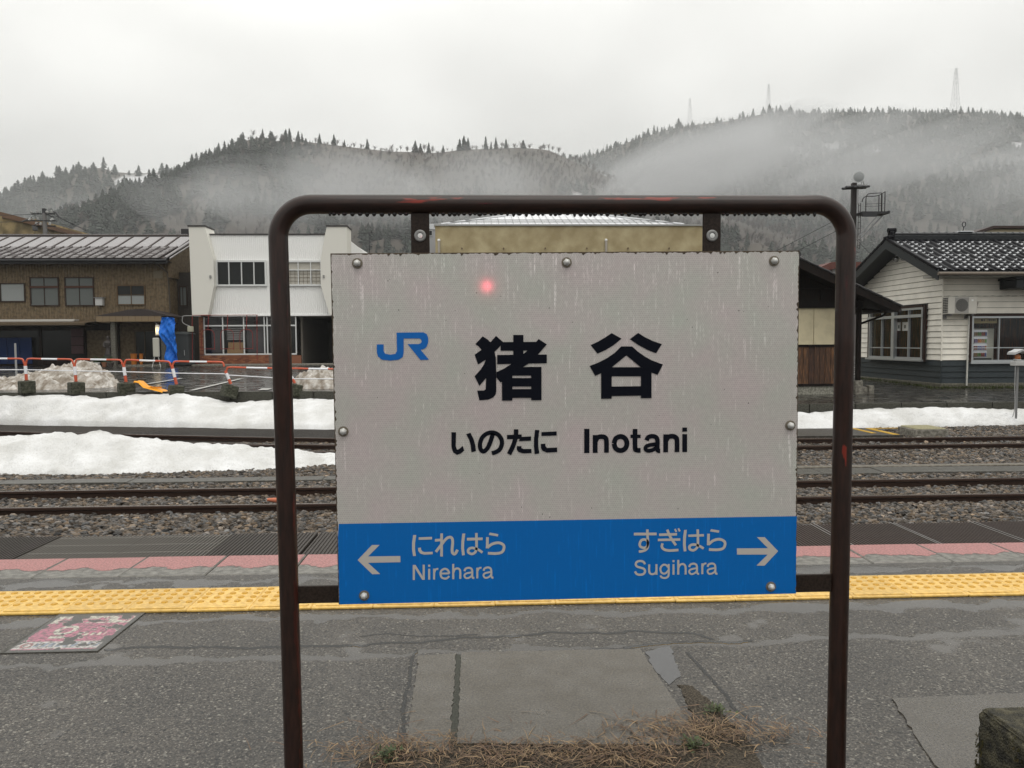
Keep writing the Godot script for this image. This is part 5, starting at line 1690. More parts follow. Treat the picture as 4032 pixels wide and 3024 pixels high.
	tube(st, [V(14.02, 4.78, -26.36), V(14.22, 4.84, -26.3)], 0.07, 10)
	obj("ridge_end_ornament", st, glaze, roof)
	st = S()
	cbx(st, V(16.55, 4.985, -26.3), V(17.05, 5.02, -26.08), 0.01)
	var pl := obj("ridge_plate", st, M(0.5, 0.51, 0.52, 0.4), roof)
	st = S()
	tube(st, catmull([V(16.72, 5.01, -26.2), V(16.75, 5.15, -26.2), V(16.70, 5.24, -26.2), V(16.73, 5.33, -26.2), V(16.80, 5.33, -26.2), V(16.82, 5.24, -26.2), V(16.76, 5.16, -26.2)], 5), 0.014, 6)
	obj("ring_rod", st, trim, pl)
	# gutter
	st = S()
	tube(st, [V(14.0, 3.30, -23.08), V(22, 3.28, -23.08)], 0.055, 10)
	obj("gutter", st, M(0.15, 0.125, 0.10, 0.5), h)
	st = S()
	bx(st, V(14.06, 3.22, -24.0), V(22, 3.30, -23.2))
	obj("soffit", st, M(0.30, 0.29, 0.26, 0.6), h)
	# two round gable vents
	for z in [-26.75, -26.3]:
		st = S()
		lathe(st, [Vector2(0.0, 0.13), Vector2(0.05, 0.12), Vector2(0.09, 0.08), Vector2(0.10, 0.0)], 14, Transform3D(Basis(Vector3(0, 0, 1), PI / 2), V(X - 0.0, 4.13, z)))
		lathe(st, [Vector2(0.115, 0.02), Vector2(0.115, 0.0)], 14, Transform3D(Basis(Vector3(0, 0, 1), PI / 2), V(X - 0.0, 4.13, z)))
		obj("vent_cap", st, M(0.4, 0.4, 0.4, 0.25, 0.8), h)
	# drain pipe and cable
	st = S()
	tube(st, [V(15.55, 2.02, -23.93), V(15.54, 1.0, -23.93), V(15.53, -0.2, -23.93)], 0.027, 8)
	tube(st, catmull([V(15.55, 2.02, -23.93), V(15.5, 2.1, -23.9), V(15.3, 2.04, -23.85), V(15.1, 2.1, -23.8)], 4), 0.016, 6)
	obj("drain_pipe", st, M(0.5, 0.49, 0.45, 0.5), h)
	st = S()
	var cab: Array = []
	for i in 30: cab.append(V(X + 0.05 + i * 0.13, 2.66 + 0.012 * sin(i * 1.7), Z + 0.035))
	tube(st, cab, 0.007, 5)
	obj("cable", st, M(0.4, 0.39, 0.36, 0.6), h)
	# small dark hood over the door at the right
	st = S()
	cbx(st, V(16.5, 3.13, -24.0), V(19.5, 3.2, -23.15), 0.015)
	cbx(st, V(16.56, 2.86, -24.0), V(19.4, 3.125, -23.2), 0.02)
	obj("door_hood", st, trim, h)
	# inside: banner, drinks machine, leaflets
	st = S()
	bx(st, V(15.75, 1.80, -24.35), V(16.75, 2.0, -24.33))
	var ban := obj("hanging_banner", st, M(0.40, 0.33, 0.17, 0.7), h)
	st = S()
	for q in [[15.80, 1.92, 0.035], [15.86, 1.92, 0.02], [15.90, 1.92, 0.04], [16.22, 1.90, 0.05], [16.30, 1.90, 0.03], [16.44, 1.90, 0.015], [16.49, 1.90, 0.035], [16.56, 1.90, 0.03], [16.62, 1.90, 0.03], [16.67, 1.90, 0.02]]:
		bx(st, V(q[0], q[1] - 0.03, -24.33), V(q[0] + q[2], q[1] + 0.035, -24.325))
	obj("banner_print", st, M(0.03, 0.035, 0.05, 0.7), ban)
	for q in [[-26.35, 1.75, 0.36, 0.3], [-26.75, 1.75, 0.2, 0.3]]:
		st = S()
		bx(st, V(X + 0.12, q[1] - q[3] / 2, q[0] - q[2] / 2), V(X + 0.125, q[1] + q[3] / 2, q[0] + q[2] / 2))
		var nt := obj("notice", st, M(0.62, 0.61, 0.58, 0.7), h)
		st = S()
		bx(st, V(X + 0.114, q[1] - 0.07, q[0] - 0.05), V(X + 0.119, q[1] + 0.05, q[0] + 0.05))
		obj("notice_print", st, M(0.12, 0.12, 0.10, 0.7), nt)
	st = S()
	cbx(st, V(15.0, 0.5, -25.6), V(15.9, 1.6, -25.3), 0.02)
	obj("counter", st, M(0.25, 0.245, 0.23, 0.6), h)
	st = S()
	bx(st, V(15.2, 1.62, -25.75), V(16.0, 2.0, -25.7))
	obj("red_poster", st, M(0.24, 0.05, 0.03, 0.7), h)
	var vm := thing("drinks_machine", "white drinks vending machine behind the station house front window", "vending machine", V(16.35, -0.2, -25.0))
	st = S()
	cbx(st, V(0, 0, -0.5), V(0.78, 1.85, 0.0), 0.02)
	obj("cabinet", st, M(0.34, 0.34, 0.29, 0.4), vm)
	var cols := [M(0.22, 0.16, 0.09, 0.4), M(0.11, 0.19, 0.07, 0.4), M(0.22, 0.07, 0.06, 0.4), M(0.08, 0.11, 0.24, 0.4), M(0.18, 0.14, 0.22, 0.4), M(0.30, 0.13, 0.06, 0.4)]
	st = S()
	bx(st, V(0.05, 0.86, 0.001), V(0.54, 1.8, 0.004))
	var em := StandardMaterial3D.new()
	em.albedo_color = lin(0.25, 0.25, 0.24)
	em.emission_enabled = true
	em.emission = lin(0.9, 0.95, 1.0)
	em.emission_energy_multiplier = 0.12
	obj("lit_display", st, em, vm)
	var dl := OmniLight3D.new()
	dl.name = "display_light"
	dl.light_energy = 0.05
	dl.light_size = 0.25
	dl.omni_range = 8
	dl.omni_attenuation = 2.0
	dl.shadow_enabled = true
	dl.position = V(0.3, 1.35, 0.3)
	vm.add_child(dl)
	var can := S()
	lathe(can, [Vector2(0.0, 0.0), Vector2(0.026, 0.0), Vector2(0.028, 0.02), Vector2(0.028, 0.10), Vector2(0.018, 0.125), Vector2(0.0, 0.125)], 10)
	var cm := can.commit()
	for j in 4:
		st = S()
		bx(st, V(0.06, 0.88 + j * 0.23, 0.0), V(0.52, 0.91 + j * 0.23, 0.05))
		var sh := obj("shelf", st, M(0.25, 0.25, 0.24, 0.4), vm)
		for i in 7: put("drink_can", cm, cols[(i / 2 + j * 2) % 6], sh, T(0.1 + i * 0.063, 0.91 + j * 0.23, 0.025))
	st = S()
	cbx(st, V(0.1, 0.72, 0.0), V(0.7, 0.86, 0.02), 0.006)
	obj("delivery_flap", st, M(0.02, 0.03, 0.02, 0.3), vm)
	# air conditioner outdoor unit on the wall
	var ac := thing("air_conditioner", "cream outdoor air conditioner unit mounted on the station house wall", "air conditioner", V(15.13, 2.08, -23.75))
	st = S()
	cbx(st, V(-0.46, 0.0, -0.15), V(0.46, 0.545, 0.15), 0.015)
	obj("casing", st, M(0.52, 0.50, 0.45, 0.5), ac)
	st = S()
	cbx(st, V(-0.26, 0.03, 0.15), V(0.19, 0.52, 0.158), 0.003)
	obj("fan_panel", st, M(0.30, 0.29, 0.27, 0.5), ac)
	st = S()
	lathe(st, [Vector2(0.0, 0.004), Vector2(0.195, 0.004), Vector2(0.2, 0.0)], 28, Transform3D(Basis(Vector3.RIGHT, PI / 2), V(-0.035, 0.275, 0.158)))
	var fan := obj("fan_opening", st, M(0.05, 0.05, 0.05, 0.5), ac)
	st = S()
	for i in 11:
		var x := -0.035 - 0.175 + i * 0.035
		var hh := sqrt(maxf(0.0, 0.195 * 0.195 - (x + 0.035) * (x + 0.035)))
		bx(st, V(x - 0.006, 0.275 - hh, 0.163), V(x + 0.006, 0.275 + hh, 0.172))
	obj("grille", st, M(0.22, 0.215, 0.2, 0.5), fan)
	st = S()
	for j in 9:
		for i in 3: bx(st, V(-0.47, 0.05 + j * 0.053, -0.12 + i * 0.085), V(-0.458, 0.085 + j * 0.053, -0.06 + i * 0.085))
	obj("side_louvre", st, M(0.04, 0.04, 0.04, 0.6), ac)
	st = S()
	cbx(st, V(0.27, 0.40, 0.15), V(0.34, 0.46, 0.155), 0.002)
	obj("name_plate", st, M(0.7, 0.7, 0.68, 0.5), ac)
	for x in [-0.4, 0.3]:
		st = S()
		bx(st, V(x, -0.05, -0.25), V(x + 0.05, 0.0, 0.16))
		bx(st, V(x + 0.01, -0.14, -0.25), V(x + 0.04, -0.05, -0.1))
		obj("bracket", st, M(0.10, 0.10, 0.10, 0.5), ac)
	st = S()
	cbx(st, V(0.46, 0.22, -0.1), V(0.53, 0.4, 0.06), 0.015)
	tube(st, catmull([V(0.52, 0.36, 0.0), V(0.6, 0.36, -0.05), V(0.58, 0.2, -0.12), V(0.5, 0.1, -0.15)], 4), 0.03, 8)
	obj("pipe_cover", st, M(0.42, 0.39, 0.35, 0.5), ac)
	# mossy strip at the foot of the walls
	var gr := S()
	var r := RandomNumberGenerator.new()
	r.seed = 135
	for i in 1500:
		var p: Vector3
		if i % 3 == 0: p = V(X - 0.12 - r.randf() * 0.25, 0, r.randf_range(-29.0, -23.8))
		else: p = V(r.randf_range(14.5, 20), 0, Z + 0.08 + r.randf() * r.randf() * 0.4)
		p.y = town_y(p.x, p.z) + 0.0
		var hh := r.randf_range(0.03, 0.11)
		var d := V(r.randf_range(-1, 1), 0, r.randf_range(-1, 1)) * 0.05
		var s := V(-d.z, 0, d.x).normalized() * 0.012
		tri(gr, p - s, p + s, p + d + V(0, hh, 0))
	var go := obj("moss", gr, M(0.045, 0.055, 0.018, 0.9))
	tag(go, "dark moss and weeds along the foot of the station house walls", "", "", "stuff")

# ------------------------------------------------------------------ open fronted shed
func shed() -> void:
	var h := thing("shelter", "dark timber shelter with cream panel and plank wall, left of the station house", "shelter")
	var dark := MN(0.030, 0.020, 0.016, 0.6, t_wood, 1.0)
	var black := MN(0.040, 0.030, 0.025, 0.6, t_wood, 1.0)
	var cream := MN(0.60, 0.53, 0.36, 0.6, ntex(0.01, 0.92, 1.04, 141), 0.5)
	var tile := MN(0.018, 0.017, 0.018, 0.35, t_fine, 1.0)
	var Z := -22.1
	var st := S()
	bx(st, V(6.6, -0.35, -25.5), V(10.40, 2.26, Z - 0.06))
	obj("wall", st, cream, h)
	for q in [[7.66, 8.66], [8.67, 9.735], [9.745, 10.40]]:
		st = S()
		cbx(st, V(q[0], 1.15, Z - 0.06), V(q[1] - 0.006, 2.26, Z - 0.03), 0.003)
		obj("cream_panel", st, cream, h)
	var plank := box_mesh(V(0.003, 0.0, 0.0), V(0.162, 1.10, 0.03), 0.006)
	var pms: Array = []
	for k in 4:
		var m := StandardMaterial3D.new()
		m.albedo_texture = t_wood
		m.albedo_color = lin(0.62 - 0.12 * k, 0.55 - 0.12 * k, 0.48 - 0.11 * k)
		m.roughness = 0.65
		m.uv1_triplanar = true
		m.uv1_scale = V(1.4, 0.9, 1.4)
		m.uv1_offset = V(0.3 * k, 0.2 * k, 0)
		pms.append(m)
	for i in 18: put("plank", plank, pms[(i * 7 + i / 3) % 4], h, T(7.46 + i * 0.1645, 0.0, Z - 0.06 + rng.randf() * 0.006))
	st = S()
	bx(st, V(6.6, 1.09, Z - 0.06), V(10.42, 1.16, Z + 0.0))
	bx(st, V(6.6, -0.06, Z - 0.06), V(10.42, 0.01, Z + 0.0))
	bx(st, V(10.37, -0.06, Z - 0.3), V(10.47, 2.3, Z - 0.02))
	obj("rail", st, dark, h)
	st = S()
	cbx(st, V(6.5, -0.4, -25.5), V(10.42, -0.06, Z - 0.04), 0.01)
	obj("foundation", st, MN(0.33, 0.33, 0.30, 0.7, t_conc, 1.0), h)
	# beam, dark gable boarding, roof with its ridge at x 8.85
	st = S()
	bx(st, V(6.0, 2.22, Z - 0.15), V(11.15, 2.42, Z + 0.06))
	obj("beam", st, dark, h)
	st = S()
	prism(st, PackedVector2Array([Vector2(6.0, 2.42), Vector2(11.1, 2.42), Vector2(8.85, 3.42)]), Z - 0.1, Z - 0.02)
	obj("gable_board", st, black, h)
	st = S()
	for x in [7.6, 8.35, 9.15, 9.9]: bx(st, V(x, 2.42, Z - 0.02), V(x + 0.1, 3.3 - absf(x - 8.85) * 0.45, Z + 0.03))
	bx(st, V(6.4, 2.78, Z - 0.02), V(10.4, 2.88, Z + 0.035))
	obj("strut", st, dark, h)
	st = S()
	prism(st, PackedVector2Array([Vector2(8.85, 3.60), Vector2(11.86, 2.22), Vector2(11.86, 2.14), Vector2(11.72, 2.14), Vector2(8.85, 3.42), Vector2(5.98, 2.14), Vector2(5.84, 2.14), Vector2(5.84, 2.22)]), -26.0, -21.3)
	var roof := obj("roof", st, black, h)
	st = S()
	prism(st, PackedVector2Array([Vector2(8.85, 3.60), Vector2(11.84, 2.24), Vector2(11.76, 2.06), Vector2(8.85, 3.33), Vector2(5.94, 2.06), Vector2(5.86, 2.24)]), -21.3, -21.24)
	obj("barge_board", st, MN(0.034, 0.024, 0.019, 0.55, t_wood, 1.0), roof)
	# thick stepped tiles seen along the verge
	st = S()
	cbx(st, V(-0.17, 0.0, -2.45), V(0.17, 0.05, 2.45), 0.012)
	var tm := st.commit()
	for i in 10:
		var x := 8.98 + i * 0.305
		put("roof_tile", tm, tile, roof, Transform3D(Basis(Vector3(0, 0, 1), -0.40), V(x, 3.585 - (x - 8.85) * 0.458, -23.65)))
		put("roof_tile", tm, tile, roof, Transform3D(Basis(Vector3(0, 0, 1), 0.40), V(17.7 - x, 3.585 - (x - 8.85) * 0.458, -23.65)))
	st = S()
	tube(st, [V(8.85, 3.68, -26), V(8.85, 3.68, -21.2)], 0.09, 12)
	obj("ridge", st, tile, roof)
	# porch post, braces, gutter end, stone base, step
	for z in [-22.1, -25.4]:
		st = S()
		cbx(st, V(11.0, 0.1, z - 0.06), V(11.12, 2.3, z + 0.06), 0.008)
		var p := obj("post", st, dark, h)
		st = S()
		cbx(st, V(10.95, -0.32, z - 0.11), V(11.17, 0.1, z + 0.11), 0.02)
		obj("post_stone", st, m_conc, p)
	st = S()
	tube(st, [V(11.05, 1.74, -22.1), V(11.75, 2.0, -22.0), V(11.8, 2.1, -22.0)], 0.035, 6)
	tube(st, [V(11.06, 2.2, -22.1), V(11.75, 2.12, -22.1)], 0.04, 6)
	obj("brace", st, dark, h)
	st = S()
	tube(st, [V(11.9, 2.14, -26), V(11.9, 2.12, -21.4)], 0.05, 8)
	obj("gutter", st, M(0.05, 0.045, 0.045, 0.4), h)
	st = S()
	cbx(st, V(10.5, -0.34, -24.5), V(11.6, -0.12, -22.25), 0.02)
	cbx(st, V(11.45, -0.34, -22.4), V(11.62, -0.06, -22.2), 0.02)
	obj("step", st, m_conc, h)

# ------------------------------------------------------------------ far buildings
func far_buildings() -> void:
	# cream hall behind the sign
	var h := thing("cream_hall", "stained cream hall with snowy white metal roof seen above the sign board", "building")
	var cream := MN(0.42, 0.355, 0.215, 0.7, grain_tex(Color(0.84, 0.82, 0.78), Color(1, 1, 1), 0.010, 151, Color(0.75, 0.72, 0.66), 0.02), 0.12)
	var st := S()
	bx(st, V(-2.97, 0, -64), V(15.3, 9.06, -52))
	obj("wall", st, cream, h)
	st = S()
	bx(st, V(-3.05, 9.06, -64), V(15.4, 9.16, -51.9))
	obj("parapet", st, M(0.30, 0.30, 0.29, 0.5), h)
	var rm := MN(0.74, 0.75, 0.77, 0.4, t_fine, 0.4)
	var e := [V(-2.6, 9.18, -52.3), V(13.9, 9.18, -52.3), V(13.9, 9.18, -63), V(-2.6, 9.18, -63)]
	var r0 := V(3.0, 10.75, -57.6)
	var r1 := V(8.3, 10.75, -57.6)
	st = S()
	quad(st, e[0], e[1], r1, r0)
	tri(st, e[1], e[2], r1)
	quad(st, e[2], e[3], r0, r1)
	tri(st, e[3], e[0], r0)
	var roof := obj("roof", st, rm, h)
	var seam_m := M(0.36, 0.37, 0.38, 0.4)
	for i in 32:
		var x := -2.2 + i * 0.5
		var s1 := 1.0
		if x < r0.x: s1 = (x + 2.6) / 5.6
		if x > r1.x: s1 = (13.9 - x) / 5.6
		if s1 < 0.06: continue
		st = S()
		tube(st, [V(x, 9.21, -52.3), V(x, lerpf(9.21, 10.78, s1), lerpf(-52.3, -57.6, s1))], 0.022, 4)
		obj("seam", st, seam_m, roof)
	for q in [0.10, 0.28]:
		st = S()
		tube(st, [V(lerpf(-2.6, 3.0, q), lerpf(9.3, 10.85, q), lerpf(-52.3, -57.6, q)), V(lerpf(13.9, 8.3, q), lerpf(9.3, 10.85, q), lerpf(-52.3, -57.6, q))], 0.03, 5)
		obj("snow_guard", st, M(0.12, 0.12, 0.12, 0.5), roof)
	for q in [[e[0], r0], [e[1], r1]]:
		st = S()
		tube(st, [q[0] + V(0, 0.05, 0), q[1] + V(0, 0.05, 0)], 0.07, 6)
		obj("hip", st, M(0.6, 0.61, 0.62, 0.4), roof)
	for x in [-2.72, 8.5]:
		st = S()
		tube(st, [V(x, 4, -51.85), V(x, 8.05, -51.85)], 0.085, 10)
		var p := obj("vent_pipe", st, M(0.34, 0.31, 0.27, 0.35, 0.4), h)
		st = S()
		lathe(st, [Vector2(0.1, 0.0), Vector2(0.1, 0.08), Vector2(0.05, 0.13), Vector2(0.0, 0.13)], 10, T(x, 8.05, -51.85))
		obj("pipe_cap", st, M(0.7, 0.7, 0.68, 0.4), p)
	st = S()
	lathe(st, [Vector2(0.04, 0.0), Vector2(0.05, 0.06), Vector2(0.03, 0.12), Vector2(0.0, 0.12)], 8)
	var hook := st.commit()
	for i in 6: put("wall_hook", hook, M(0.14, 0.10, 0.06, 0.6), h, T(-1.2 + i * 2.8, 7.5, -51.93))
	# grey building edge left of the hall
	var g := thing("grey_building", "pale grey building mostly hidden behind the sign, left of the cream hall", "building")
	st = S()
	bx(st, V(-4.3, 0, -66), V(-3.2, 9.7, -58))
	obj("wall", st, M(0.30, 0.30, 0.31, 0.6), g)
	st = S()
	bx(st, V(-4.4, 9.7, -66.1), V(-0.9, 10.1, -57.9))
	obj("roof", st, M(0.42, 0.43, 0.44, 0.5), g)
	window(g, -4.2, 9.2, -3.5, 9.65, -57.98, [], [], M(0.3, 0.3, 0.3, 0.5), [m_glass_dark])
	# cream building far left
	var c := thing("stained_building", "streaked cream building with brown parapet at the far left edge", "building")
	st = S()
	prism(st, PackedVector2Array([Vector2(60, 0), Vector2(70.2, 0), Vector2(70.2, 12.0), Vector2(60, 13.6)]), 0, 14.0, Transform3D(Basis(V(0.36, 0, -0.93), V(0, 1, 0), V(0.93, 0, 0.36)), V(-78, 0, -6)))
	bx(st, V(-62, 0, -84), V(-39.3, 12.4, -70))
	obj("wall", st, MN(0.34, 0.28, 0.17, 0.7, grain_tex(Color(0.62, 0.61, 0.58), Color(1, 0.97, 0.9), 0.008, 153, Color(0.5, 0.5, 0.48), 0.02), 0.12), c)
	st = S()
	prism(st, PackedVector2Array([Vector2(-62, 15.4), Vector2(-42, 12.95), Vector2(-39.0, 12.15), Vector2(-39.0, 11.75), Vector2(-42, 12.5), Vector2(-62, 14.8)]), -84, -69.8)
	obj("parapet", st, MN(0.16, 0.095, 0.06, 0.7, t_fine, 0.5), c)
	# cream house behind the station roof
	var k := thing("hipped_house", "cream house with dark hipped eaves peeking over the station roof at the right", "house")
	st = S()
	prism(st, PackedVector2Array([Vector2(26.6, 0), Vector2(40, 0), Vector2(40, 7.08), Vector2(27.15, 7.08), Vector2(26.3, 6.8)]), -50, -40)
	obj("wall", st, M(0.50, 0.43, 0.28, 0.6), k)
	st = S()
	prism(st, PackedVector2Array([Vector2(25.9, 6.74), Vector2(27.1, 7.12), Vector2(40, 7.12), Vector2(40, 7.24), Vector2(27.0, 7.24), Vector2(25.9, 6.88)]), -50.3, -39.7)
	obj("roof", st, M(0.04, 0.025, 0.022, 0.5), k)
	st = S()
	bx(st, V(27.6, 6.6, -40.1), V(32, 6.9, -39.98))
	obj("wood_band", st, M(0.5, 0.30, 0.17, 0.6), k)
	# red brown roof bit behind the shelter
	var b := thing("brown_roofed_house", "small reddish brown roofed house far behind the shelter roof", "house")
	st = S()
	bx(st, V(26.4, 0, -68), V(30.5, 6.9, -60))
	obj("wall", st, M(0.12, 0.11, 0.11, 0.6), b)
	st = S()
	prism(st, PackedVector2Array([Vector2(25.8, 6.6), Vector2(27.6, 7.4), Vector2(31, 7.4), Vector2(31, 6.9), Vector2(27.9, 6.9), Vector2(26.6, 6.6)]), -68, -59.6)
	obj("roof", st, M(0.10, 0.035, 0.028, 0.6), b)
	window(b, 27.75, 5.9, 29.2, 7.0, -59.9, [28.0, 28.3, 28.6, 28.9], [6.5], M(0.2, 0.17, 0.16, 0.5), [M(0.24, 0.24, 0.24, 0.4)], 0.05, 0.06)

# ------------------------------------------------------------------ poles, wires, pylons
func lattice(st: SurfaceTool, h: float, w0: float, w1: float, n: int, r: float) -> void:
	var prev: Array = []
	for k in n + 1:
		var t := float(k) / n
		var w := lerpf(w0, w1, pow(t, 0.7))
		var now: Array = [V(-w, h * t, w), V(w, h * t, w), V(w, h * t, -w), V(-w, h * t, -w)]
		if k:
			for i in 4:
				tube(st, [prev[i], now[i]], r, 4, false)
				tube(st, [prev[i], now[(i + 1) % 4]], r * 0.6, 3, false)
				tube(st, [prev[(i + 1) % 4], now[i]], r * 0.6, 3, false)
				tube(st, [now[i], now[(i + 1) % 4]], r * 0.6, 3, false)
		prev = now

func poles_and_wires() -> void:
	# utility pole behind the brown house
	var p := thing("utility_pole", "concrete utility pole crowded with insulators behind the brown house roof", "utility pole", V(-32.83, 0, -60))
	var conc := M(0.16, 0.155, 0.15, 0.7)
	var iron := M(0.035, 0.035, 0.037, 0.5)
	var st := S()
	tube(st, [V(0, 0, 0), V(0, 11.2, 0)], 0.2, 10, true, 0.15)
	obj("pole", st, conc, p)
	st = S()
	cbx(st, V(-0.12, 11.1, -0.12), V(0.12, 11.55, 0.12), 0.02)
	obj("pole_top", st, iron, p)
	for q in [[-0.95, 0.78, 11.15, 0.0], [-1.3, 0.9, 10.62, 0.1], [-0.9, 0.75, 10.25, -0.1]]:
		st = S()
		bx(st, V(q[0], q[2] - 0.04, q[3] - 0.05), V(q[1], q[2] + 0.04, q[3] + 0.05))
		obj("crossarm", st, iron, p)
	st = S()
	lathe(st, [Vector2(0.03, 0), Vector2(0.11, 0.03), Vector2(0.05, 0.08), Vector2(0.11, 0.12), Vector2(0.05, 0.17), Vector2(0.09, 0.2), Vector2(0.0, 0.24)], 10)
	var ins := st.commit()
	var insm := M(0.42, 0.42, 0.41, 0.3)
	for q in [[-0.8, 11.2], [-0.4, 11.2], [0.35, 11.2], [0.6, 11.2], [-1.1, 10.66], [-0.75, 10.66], [-0.4, 10.66], [0.5, 10.66], [-0.6, 10.3], [-0.3, 10.3], [0.4, 10.3]]:
		put("insulator", ins, insm, p, Transform3D(Basis(Vector3(0, 0, 1), rng.randf_range(-1.2, 1.2)), V(q[0], q[1], 0.1)))
	st = S()
	tube(st, [V(0.55, 11.35, 0), V(0.85, 11.25, 0), V(1.2, 10.85, 0.1)], 0.07, 6)
	tube(st, [V(0.2, 11.1, 0), V(0.75, 10.9, 0.1)], 0.06, 6)
	tube(st, [V(-0.9, 10.9, 0), V(-1.6, 10.55, 0.1)], 0.06, 6)
	tube(st, [V(-0.3, 10.5, 0.1), V(-0.8, 10.2, 0.3), V(-0.5, 9.9, 0.3)], 0.04, 5)
	tube(st, [V(0.05, 10.0, 0), V(0.75, 9.2, 0.0)], 0.03, 5)
	cbx(st, V(-0.75, 9.85, 0.1), V(-0.45, 10.15, 0.35), 0.03)
	obj("fittings", st, M(0.07, 0.07, 0.072, 0.4), p)
	var wires := [[V(-32.0, 11.0, -60), V(-27.5, 8.6, -70)], [V(-31.7, 10.85, -60), V(-26.5, 8.4, -72)], [V(-32.2, 10.2, -60), V(-29.2, 8.4, -68)], [V(-33.7, 11.1, -60), V(-60, 12.2, -64)], [V(-33.9, 10.6, -60), V(-60, 11.5, -64)]]
	for i in wires.size():
		st = S()
		var a: Vector3 = wires[i][0]
		var b: Vector3 = wires[i][1]
		var pts: Array = []
		for k in 9:
			var t := k / 8.0
			pts.append(a.lerp(b, t) - V(0, 1.2 * t * (1 - t), 0))
		tube(st, pts, 0.018, 4, false)
		tag(obj("power_line", st, iron), ["upper", "second", "lowest"][i % 3] + (" thin wire running right from the pole behind the brown house" if i < 3 else " thin wire running left from the pole behind the brown house"), "power line", "wires at the left pole")
	# floodlight mast behind the shelter
	var f := thing("floodlight_mast", "dark floodlight mast with round lamp and railed platform behind the right sign post", "floodlight mast", V(16.68, 0, -34))
	var rust := M(0.022, 0.018, 0.017, 0.5)
	st = S()
	cbx(st, V(-0.10, -0.3, -0.10), V(0.10, 8.27, 0.10), 0.02)
	obj("mast", st, rust, f)
	st = S()
	cbx(st, V(0.06, 7.3, 0.13), V(0.15, 7.95, 0.16), 0.01)
	obj("cable_box", st, M(0.3, 0.3, 0.3, 0.4), f)
	# cross beam runs a little away to the right
	for dz in [-0.16, 0.16]:
		st = S()
		var a := V(-0.80, 7.90, 0.75 + dz)
		var b := V(1.0, 8.24, -0.75 + dz)
		tube(st, [a, b], 0.055, 4)
		obj("cross_beam", st, M(0.03, 0.031, 0.033, 0.5), f)
	st = S()
	for t in [0.15, 0.4, 0.65, 0.85]: bx(st, V(lerpf(-0.62, 0.92, t) - 0.05, lerpf(7.9, 8.18, t), lerpf(0.75, -0.75, t) - 0.2), V(lerpf(-0.62, 0.92, t) + 0.05, lerpf(7.95, 8.23, t), lerpf(0.75, -0.75, t) + 0.2))
	obj("spacer", st, M(0.03, 0.031, 0.033, 0.5), f)
	var lx := Transform3D(Basis(Vector3.UP, -0.35) * Basis(Vector3.RIGHT, PI / 2 - 0.05), V(0.2, 8.52, 0.02))
	st = S()
	lathe(st, [Vector2(0.235, 0.0), Vector2(0.2, -0.12), Vector2(0.13, -0.24), Vector2(0.06, -0.3), Vector2(0.06, -0.5), Vector2(0.0, -0.5)], 24, lx)
	lathe(st, [Vector2(0.215, 0.012), Vector2(0.245, 0.012), Vector2(0.245, -0.02)], 24, lx)
	var lamp := obj("lamp_housing", st, M(0.42, 0.43, 0.43, 0.35, 0.6), f)
	st = S()
	lathe(st, [Vector2(0.22, 0.004), Vector2(0.12, 0.03), Vector2(0.0, 0.04)], 24, lx)
	obj("lamp_glass", st, M(0.22, 0.23, 0.23, 0.12), lamp)
	st = S()
	tube(st, [V(0.5, 8.5, -0.25), V(0.42, 8.2, -0.2)], 0.022, 5)
	tube(st, [V(0.5, 8.5, -0.25), V(0.62, 8.22, -0.3)], 0.022, 5)
	bx(st, V(0.2, 8.18, -0.45), V(0.66, 8.22, -0.1))
	obj("lamp_bracket", st, M(0.35, 0.35, 0.35, 0.4), f)
	# platform with railings
	st = S()
	bx(st, V(0.2, 6.86, -0.35), V(1.43, 6.95, 0.4))
	bx(st, V(0.2, 6.72, 0.36), V(0.86, 6.86, 0.42))
	bx(st, V(1.38, 6.86, -0.38), V(1.44, 6.98, 0.42))
	obj("deck", st, M(0.03, 0.031, 0.033, 0.5), f)
	st = S()
	tube(st, catmull([V(0.18, 7.36, 0.4), V(0.22, 7.5, 0.4), V(0.36, 7.6, 0.4), V(0.72, 7.61, 0.4), V(1.0, 7.68, 0.35), V(1.42, 7.89, 0.0)], 4), 0.02, 6)
	tube(st, catmull([V(0.71, 6.95, -0.3), V(0.71, 7.6, -0.3), V(0.75, 7.78, -0.3), V(0.9, 7.86, -0.3), V(1.42, 7.89, -0.3)], 4), 0.02, 6)
	for q in [[1.42, 7.89, 0.0], [1.42, 7.89, -0.3], [0.96, 7.66, 0.36], [1.18, 7.76, 0.2]]: tube(st, [V(q[0], 6.9, q[2]), V(q[0], q[1], q[2])], 0.02, 6)
	tube(st, [V(0.3, 7.17, 0.4), V(0.98, 7.19, 0.36), V(1.43, 7.40, 0.0)], 0.009, 5)
	tube(st, [V(0.68, 7.39, -0.3), V(1.44, 7.42, -0.3)], 0.009, 5)
	obj("railing", st, rust, f)
	st = S()
	tube(st, [V(0.84, 6.7, 0.38), V(0.24, 5.94, 0.1)], 0.03, 6)
	tube(st, [V(1.4, 6.9, 0.0), V(0.26, 5.74, 0.0)], 0.03, 6)
	obj("brace", st, M(0.30, 0.31, 0.31, 0.4), f)
	st = S()
	for x in [0.17, 0.27]: tube(st, [V(x, 5.37, 0.1), V(x, 7.37, 0.1)], 0.014, 5)
	for i in 8: tube(st, [V(0.17, 5.5 + i * 0.25, 0.1), V(0.27, 5.5 + i * 0.25, 0.1)], 0.01, 4)
	tube(st, [V(0.17, 5.37, 0.1), V(0.27, 5.37, 0.1)], 0.014, 5)
	obj("ladder", st, rust, f)
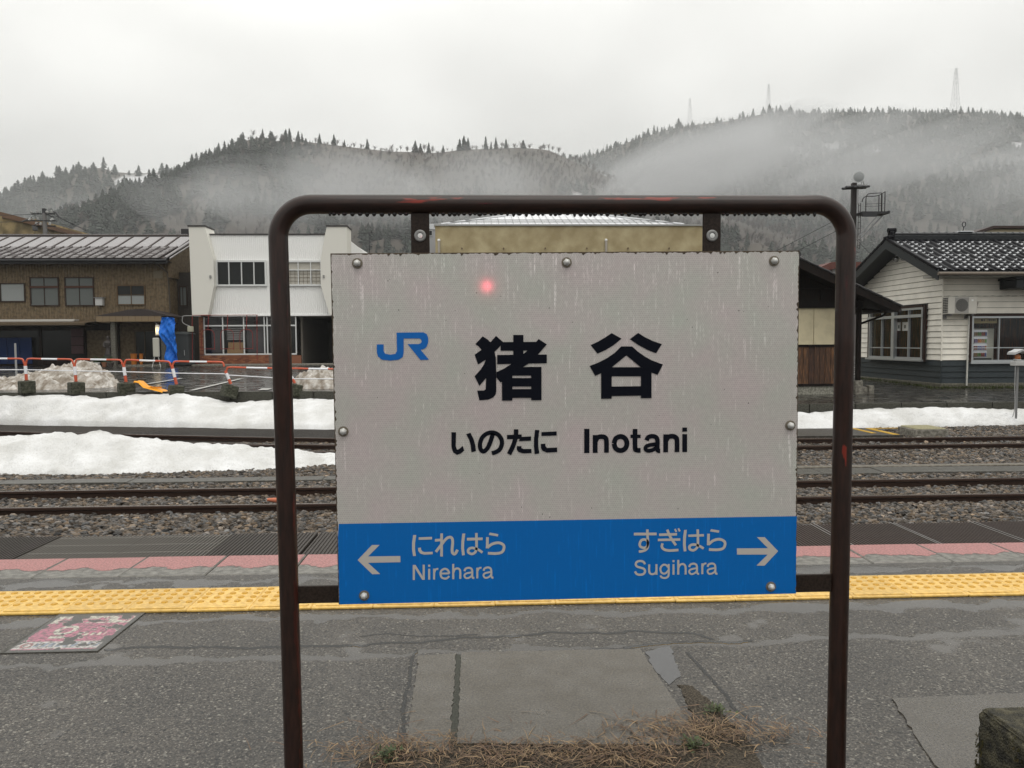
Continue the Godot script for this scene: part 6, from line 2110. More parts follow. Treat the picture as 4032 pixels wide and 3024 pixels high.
	for i in 3:
		st = S()
		var a := V(16.6, 7.0 - i * 0.5, -34)
		var b: Vector3 = [V(11.2, 3.9, -42), V(11.0, 3.2, -42), V(22.5, 4.2, -40)][i]
		tube(st, [a, a.lerp(b, 0.5) - V(0, 0.15, 0), b], 0.012, 4, false)
		tag(obj("guy_wire", st, iron), ["upper thin wire sloping left from the floodlight mast", "lower thin wire sloping left from the floodlight mast", "thin wire sloping right from the floodlight mast to the station roof"][i], "wire", "wires at the floodlight mast")
	# pole beside the right sign bracket, far away
	var q := thing("slim_pole", "slim pole with white fittings just right of the right upper sign bracket", "utility pole", V(16.9, 0, -56))
	st = S()
	tube(st, [V(0, 0, 0), V(0, 11.5, 0)], 0.1, 6)
	obj("pole", st, conc, q)
	st = S()
	for k in 3: cbx(st, V(0.05, 8.6 + k * 0.28, -0.05), V(0.5, 8.66 + k * 0.28, 0.05), 0.01)
	cbx(st, V(0.3, 8.55, -0.1), V(0.55, 9.1, 0.1), 0.04)
	cbx(st, V(0.02, 7.1, -0.1), V(0.3, 7.6, 0.1), 0.04)
	obj("fittings", st, M(0.45, 0.46, 0.47, 0.4), q)
	# TV antenna behind the white building
	var an := thing("tv_antenna", "thin television antenna rising behind the white building's right wing", "antenna", V(-7.08, 5.5, -50))
	st = S()
	tube(st, [V(0, 0, 0), V(0, 2.85, 0)], 0.02, 5)
	obj("mast", st, iron, an)
	st = S()
	tube(st, [V(-0.5, 2.78, 0), V(0.3, 2.85, 0)], 0.014, 5)
	for i in 6: tube(st, [V(-0.45 + i * 0.12, 2.78 + i * 0.01, -0.25), V(-0.45 + i * 0.12, 2.78 + i * 0.01, 0.25)], 0.008, 4)
	tube(st, [V(0.1, 2.83, 0), V(0.28, 3.1, 0)], 0.012, 4)
	tube(st, [V(0.12, 2.83, 0), V(0.33, 2.6, 0)], 0.012, 4)
	obj("elements", st, iron, an)
	# pylons on the right ridge
	for i in PYLONS.size():
		var d: Array = PYLONS[i]
		var t := thing("pylon", d[5], "pylon", V(d[0], d[1], d[2]), 0.5 + 0.2 * i, "lattice pylons on the right ridge")
		st = S()
		lattice(st, d[3], d[3] * 0.095, d[3] * 0.016, 9, d[4])
		obj("tower", st, M(0.24, 0.24, 0.245, 0.6), t)
		for k in 3:
			st = S()
			var y: float = d[3] * (0.68 + 0.1 * k)
			var w: float = d[3] * [0.125, 0.15, 0.11][k]
			for s in [-1.0, 1.0]:
				tube(st, [V(0, y, 0), V(s * w, y, 0)], d[4] * 0.8, 4)
				tube(st, [V(0, y + d[3] * 0.035, 0), V(s * w, y, 0)], d[4] * 0.6, 4)
			obj("arm", st, M(0.16, 0.16, 0.165, 0.6), t)

# ------------------------------------------------------------------ pipe fence on the kerb
func fence() -> void:
	var red := M(0.50, 0.085, 0.035, 0.35)
	var wht := M(0.72, 0.73, 0.76, 0.35)
	var X := [-14.57, -13.14, -11.755, -10.36, -8.98, -7.45, -5.62, -3.9]
	var TY := [0.905, 0.887, 0.862, 0.835, 0.78, 0.60, 0.55, 0.52]
	var LY := [0.58, 0.567, 0.53, 0.49, 0.44, 0.375, 0.25, 0.23]
	var lean := [0.0, -0.03, -0.035, -0.06, -0.17, -0.26, -0.2, -0.1]
	var BX := [-14.5, -13.12, -11.72, -10.30, -8.86, -7.30, -5.45, -3.8]
	var BY := [0.27, 0.26, 0.21, 0.185, 0.115, 0.11, 0.12, 0.1]
	var Z := -22.72
	var where := ["at the left edge of the photo", "in front of the brown house's dark shop front", "in front of the dirty snow pile's right slope", "in front of the entrance and the blue tarp", "in front of the brick shop base", "passing behind the left sign post"]
	for i in 7:
		var t := thing("pipe_barrier", "red and white pipe barrier span " + (where[i] if i < 6 else "behind the sign board"), "barrier", Vector3.ZERO, 0.0, "pipe barrier spans along the kerb")
		var a := V(X[i] + 0.03, TY[i], Z)
		var b := V(X[i + 1] - 0.03, TY[i + 1] + (0.0 if i != 4 else 0.155), Z)
		var foot := V(BX[i], BY[i], Z)
		# bent rail: up from post, along, down into the next post
		var l := b.x - a.x
		var dn := 0.13
		var full := catmull([a + V(-0.0, -dn, 0), a + V(0.025, -dn * 0.35, 0), a + V(0.1, 0, 0), a.lerp(b, 0.33), a.lerp(b, 0.5), a.lerp(b, 0.67), b + V(-0.1, 0, 0), b + V(-0.025, -dn * 0.35, 0), b + V(0, -dn, 0)], 6)
		var n := full.size()
		var c0 := int(n * 0.38)
		var c1 := int(n * 0.62)
		var st := S()
		tube(st, full.slice(0, c0 + 1), 0.027, 10)
		obj("red_rail", st, red, t)
		st = S()
		tube(st, full.slice(c0, c1 + 1), 0.028, 10)
		obj("white_rail", st, wht, t)
		st = S()
		tube(st, full.slice(c1), 0.027, 10)
		obj("red_rail", st, red, t)
		st = S()
		tube(st, [V(X[i] + 0.02, LY[i], Z), V(X[i + 1] + 0.02, LY[i + 1] + (0.03 if i == 4 else 0.0), Z)], 0.014, 8)
		obj("lower_bar", st, wht, t)
		# striped post
		var top := V(X[i], TY[i] - 0.1, Z)
		for k in 3:
			st = S()
			tube(st, [foot.lerp(top, [0.0, 0.36, 0.80][k]), foot.lerp(top, [0.36, 0.80, 1.0][k])], 0.046 - 0.004 * absf(k - 1), 10)
			obj("post_" + ["foot", "sleeve", "head"][k], st, [red, wht, red][k], t)
	# concrete blocks
	var m := MN(0.105, 0.105, 0.088, 0.6, grain_tex(Color(0.38, 0.40, 0.32), Color(1, 1, 0.95), 0.02, 161, Color(0.3, 0.3, 0.28), 0.04), 1.3, t_rough, 0.6)
	var proto: Node3D = null
	var bl := ["squared up dark concrete block under the fence post at the snow pile's left foot", "squared up dark concrete block under the fence post in front of the snow pile", "broad dark concrete block beside the orange plastic piece", "tilted concrete block right of the orange plastic piece", "strongly tilted concrete block half sunk behind the white snow bank", "dark concrete block partly hidden by the left sign post"]
	var yaw := [0.75, 0.75, 0.6, 0.55, 0.7, 0.6]
	var BZ := [22.72, 22.72, 22.72, 22.40, 22.25, 22.4]
	var tilt := [0.0, -0.01, 0.0, -0.13, -0.28, -0.2]
	for i in 6:
		var at := V(BX[i + 1] * BZ[i] / 22.72, BY[i + 1] - 0.01, -BZ[i])
		if proto == null:
			proto = thing("concrete_block", bl[0], "concrete block", at, 0.0, "concrete blocks under the barrier posts")
			var st := S()
			var ch := 0.025
			var hh := 0.19
			cbx(st, V(-hh, -0.36, -hh), V(hh, 0.0, hh), ch)
			obj("block", st, m, proto)
			st = S()
			lathe(st, [Vector2(0.07, 0.002), Vector2(0.055, 0.02), Vector2(0.04, 0.022)], 12)
			obj("socket", st, m_rust, proto)
		var o: Node3D = proto if i == 0 else dup(proto, bl[i], at)
		o.rotation = V(0, yaw[i], tilt[i])
		if i == 2: o.scale = V(1.12, 1.0, 1.05)

# ------------------------------------------------------------------ small things in the street
func sheet(st: SurfaceTool, outline: Array, z: float, sd: int, amp: float) -> void:    # hanging cloth: rows of [xl, xr, y]
	var n := FastNoiseLite.new()
	n.seed = sd
	n.frequency = 1.6
	n.noise_type = FastNoiseLite.TYPE_SIMPLEX
	var rows: Array = []
	for j in 25:
		var t := j / 24.0 * (outline.size() - 1)
		var k := mini(int(t), outline.size() - 2)
		var f := t - k
		var r: Array = []
		for i in 13:
			var u := i / 12.0
			var x := lerpf(lerpf(outline[k][0], outline[k][1], u), lerpf(outline[k + 1][0], outline[k + 1][1], u), f)
			var y := lerpf(outline[k][2], outline[k + 1][2], f)
			r.append(V(x, y, z + amp * (n.get_noise_2d(x * 0.9 + y * 0.5, y * 0.28) + 0.5 * absf(n.get_noise_2d(x * 2.0 - y * 1.1, y * 0.7)))))
		rows.append(r)
	grid(st, rows)

func street_things() -> void:
	var st := S()
	sheet(st, [[-16.86, -16.3, 2.70], [-16.93, -16.22, 2.62], [-16.95, -16.18, 2.3], [-16.97, -16.15, 1.9], [-16.82, -16.12, 1.55], [-16.66, -16.08, 1.2], [-16.68, -16.06, 0.8], [-16.74, -16.03, 0.3]], -41.5, 171, 0.30)
	var blue := MN(0.009, 0.155, 0.64, 0.4, t_fine, 1.0)
	tag(obj("blue_tarp", st, blue), "creased bright blue tarp hanging beside the entrance of the brown house", "tarp")
	# folding sign board, pale
	var sb := thing("standing_sign", "pale blank standing sign board on thin legs before the blue tarp", "sign board", V(-16.98, 0.06, -41.0))
	st = S()
	cbx(st, V(-0.16, 0.55, -0.06), V(0.16, 1.55, 0.06), 0.03)
	obj("board", st, M(0.42, 0.41, 0.36, 0.5), sb)
	for q in [[-0.1, -0.2], [0.1, 0.24]]:
		st = S()
		tube(st, [V(q[0], 0.55, 0), V(q[1], 0.0, 0.1)], 0.018, 6)
		obj("leg", st, M(0.45, 0.45, 0.43, 0.5), sb)
	# lit lantern
	var ln := thing("lantern_lamp", "small lit white cylindrical lantern lamp by the porch of the brown house", "lamp", V(-17.25, 1.75, -41.9))
	st = S()
	lathe(st, [Vector2(0.0, 0.56), Vector2(0.1, 0.56), Vector2(0.11, 0.5), Vector2(0.11, 0.46)], 14)
	lathe(st, [Vector2(0.11, 0.06), Vector2(0.11, 0.0), Vector2(0.0, 0.0)], 14)
	obj("cap", st, M(0.5, 0.48, 0.42, 0.5), ln)
	st = S()
	lathe(st, [Vector2(0.102, 0.06), Vector2(0.112, 0.15), Vector2(0.102, 0.26), Vector2(0.112, 0.36), Vector2(0.102, 0.46)], 14)
	var gm := StandardMaterial3D.new()
	gm.albedo_color = lin(0.6, 0.55, 0.45)
	gm.emission_enabled = true
	gm.emission = lin(1.0, 0.80, 0.50)
	gm.emission_energy_multiplier = 0.4
	obj("lamp_shade", st, gm, ln)
	var ol := OmniLight3D.new()
	ol.name = "lantern_light"
	ol.light_color = Color(1.0, 0.85, 0.6)
	ol.light_energy = 0.06
	ol.light_size = 0.08
	ol.omni_range = 12
	ol.omni_attenuation = 2.0
	ol.shadow_enabled = true
	ol.position = V(0, 0.26, 0.16)
	ln.add_child(ol)
	st = S()
	tube(st, [V(0, 0.56, 0), V(-0.3, 0.85, -0.15)], 0.012, 5)
	obj("arm", st, M(0.2, 0.2, 0.2, 0.4), ln)
	# small meter box and grey shed by the gap
	var mb := thing("meter_box", "small cream meter box on the dark side wall right of the tarp", "meter box", V(-16.0, 1.95, -43.2))
	st = S()
	cbx(st, V(-0.14, 0, -0.1), V(0.14, 0.3, 0.1), 0.02)
	obj("body", st, M(0.40, 0.39, 0.30, 0.5), mb)
	st = S()
	tube(st, catmull([V(-0.02, 0.3, 0), V(-0.4, 0.5, 0), V(-0.42, 0.75, 0), V(-0.3, 0.88, 0), V(0.6, 0.86, 0)], 4), 0.02, 6)
	obj("conduit", st, M(0.35, 0.35, 0.34, 0.5), mb)
	var sd := thing("storage_shed", "dark grey storage locker in the gap beside the white building", "storage shed", V(-16.2, 0.1, -43.4))
	st = S()
	cbx(st, V(-0.75, 0, -0.6), V(0.1, 1.75, 0.3), 0.03)
	obj("cabinet", st, M(0.045, 0.05, 0.052, 0.5), sd)
	st = S()
	prism(st, PackedVector2Array([Vector2(-0.8, 1.75), Vector2(0.15, 1.70), Vector2(0.15, 1.76), Vector2(-0.3, 1.86), Vector2(-0.8, 1.84)]), -0.65, 0.35)
	obj("roof", st, M(0.09, 0.10, 0.10, 0.4), sd)
	st = S()
	tube(st, [V(-0.12, 0.55, 0.32), V(-0.12, 0.85, 0.33)], 0.015, 5)
	obj("handle", st, M(0.4, 0.4, 0.4, 0.4), sd)
	# dark statue of a standing figure
	var fg := thing("statue", "small dark statue of a standing figure at the porch pillar", "statue", V(-20.05, 0.14, -42.3))
	st = S()
	lathe(st, [Vector2(0.0, 0), Vector2(0.22, 0), Vector2(0.2, 0.1), Vector2(0.2, 0.55), Vector2(0.22, 0.6), Vector2(0.0, 0.6)], 10)
	obj("plinth", st, M(0.05, 0.05, 0.048, 0.7), fg)
	st = S()
	lathe(st, [Vector2(0.16, 0.6), Vector2(0.15, 0.75), Vector2(0.13, 0.95), Vector2(0.17, 1.1), Vector2(0.19, 1.22), Vector2(0.16, 1.32), Vector2(0.06, 1.38), Vector2(0.05, 1.41), Vector2(0.08, 1.46), Vector2(0.085, 1.52), Vector2(0.06, 1.59), Vector2(0.0, 1.61)], 12, Transform3D(Basis().scaled(V(1.1, 1, 0.75)), Vector3.ZERO))
	for s in [-1.0, 1.0]:
		tube(st, [V(0.17 * s, 1.3, 0), V(0.24 * s, 1.08, 0.03), V(0.12 * s, 0.98, 0.13)], 0.055, 8, true, 0.04)
	obj("figure", st, M(0.055, 0.048, 0.045, 0.5), fg)
	# flower pots
	var pots := [[-20.0, "white flower pot with a small plant before the porch", M(0.5, 0.5, 0.48, 0.5), 0.15], [-19.62, "brown flower pot beside the white one before the porch", M(0.20, 0.09, 0.05, 0.6), 0.13], [-19.3, "dark bushy potted plant at the right of the two pots", M(0.06, 0.05, 0.045, 0.6), 0.16]]
	for i in 3:
		var q: Array = pots[i]
		var p := thing("flower_pot", q[1], "flower pot", V(q[0], 0.1, -40.9), 0.0, "pots before the porch")
		st = S()
		var w: float = q[3]
		lathe(st, [Vector2(0.0, 0.0), Vector2(w * 0.7, 0.0), Vector2(w, 0.2), Vector2(w * 1.08, 0.2), Vector2(w * 1.08, 0.25), Vector2(w * 0.9, 0.25), Vector2(0, 0.22)], 14)
		obj("pot", st, q[2], p)
		st = S()
		for k in 90:
			var a := rng.randf() * TAU
			var rr := rng.randf() * w * 1.5
			var b := V(cos(a) * rr * 0.4, 0.22, sin(a) * rr * 0.4)
			var e := V(cos(a) * rr, 0.25 + rng.randf() * 0.28, sin(a) * rr)
			var s := V(-sin(a), 0.2, cos(a)) * 0.02
			tri(st, e - s, e + s, e + (e - b).normalized() * 0.07)
			tri(st, b, b + s * 0.3, e)
		obj("leaves", st, M(0.03, 0.055, 0.02, 0.7), p)
	# orange goods seen in the entrance
	for i in 2:
		var ob := thing("orange_bucket", ["larger orange bucket left of the entrance door", "smaller orange bucket against the entrance door"][i], "bucket", V([-19.25, -18.85][i], 0.16, -43.5))
		st = S()
		var w: float = [0.17, 0.1][i]
		lathe(st, [Vector2(0.0, 0.0), Vector2(w * 0.8, 0.0), Vector2(w, 0.55), Vector2(w * 1.1, 0.56), Vector2(w * 1.1, 0.6), Vector2(w * 0.9, 0.6), Vector2(0.0, 0.3)], 14)
		obj("tub", st, M(0.5, 0.17, 0.03, 0.5), ob)
	# orange plastic snow sled lying on the kerb
	var sl := thing("plastic_sled", "bright orange plastic snow shovel blade lying on the kerb beside the block", "sled", V(-9.95, 0.0, -22.45))
	st = S()
	var top: Array = []
	var prof := [[0.0, 0.22, 0.10], [0.05, 0.28, 0.13], [0.18, 0.26, 0.14], [0.32, 0.12, 0.15], [0.5, 0.075, 0.16], [0.8, 0.0, 0.17], [0.86, -0.03, 0.165]]
	for j in 9:
		var r: Array = []
		var v := 1.0 - j / 4.0
		for q in prof:
			r.append(V(q[0], q[1] + (0.045 * v * v) * 0.6 - 0.05 + (0.0 if absf(v) < 0.95 else -0.05), -v * q[2] * 1.5 - 0.05))
		top.append(r)
	top.reverse()
	grid(st, top)
	obj("blade", st, M(0.72, 0.30, 0.012, 0.4), sl)
	st = S()
	for q in [[0.42, 0.09, 0.46, 0.06], [0.40, 0.12, 0.72, 0.05], [0.42, -0.12, 0.72, -0.09]]:
		bx(st, V(q[0], 0.055 - (q[0] - 0.4) * 0.2, -q[1] - 0.02), V(q[2], 0.075 - (q[2] - 0.4) * 0.18, -q[1] + 0.02))
	obj("rib", st, M(0.60, 0.22, 0.01, 0.4), sl)
	# short grey pole behind the left fence post
	st = S()
	tube(st, [V(0, 0, 0), V(0.0, 1.45, 0)], 0.035, 8)
	tag(obj("stake", st, M(0.3, 0.3, 0.3, 0.5), self, T(-17.1, -0.1, -29)), "short grey stake standing behind the left fence post", "stake")
	# track side beacon post in the snow, right
	var b := thing("beacon_post", "grey post with amber beacon under a little metal roof, standing in snow", "beacon", V(13.36, -0.7, -18.6))
	st = S()
	tube(st, [V(0, 0, 0), V(0.01, 1.34, 0)], 0.026, 8)
	obj("post", st, M(0.20, 0.20, 0.20, 0.5), b)
	st = S()
	cbx(st, V(-0.13, 1.32, -0.1), V(0.13, 1.43, 0.1), 0.015)
	cbx(st, V(-0.07, 1.43, -0.07), V(0.06, 1.49, 0.06), 0.01)
	obj("box", st, M(0.42, 0.42, 0.41, 0.4), b)
	st = S()
	lathe(st, [Vector2(0.06, 1.49), Vector2(0.065, 1.52), Vector2(0.06, 1.58), Vector2(0.03, 1.61), Vector2(0.0, 1.61)], 14)
	obj("amber_lens", st, M(0.32, 0.09, 0.01, 0.2), b)
	st = S()
	prism(st, PackedVector2Array([Vector2(-0.17, 1.60), Vector2(-0.15, 1.66), Vector2(0.03, 1.74), Vector2(0.22, 1.66), Vector2(0.22, 1.62), Vector2(0.03, 1.69)]), -0.16, 0.14)
	obj("roof", st, M(0.5, 0.5, 0.5, 0.35, 0.5), b)
	st = S()
	tube(st, catmull([V(-0.09, 1.34, 0.05), V(-0.09, 0.8, 0.05), V(-0.08, 0.3, 0.06), V(-0.14, 0.05, 0.08)], 4), 0.01, 6)
	obj("cable", st, M(0.3, 0.3, 0.3, 0.6), b)

# ------------------------------------------------------------------ things on the platform
func rag(pts: Array, step: float, amp: float, sd: int) -> PackedVector2Array:     # ragged outline round a polygon
	var r := RandomNumberGenerator.new()
	r.seed = sd
	var out := PackedVector2Array()
	for i in pts.size():
		var a: Vector2 = pts[i]
		var b: Vector2 = pts[(i + 1) % pts.size()]
		var n := maxi(1, int((b - a).length() / step))
		for k in n: out.append(a.lerp(b, float(k) / n) + Vector2(r.randf_range(-amp, amp), r.randf_range(-amp, amp)))
	return out

func flat(poly: PackedVector2Array, y0: float, y1: float) -> SurfaceTool:   # polygon in x, z laid on the ground
	var st := S()
	var p := PackedVector2Array()
	for v in poly: p.append(Vector2(v.x, -v.y))
	prism(st, p, y0, y1, Transform3D(Basis(V(1, 0, 0), V(0, 0, -1), V(0, 1, 0)), Vector3.ZERO), false)
	return st

func sticker_tex() -> ImageTexture:
	var n := FastNoiseLite.new()
	n.seed = 181
	n.frequency = 0.013
	n.fractal_octaves = 4
	var w := 256
	var im := Image.create(w, w, false, Image.FORMAT_RGB8)
	var line := func(p: Vector2, c: Vector2, r: float, t: float) -> bool: return absf((p - c).length() - r) < t
	for j in w:
		for i in w:
			var u := i / 255.0
			var v := j / 255.0      # 0 at the far side
			var q := n.get_noise_2d(i, j)
			var g := 0.36 + 0.05 * q
			var c := Color(g, g * 0.98, g * 0.94)
			var p := Vector2(u, v)
			# printed figure, flaked away in large pieces
			var inside := u > 0.06 and u < 0.95 and v > 0.1 and v < 0.95
			var keep := q + 0.22 - 0.9 * maxf(0.0, 0.30 - v) - 0.65 * maxf(0.0, u - 0.62) * smoothstep(0.2, 0.5, v)
			if v < 0.3 and u > 0.5: keep = q + 0.16
			if inside and keep > 0.0:
				c = Color(0.80, 0.50, 0.58)
				if v > 0.76 and v < 0.93:
					c = Color(0.84, 0.82, 0.80)
					if absf(v - 0.845) < 0.045 and absf(sin(u * 40.0)) > 0.5 and u > 0.25: c = Color(0.62, 0.66, 0.72)
					if line.call(p, Vector2(0.17, 0.85), 0.05, 0.012): c = Color(0.72, 0.5, 0.5)
				elif line.call(p, Vector2(0.36, 0.48), 0.095, 0.028): c = Color(0.88, 0.86, 0.80)
				elif absf(v - 0.66) < 0.03 and u > 0.28 and u < 0.44: c = Color(0.88, 0.86, 0.80)
				elif absf(v - 0.60 + 0.1 * (u - 0.6)) < 0.035 and u > 0.55 and u < 0.85 and sin(u * 90.0) > -0.2: c = Color(0.86, 0.84, 0.76)
				elif v < 0.3 and q > 0.02: c = Color(0.88, 0.86, 0.80)
				if keep < 0.035: c = Color(0.85, 0.83, 0.78)
				if absf(n.get_noise_2d(i * 2.0 + 700, j * 2.0)) < 0.018: c = c.darkened(0.45)
			im.set_pixel(i, j, c.lerp(Color(g, g * 0.98, g * 0.94), clampf(0.22 + n.get_noise_2d(i * 5.0, j * 5.0) * 0.9, 0.05, 0.8)))
	return ImageTexture.create_from_image(im)

func straw(called: String, label: String, n: int, place: Callable, col: Callable, hmin: float, hmax: float, flat_: float, sd: int) -> void:
	var r := RandomNumberGenerator.new()
	r.seed = sd
	var st := S()
	for i in n:
		var p: Vector3 = place.call(r)
		var l := r.randf_range(hmin, hmax)
		var a := r.randf() * TAU
		var d := V(cos(a), 0, sin(a))
		var rise := l * r.randf_range(0.05, 1.0) * (1.0 - flat_)
		var pts: Array = []
		var bend := V(r.randf_range(-1, 1), 0, r.randf_range(-1, 1)) * l * 0.35
		for k in 5:
			var t := k / 4.0
			pts.append(p + d * l * t + bend * t * t + V(0, 0.003 + rise * sin(t * PI * 0.75), 0))
		var w := r.randf_range(0.0009, 0.0022)
		var c: Color = col.call(r)
		for k in 4:
			var s := V(-d.z, 0.25, d.x) * w * (1.0 - k * 0.2)
			var s2 := V(-d.z, 0.25, d.x) * w * (1.0 - (k + 1) * 0.2)
			st.set_color(c)
			quad(st, pts[k] - s, pts[k] + s, pts[k + 1] + s2, pts[k + 1] - s2)
	var m := StandardMaterial3D.new()
	m.vertex_color_use_as_albedo = true
	m.roughness = 0.6
	tag(obj(called, st, m), label, "", "", "stuff")

func platform_things() -> void:
	# concrete slabs let into the asphalt
	var sl := thing("concrete_slab", "wide pale concrete slab let into the asphalt below the sign", "slab")
	var m := StandardMaterial3D.new()
	m.albedo_texture = grain_tex(Color(0.238, 0.226, 0.208), Color(0.355, 0.335, 0.302), 0.09, 191, Color(0.50, 0.46, 0.37), 0.10, 768)
	m.roughness_texture = ntex(0.008, 0.35, 0.95, 192)
	m.roughness = 0.6
	m.uv1_triplanar = true
	m.uv1_world_triplanar = true
	m.uv1_scale = V(1.3, 1.3, 1.3)
	m.heightmap_enabled = true
	m.heightmap_texture = t_rough
	m.heightmap_scale = 0.12
	obj("slab", flat(rag([Vector2(-0.09, -3.125), Vector2(0.655, -3.12), Vector2(0.70, -2.35), Vector2(-0.085, -2.40)], 0.02, 0.003, 193), 0.0, 0.007), m, sl)
	var s2 := thing("concrete_slab", "narrow concrete strip beside the wide slab, left of its dark joint", "slab")
	obj("slab", flat(rag([Vector2(-0.262, -3.10), Vector2(-0.112, -3.12), Vector2(-0.11, -2.36), Vector2(-0.25, -2.36)], 0.02, 0.005, 194), 0.0, 0.0055), m, s2)
	var s3 := thing("concrete_slab", "smooth wet concrete slab at the lower right by the mossy block", "slab")
	var m3: StandardMaterial3D = m.duplicate()
	m3.albedo_color = Color(0.92, 0.92, 0.93)
	m3.roughness = 0.38
	obj("slab", flat(rag([Vector2(1.46, -2.63), Vector2(2.4, -2.67), Vector2(2.6, -1.6), Vector2(1.30, -1.7), Vector2(1.36, -2.18)], 0.03, 0.006, 195), 0.0, 0.006), m3, s3)
	# joint filled with dark earth, soil under the straw
	var soil := MN(0.10, 0.088, 0.072, 0.6, grain_tex(Color(0.42, 0.40, 0.37), Color(1, 0.97, 0.92), 0.08, 196, Color(1, 0.95, 0.85), 0.09), 2.0, t_rough, 0.6)
	var so := thing("soil", "strip of dark wet earth and dead straw at the foot of the sign", "")
	tag(so, "", "", "", "structure")
	obj("soil_patch", flat(rag([Vector2(-0.30, -2.40), Vector2(-0.2, -2.44), Vector2(-0.05, -2.415), Vector2(0.6, -2.40), Vector2(0.72, -2.55), Vector2(0.725, -2.78), Vector2(0.78, -2.78), Vector2(0.84, -2.5), Vector2(0.86, -2.38), Vector2(0.8, -1.9), Vector2(-0.4, -1.9), Vector2(-0.42, -2.25)], 0.024, 0.010, 197), 0.0, 0.0035), soil, so)
	obj("joint", flat(rag([Vector2(-0.122, -3.11), Vector2(-0.08, -3.11), Vector2(-0.075, -2.36), Vector2(-0.122, -2.36)], 0.02, 0.004, 198), 0.0, 0.003), MN(0.045, 0.046, 0.035, 0.5, t_fine, 4.0), so)
	obj("puddle", flat(rag([Vector2(0.674, -3.10), Vector2(0.79, -3.155), Vector2(0.775, -3.0), Vector2(0.765, -2.88), Vector2(0.70, -2.79), Vector2(0.672, -2.91)], 0.02, 0.006, 199), 0.0, 0.0022), M(0.06, 0.059, 0.06, 0.04), so)
	var dead := func(r: RandomNumberGenerator) -> Color:
		var v := r.randf_range(0.5, 1.15)
		return Color(0.25 * v, 0.165 * v, 0.085 * v) if r.randf() < 0.42 else Color(0.13 * v, 0.075 * v, 0.04 * v)
	var clumps := [Vector3(-0.2, 0, -2.36), Vector3(0.02, 0, -2.32), Vector3(0.22, 0, -2.31), Vector3(0.40, 0, -2.33), Vector3(0.62, 0, -2.47), Vector3(0.70, 0, -2.40), Vector3(0.84, 0, -2.42), Vector3(-0.32, 0, -2.38), Vector3(0.5, 0, -2.28)]
	straw("dead_grass", "tangle of dead straw coloured grass stalks along the slab's near edge", 2300, func(r: RandomNumberGenerator) -> Vector3:
		var c: Vector3 = clumps[r.randi() % clumps.size()]
		return V(c.x + r.randfn(0, 0.11), 0.003 + absf(r.randfn(0, 0.008)), clampf(c.z + r.randfn(0, 0.045), -2.55, -2.0)), dead, 0.015, 0.075, 0.80, 201)
	straw("dead_grass", "loose dead stalks lying about on the slab and asphalt", 120, func(r: RandomNumberGenerator) -> Vector3:
		return V(r.randf_range(-0.55, 1.05), 0.007, r.randf_range(-2.62, -2.15)), dead, 0.02, 0.09, 0.93, 202)
	var green := func(r: RandomNumberGenerator) -> Color:
		var v := r.randf_range(0.6, 1.3)
		return Color(0.055 * v, 0.075 * v, 0.024 * v)
	var tufts := [[-0.30, -2.33, "green weed tuft at the left end of the straw"], [0.80, -2.56, "small green weed in the gap right of the slab"], [0.66, -2.34, "green weed in the straw near the slab's right corner"]]
	for i in 3:
		var q: Array = tufts[i]
		var t := thing("weed", q[2], "weed", V(q[0], 0.0, q[1]), 0.0, "weeds in the joints")
		var st := S()
		var r := RandomNumberGenerator.new()
		r.seed = 210 + i
		for k in 90:
			var a := r.randf() * TAU
			var rr := absf(r.randfn(0, 0.028))
			var p := V(cos(a) * rr, 0.004 + r.randf() * 0.03 * (1.0 - rr * 10.0), sin(a) * rr)
			var d := V(cos(a + r.randf_range(-1, 1)), r.randf_range(0.0, 0.9), sin(a + r.randf_range(-1, 1))).normalized() * r.randf_range(0.006, 0.014)
			var s := d.cross(V(0.3, 1, 0.2)).normalized() * 0.003
			st.set_color(green.call(r))
			tri(st, p - s, p + s, p + d)
			tri(st, p + d * 0.5 - s * 1.6, p + d * 0.5 + s * 1.6, p + d * 1.4)
		var gm := StandardMaterial3D.new()
		gm.vertex_color_use_as_albedo = true
		gm.roughness = 0.6
		obj("leaves", st, gm, t)
	# flaked floor picture
	var fp := thing("floor_sticker", "flaking pink and white printed floor sticker beside the tactile paving", "sticker", V(-1.82, 0.0, -3.465))
	var st := S()
	var rows: Array = []
	for j in 3: rows.append([V(-0.2 + 0.01 * j, 0.0045, -0.235 + 0.235 * j), V(0.2, 0.0045, -0.235 + 0.235 * j)])
	grid(st, rows, [], Vector2(0.4, 0.47), Vector2(-0.2, -0.235))
	var fm := StandardMaterial3D.new()
	fm.albedo_texture = sticker_tex()
	fm.albedo_color = Color(0.8, 0.8, 0.8)
	fm.roughness = 0.4
	obj("print", st, fm, fp)
	st = S()
	bx(st, V(-0.203, -0.001, -0.238), V(0.203, 0.0042, 0.238))
	obj("plate", st, MN(0.085, 0.084, 0.078, 0.45, t_conc, 2.0), fp)
	# mossy concrete block close by
	var mb := thing("mossy_block", "mossy dark concrete block with crumbled edges at the lower right corner", "concrete block")
	var n := FastNoiseLite.new()
	n.seed = 221
	n.frequency = 22.0
	n.fractal_octaves = 4
	st = S()
	var o := V(1.262, 0.0, -1.87)
	var w := 0.55
	var hh := 0.352
	var dz := 0.75
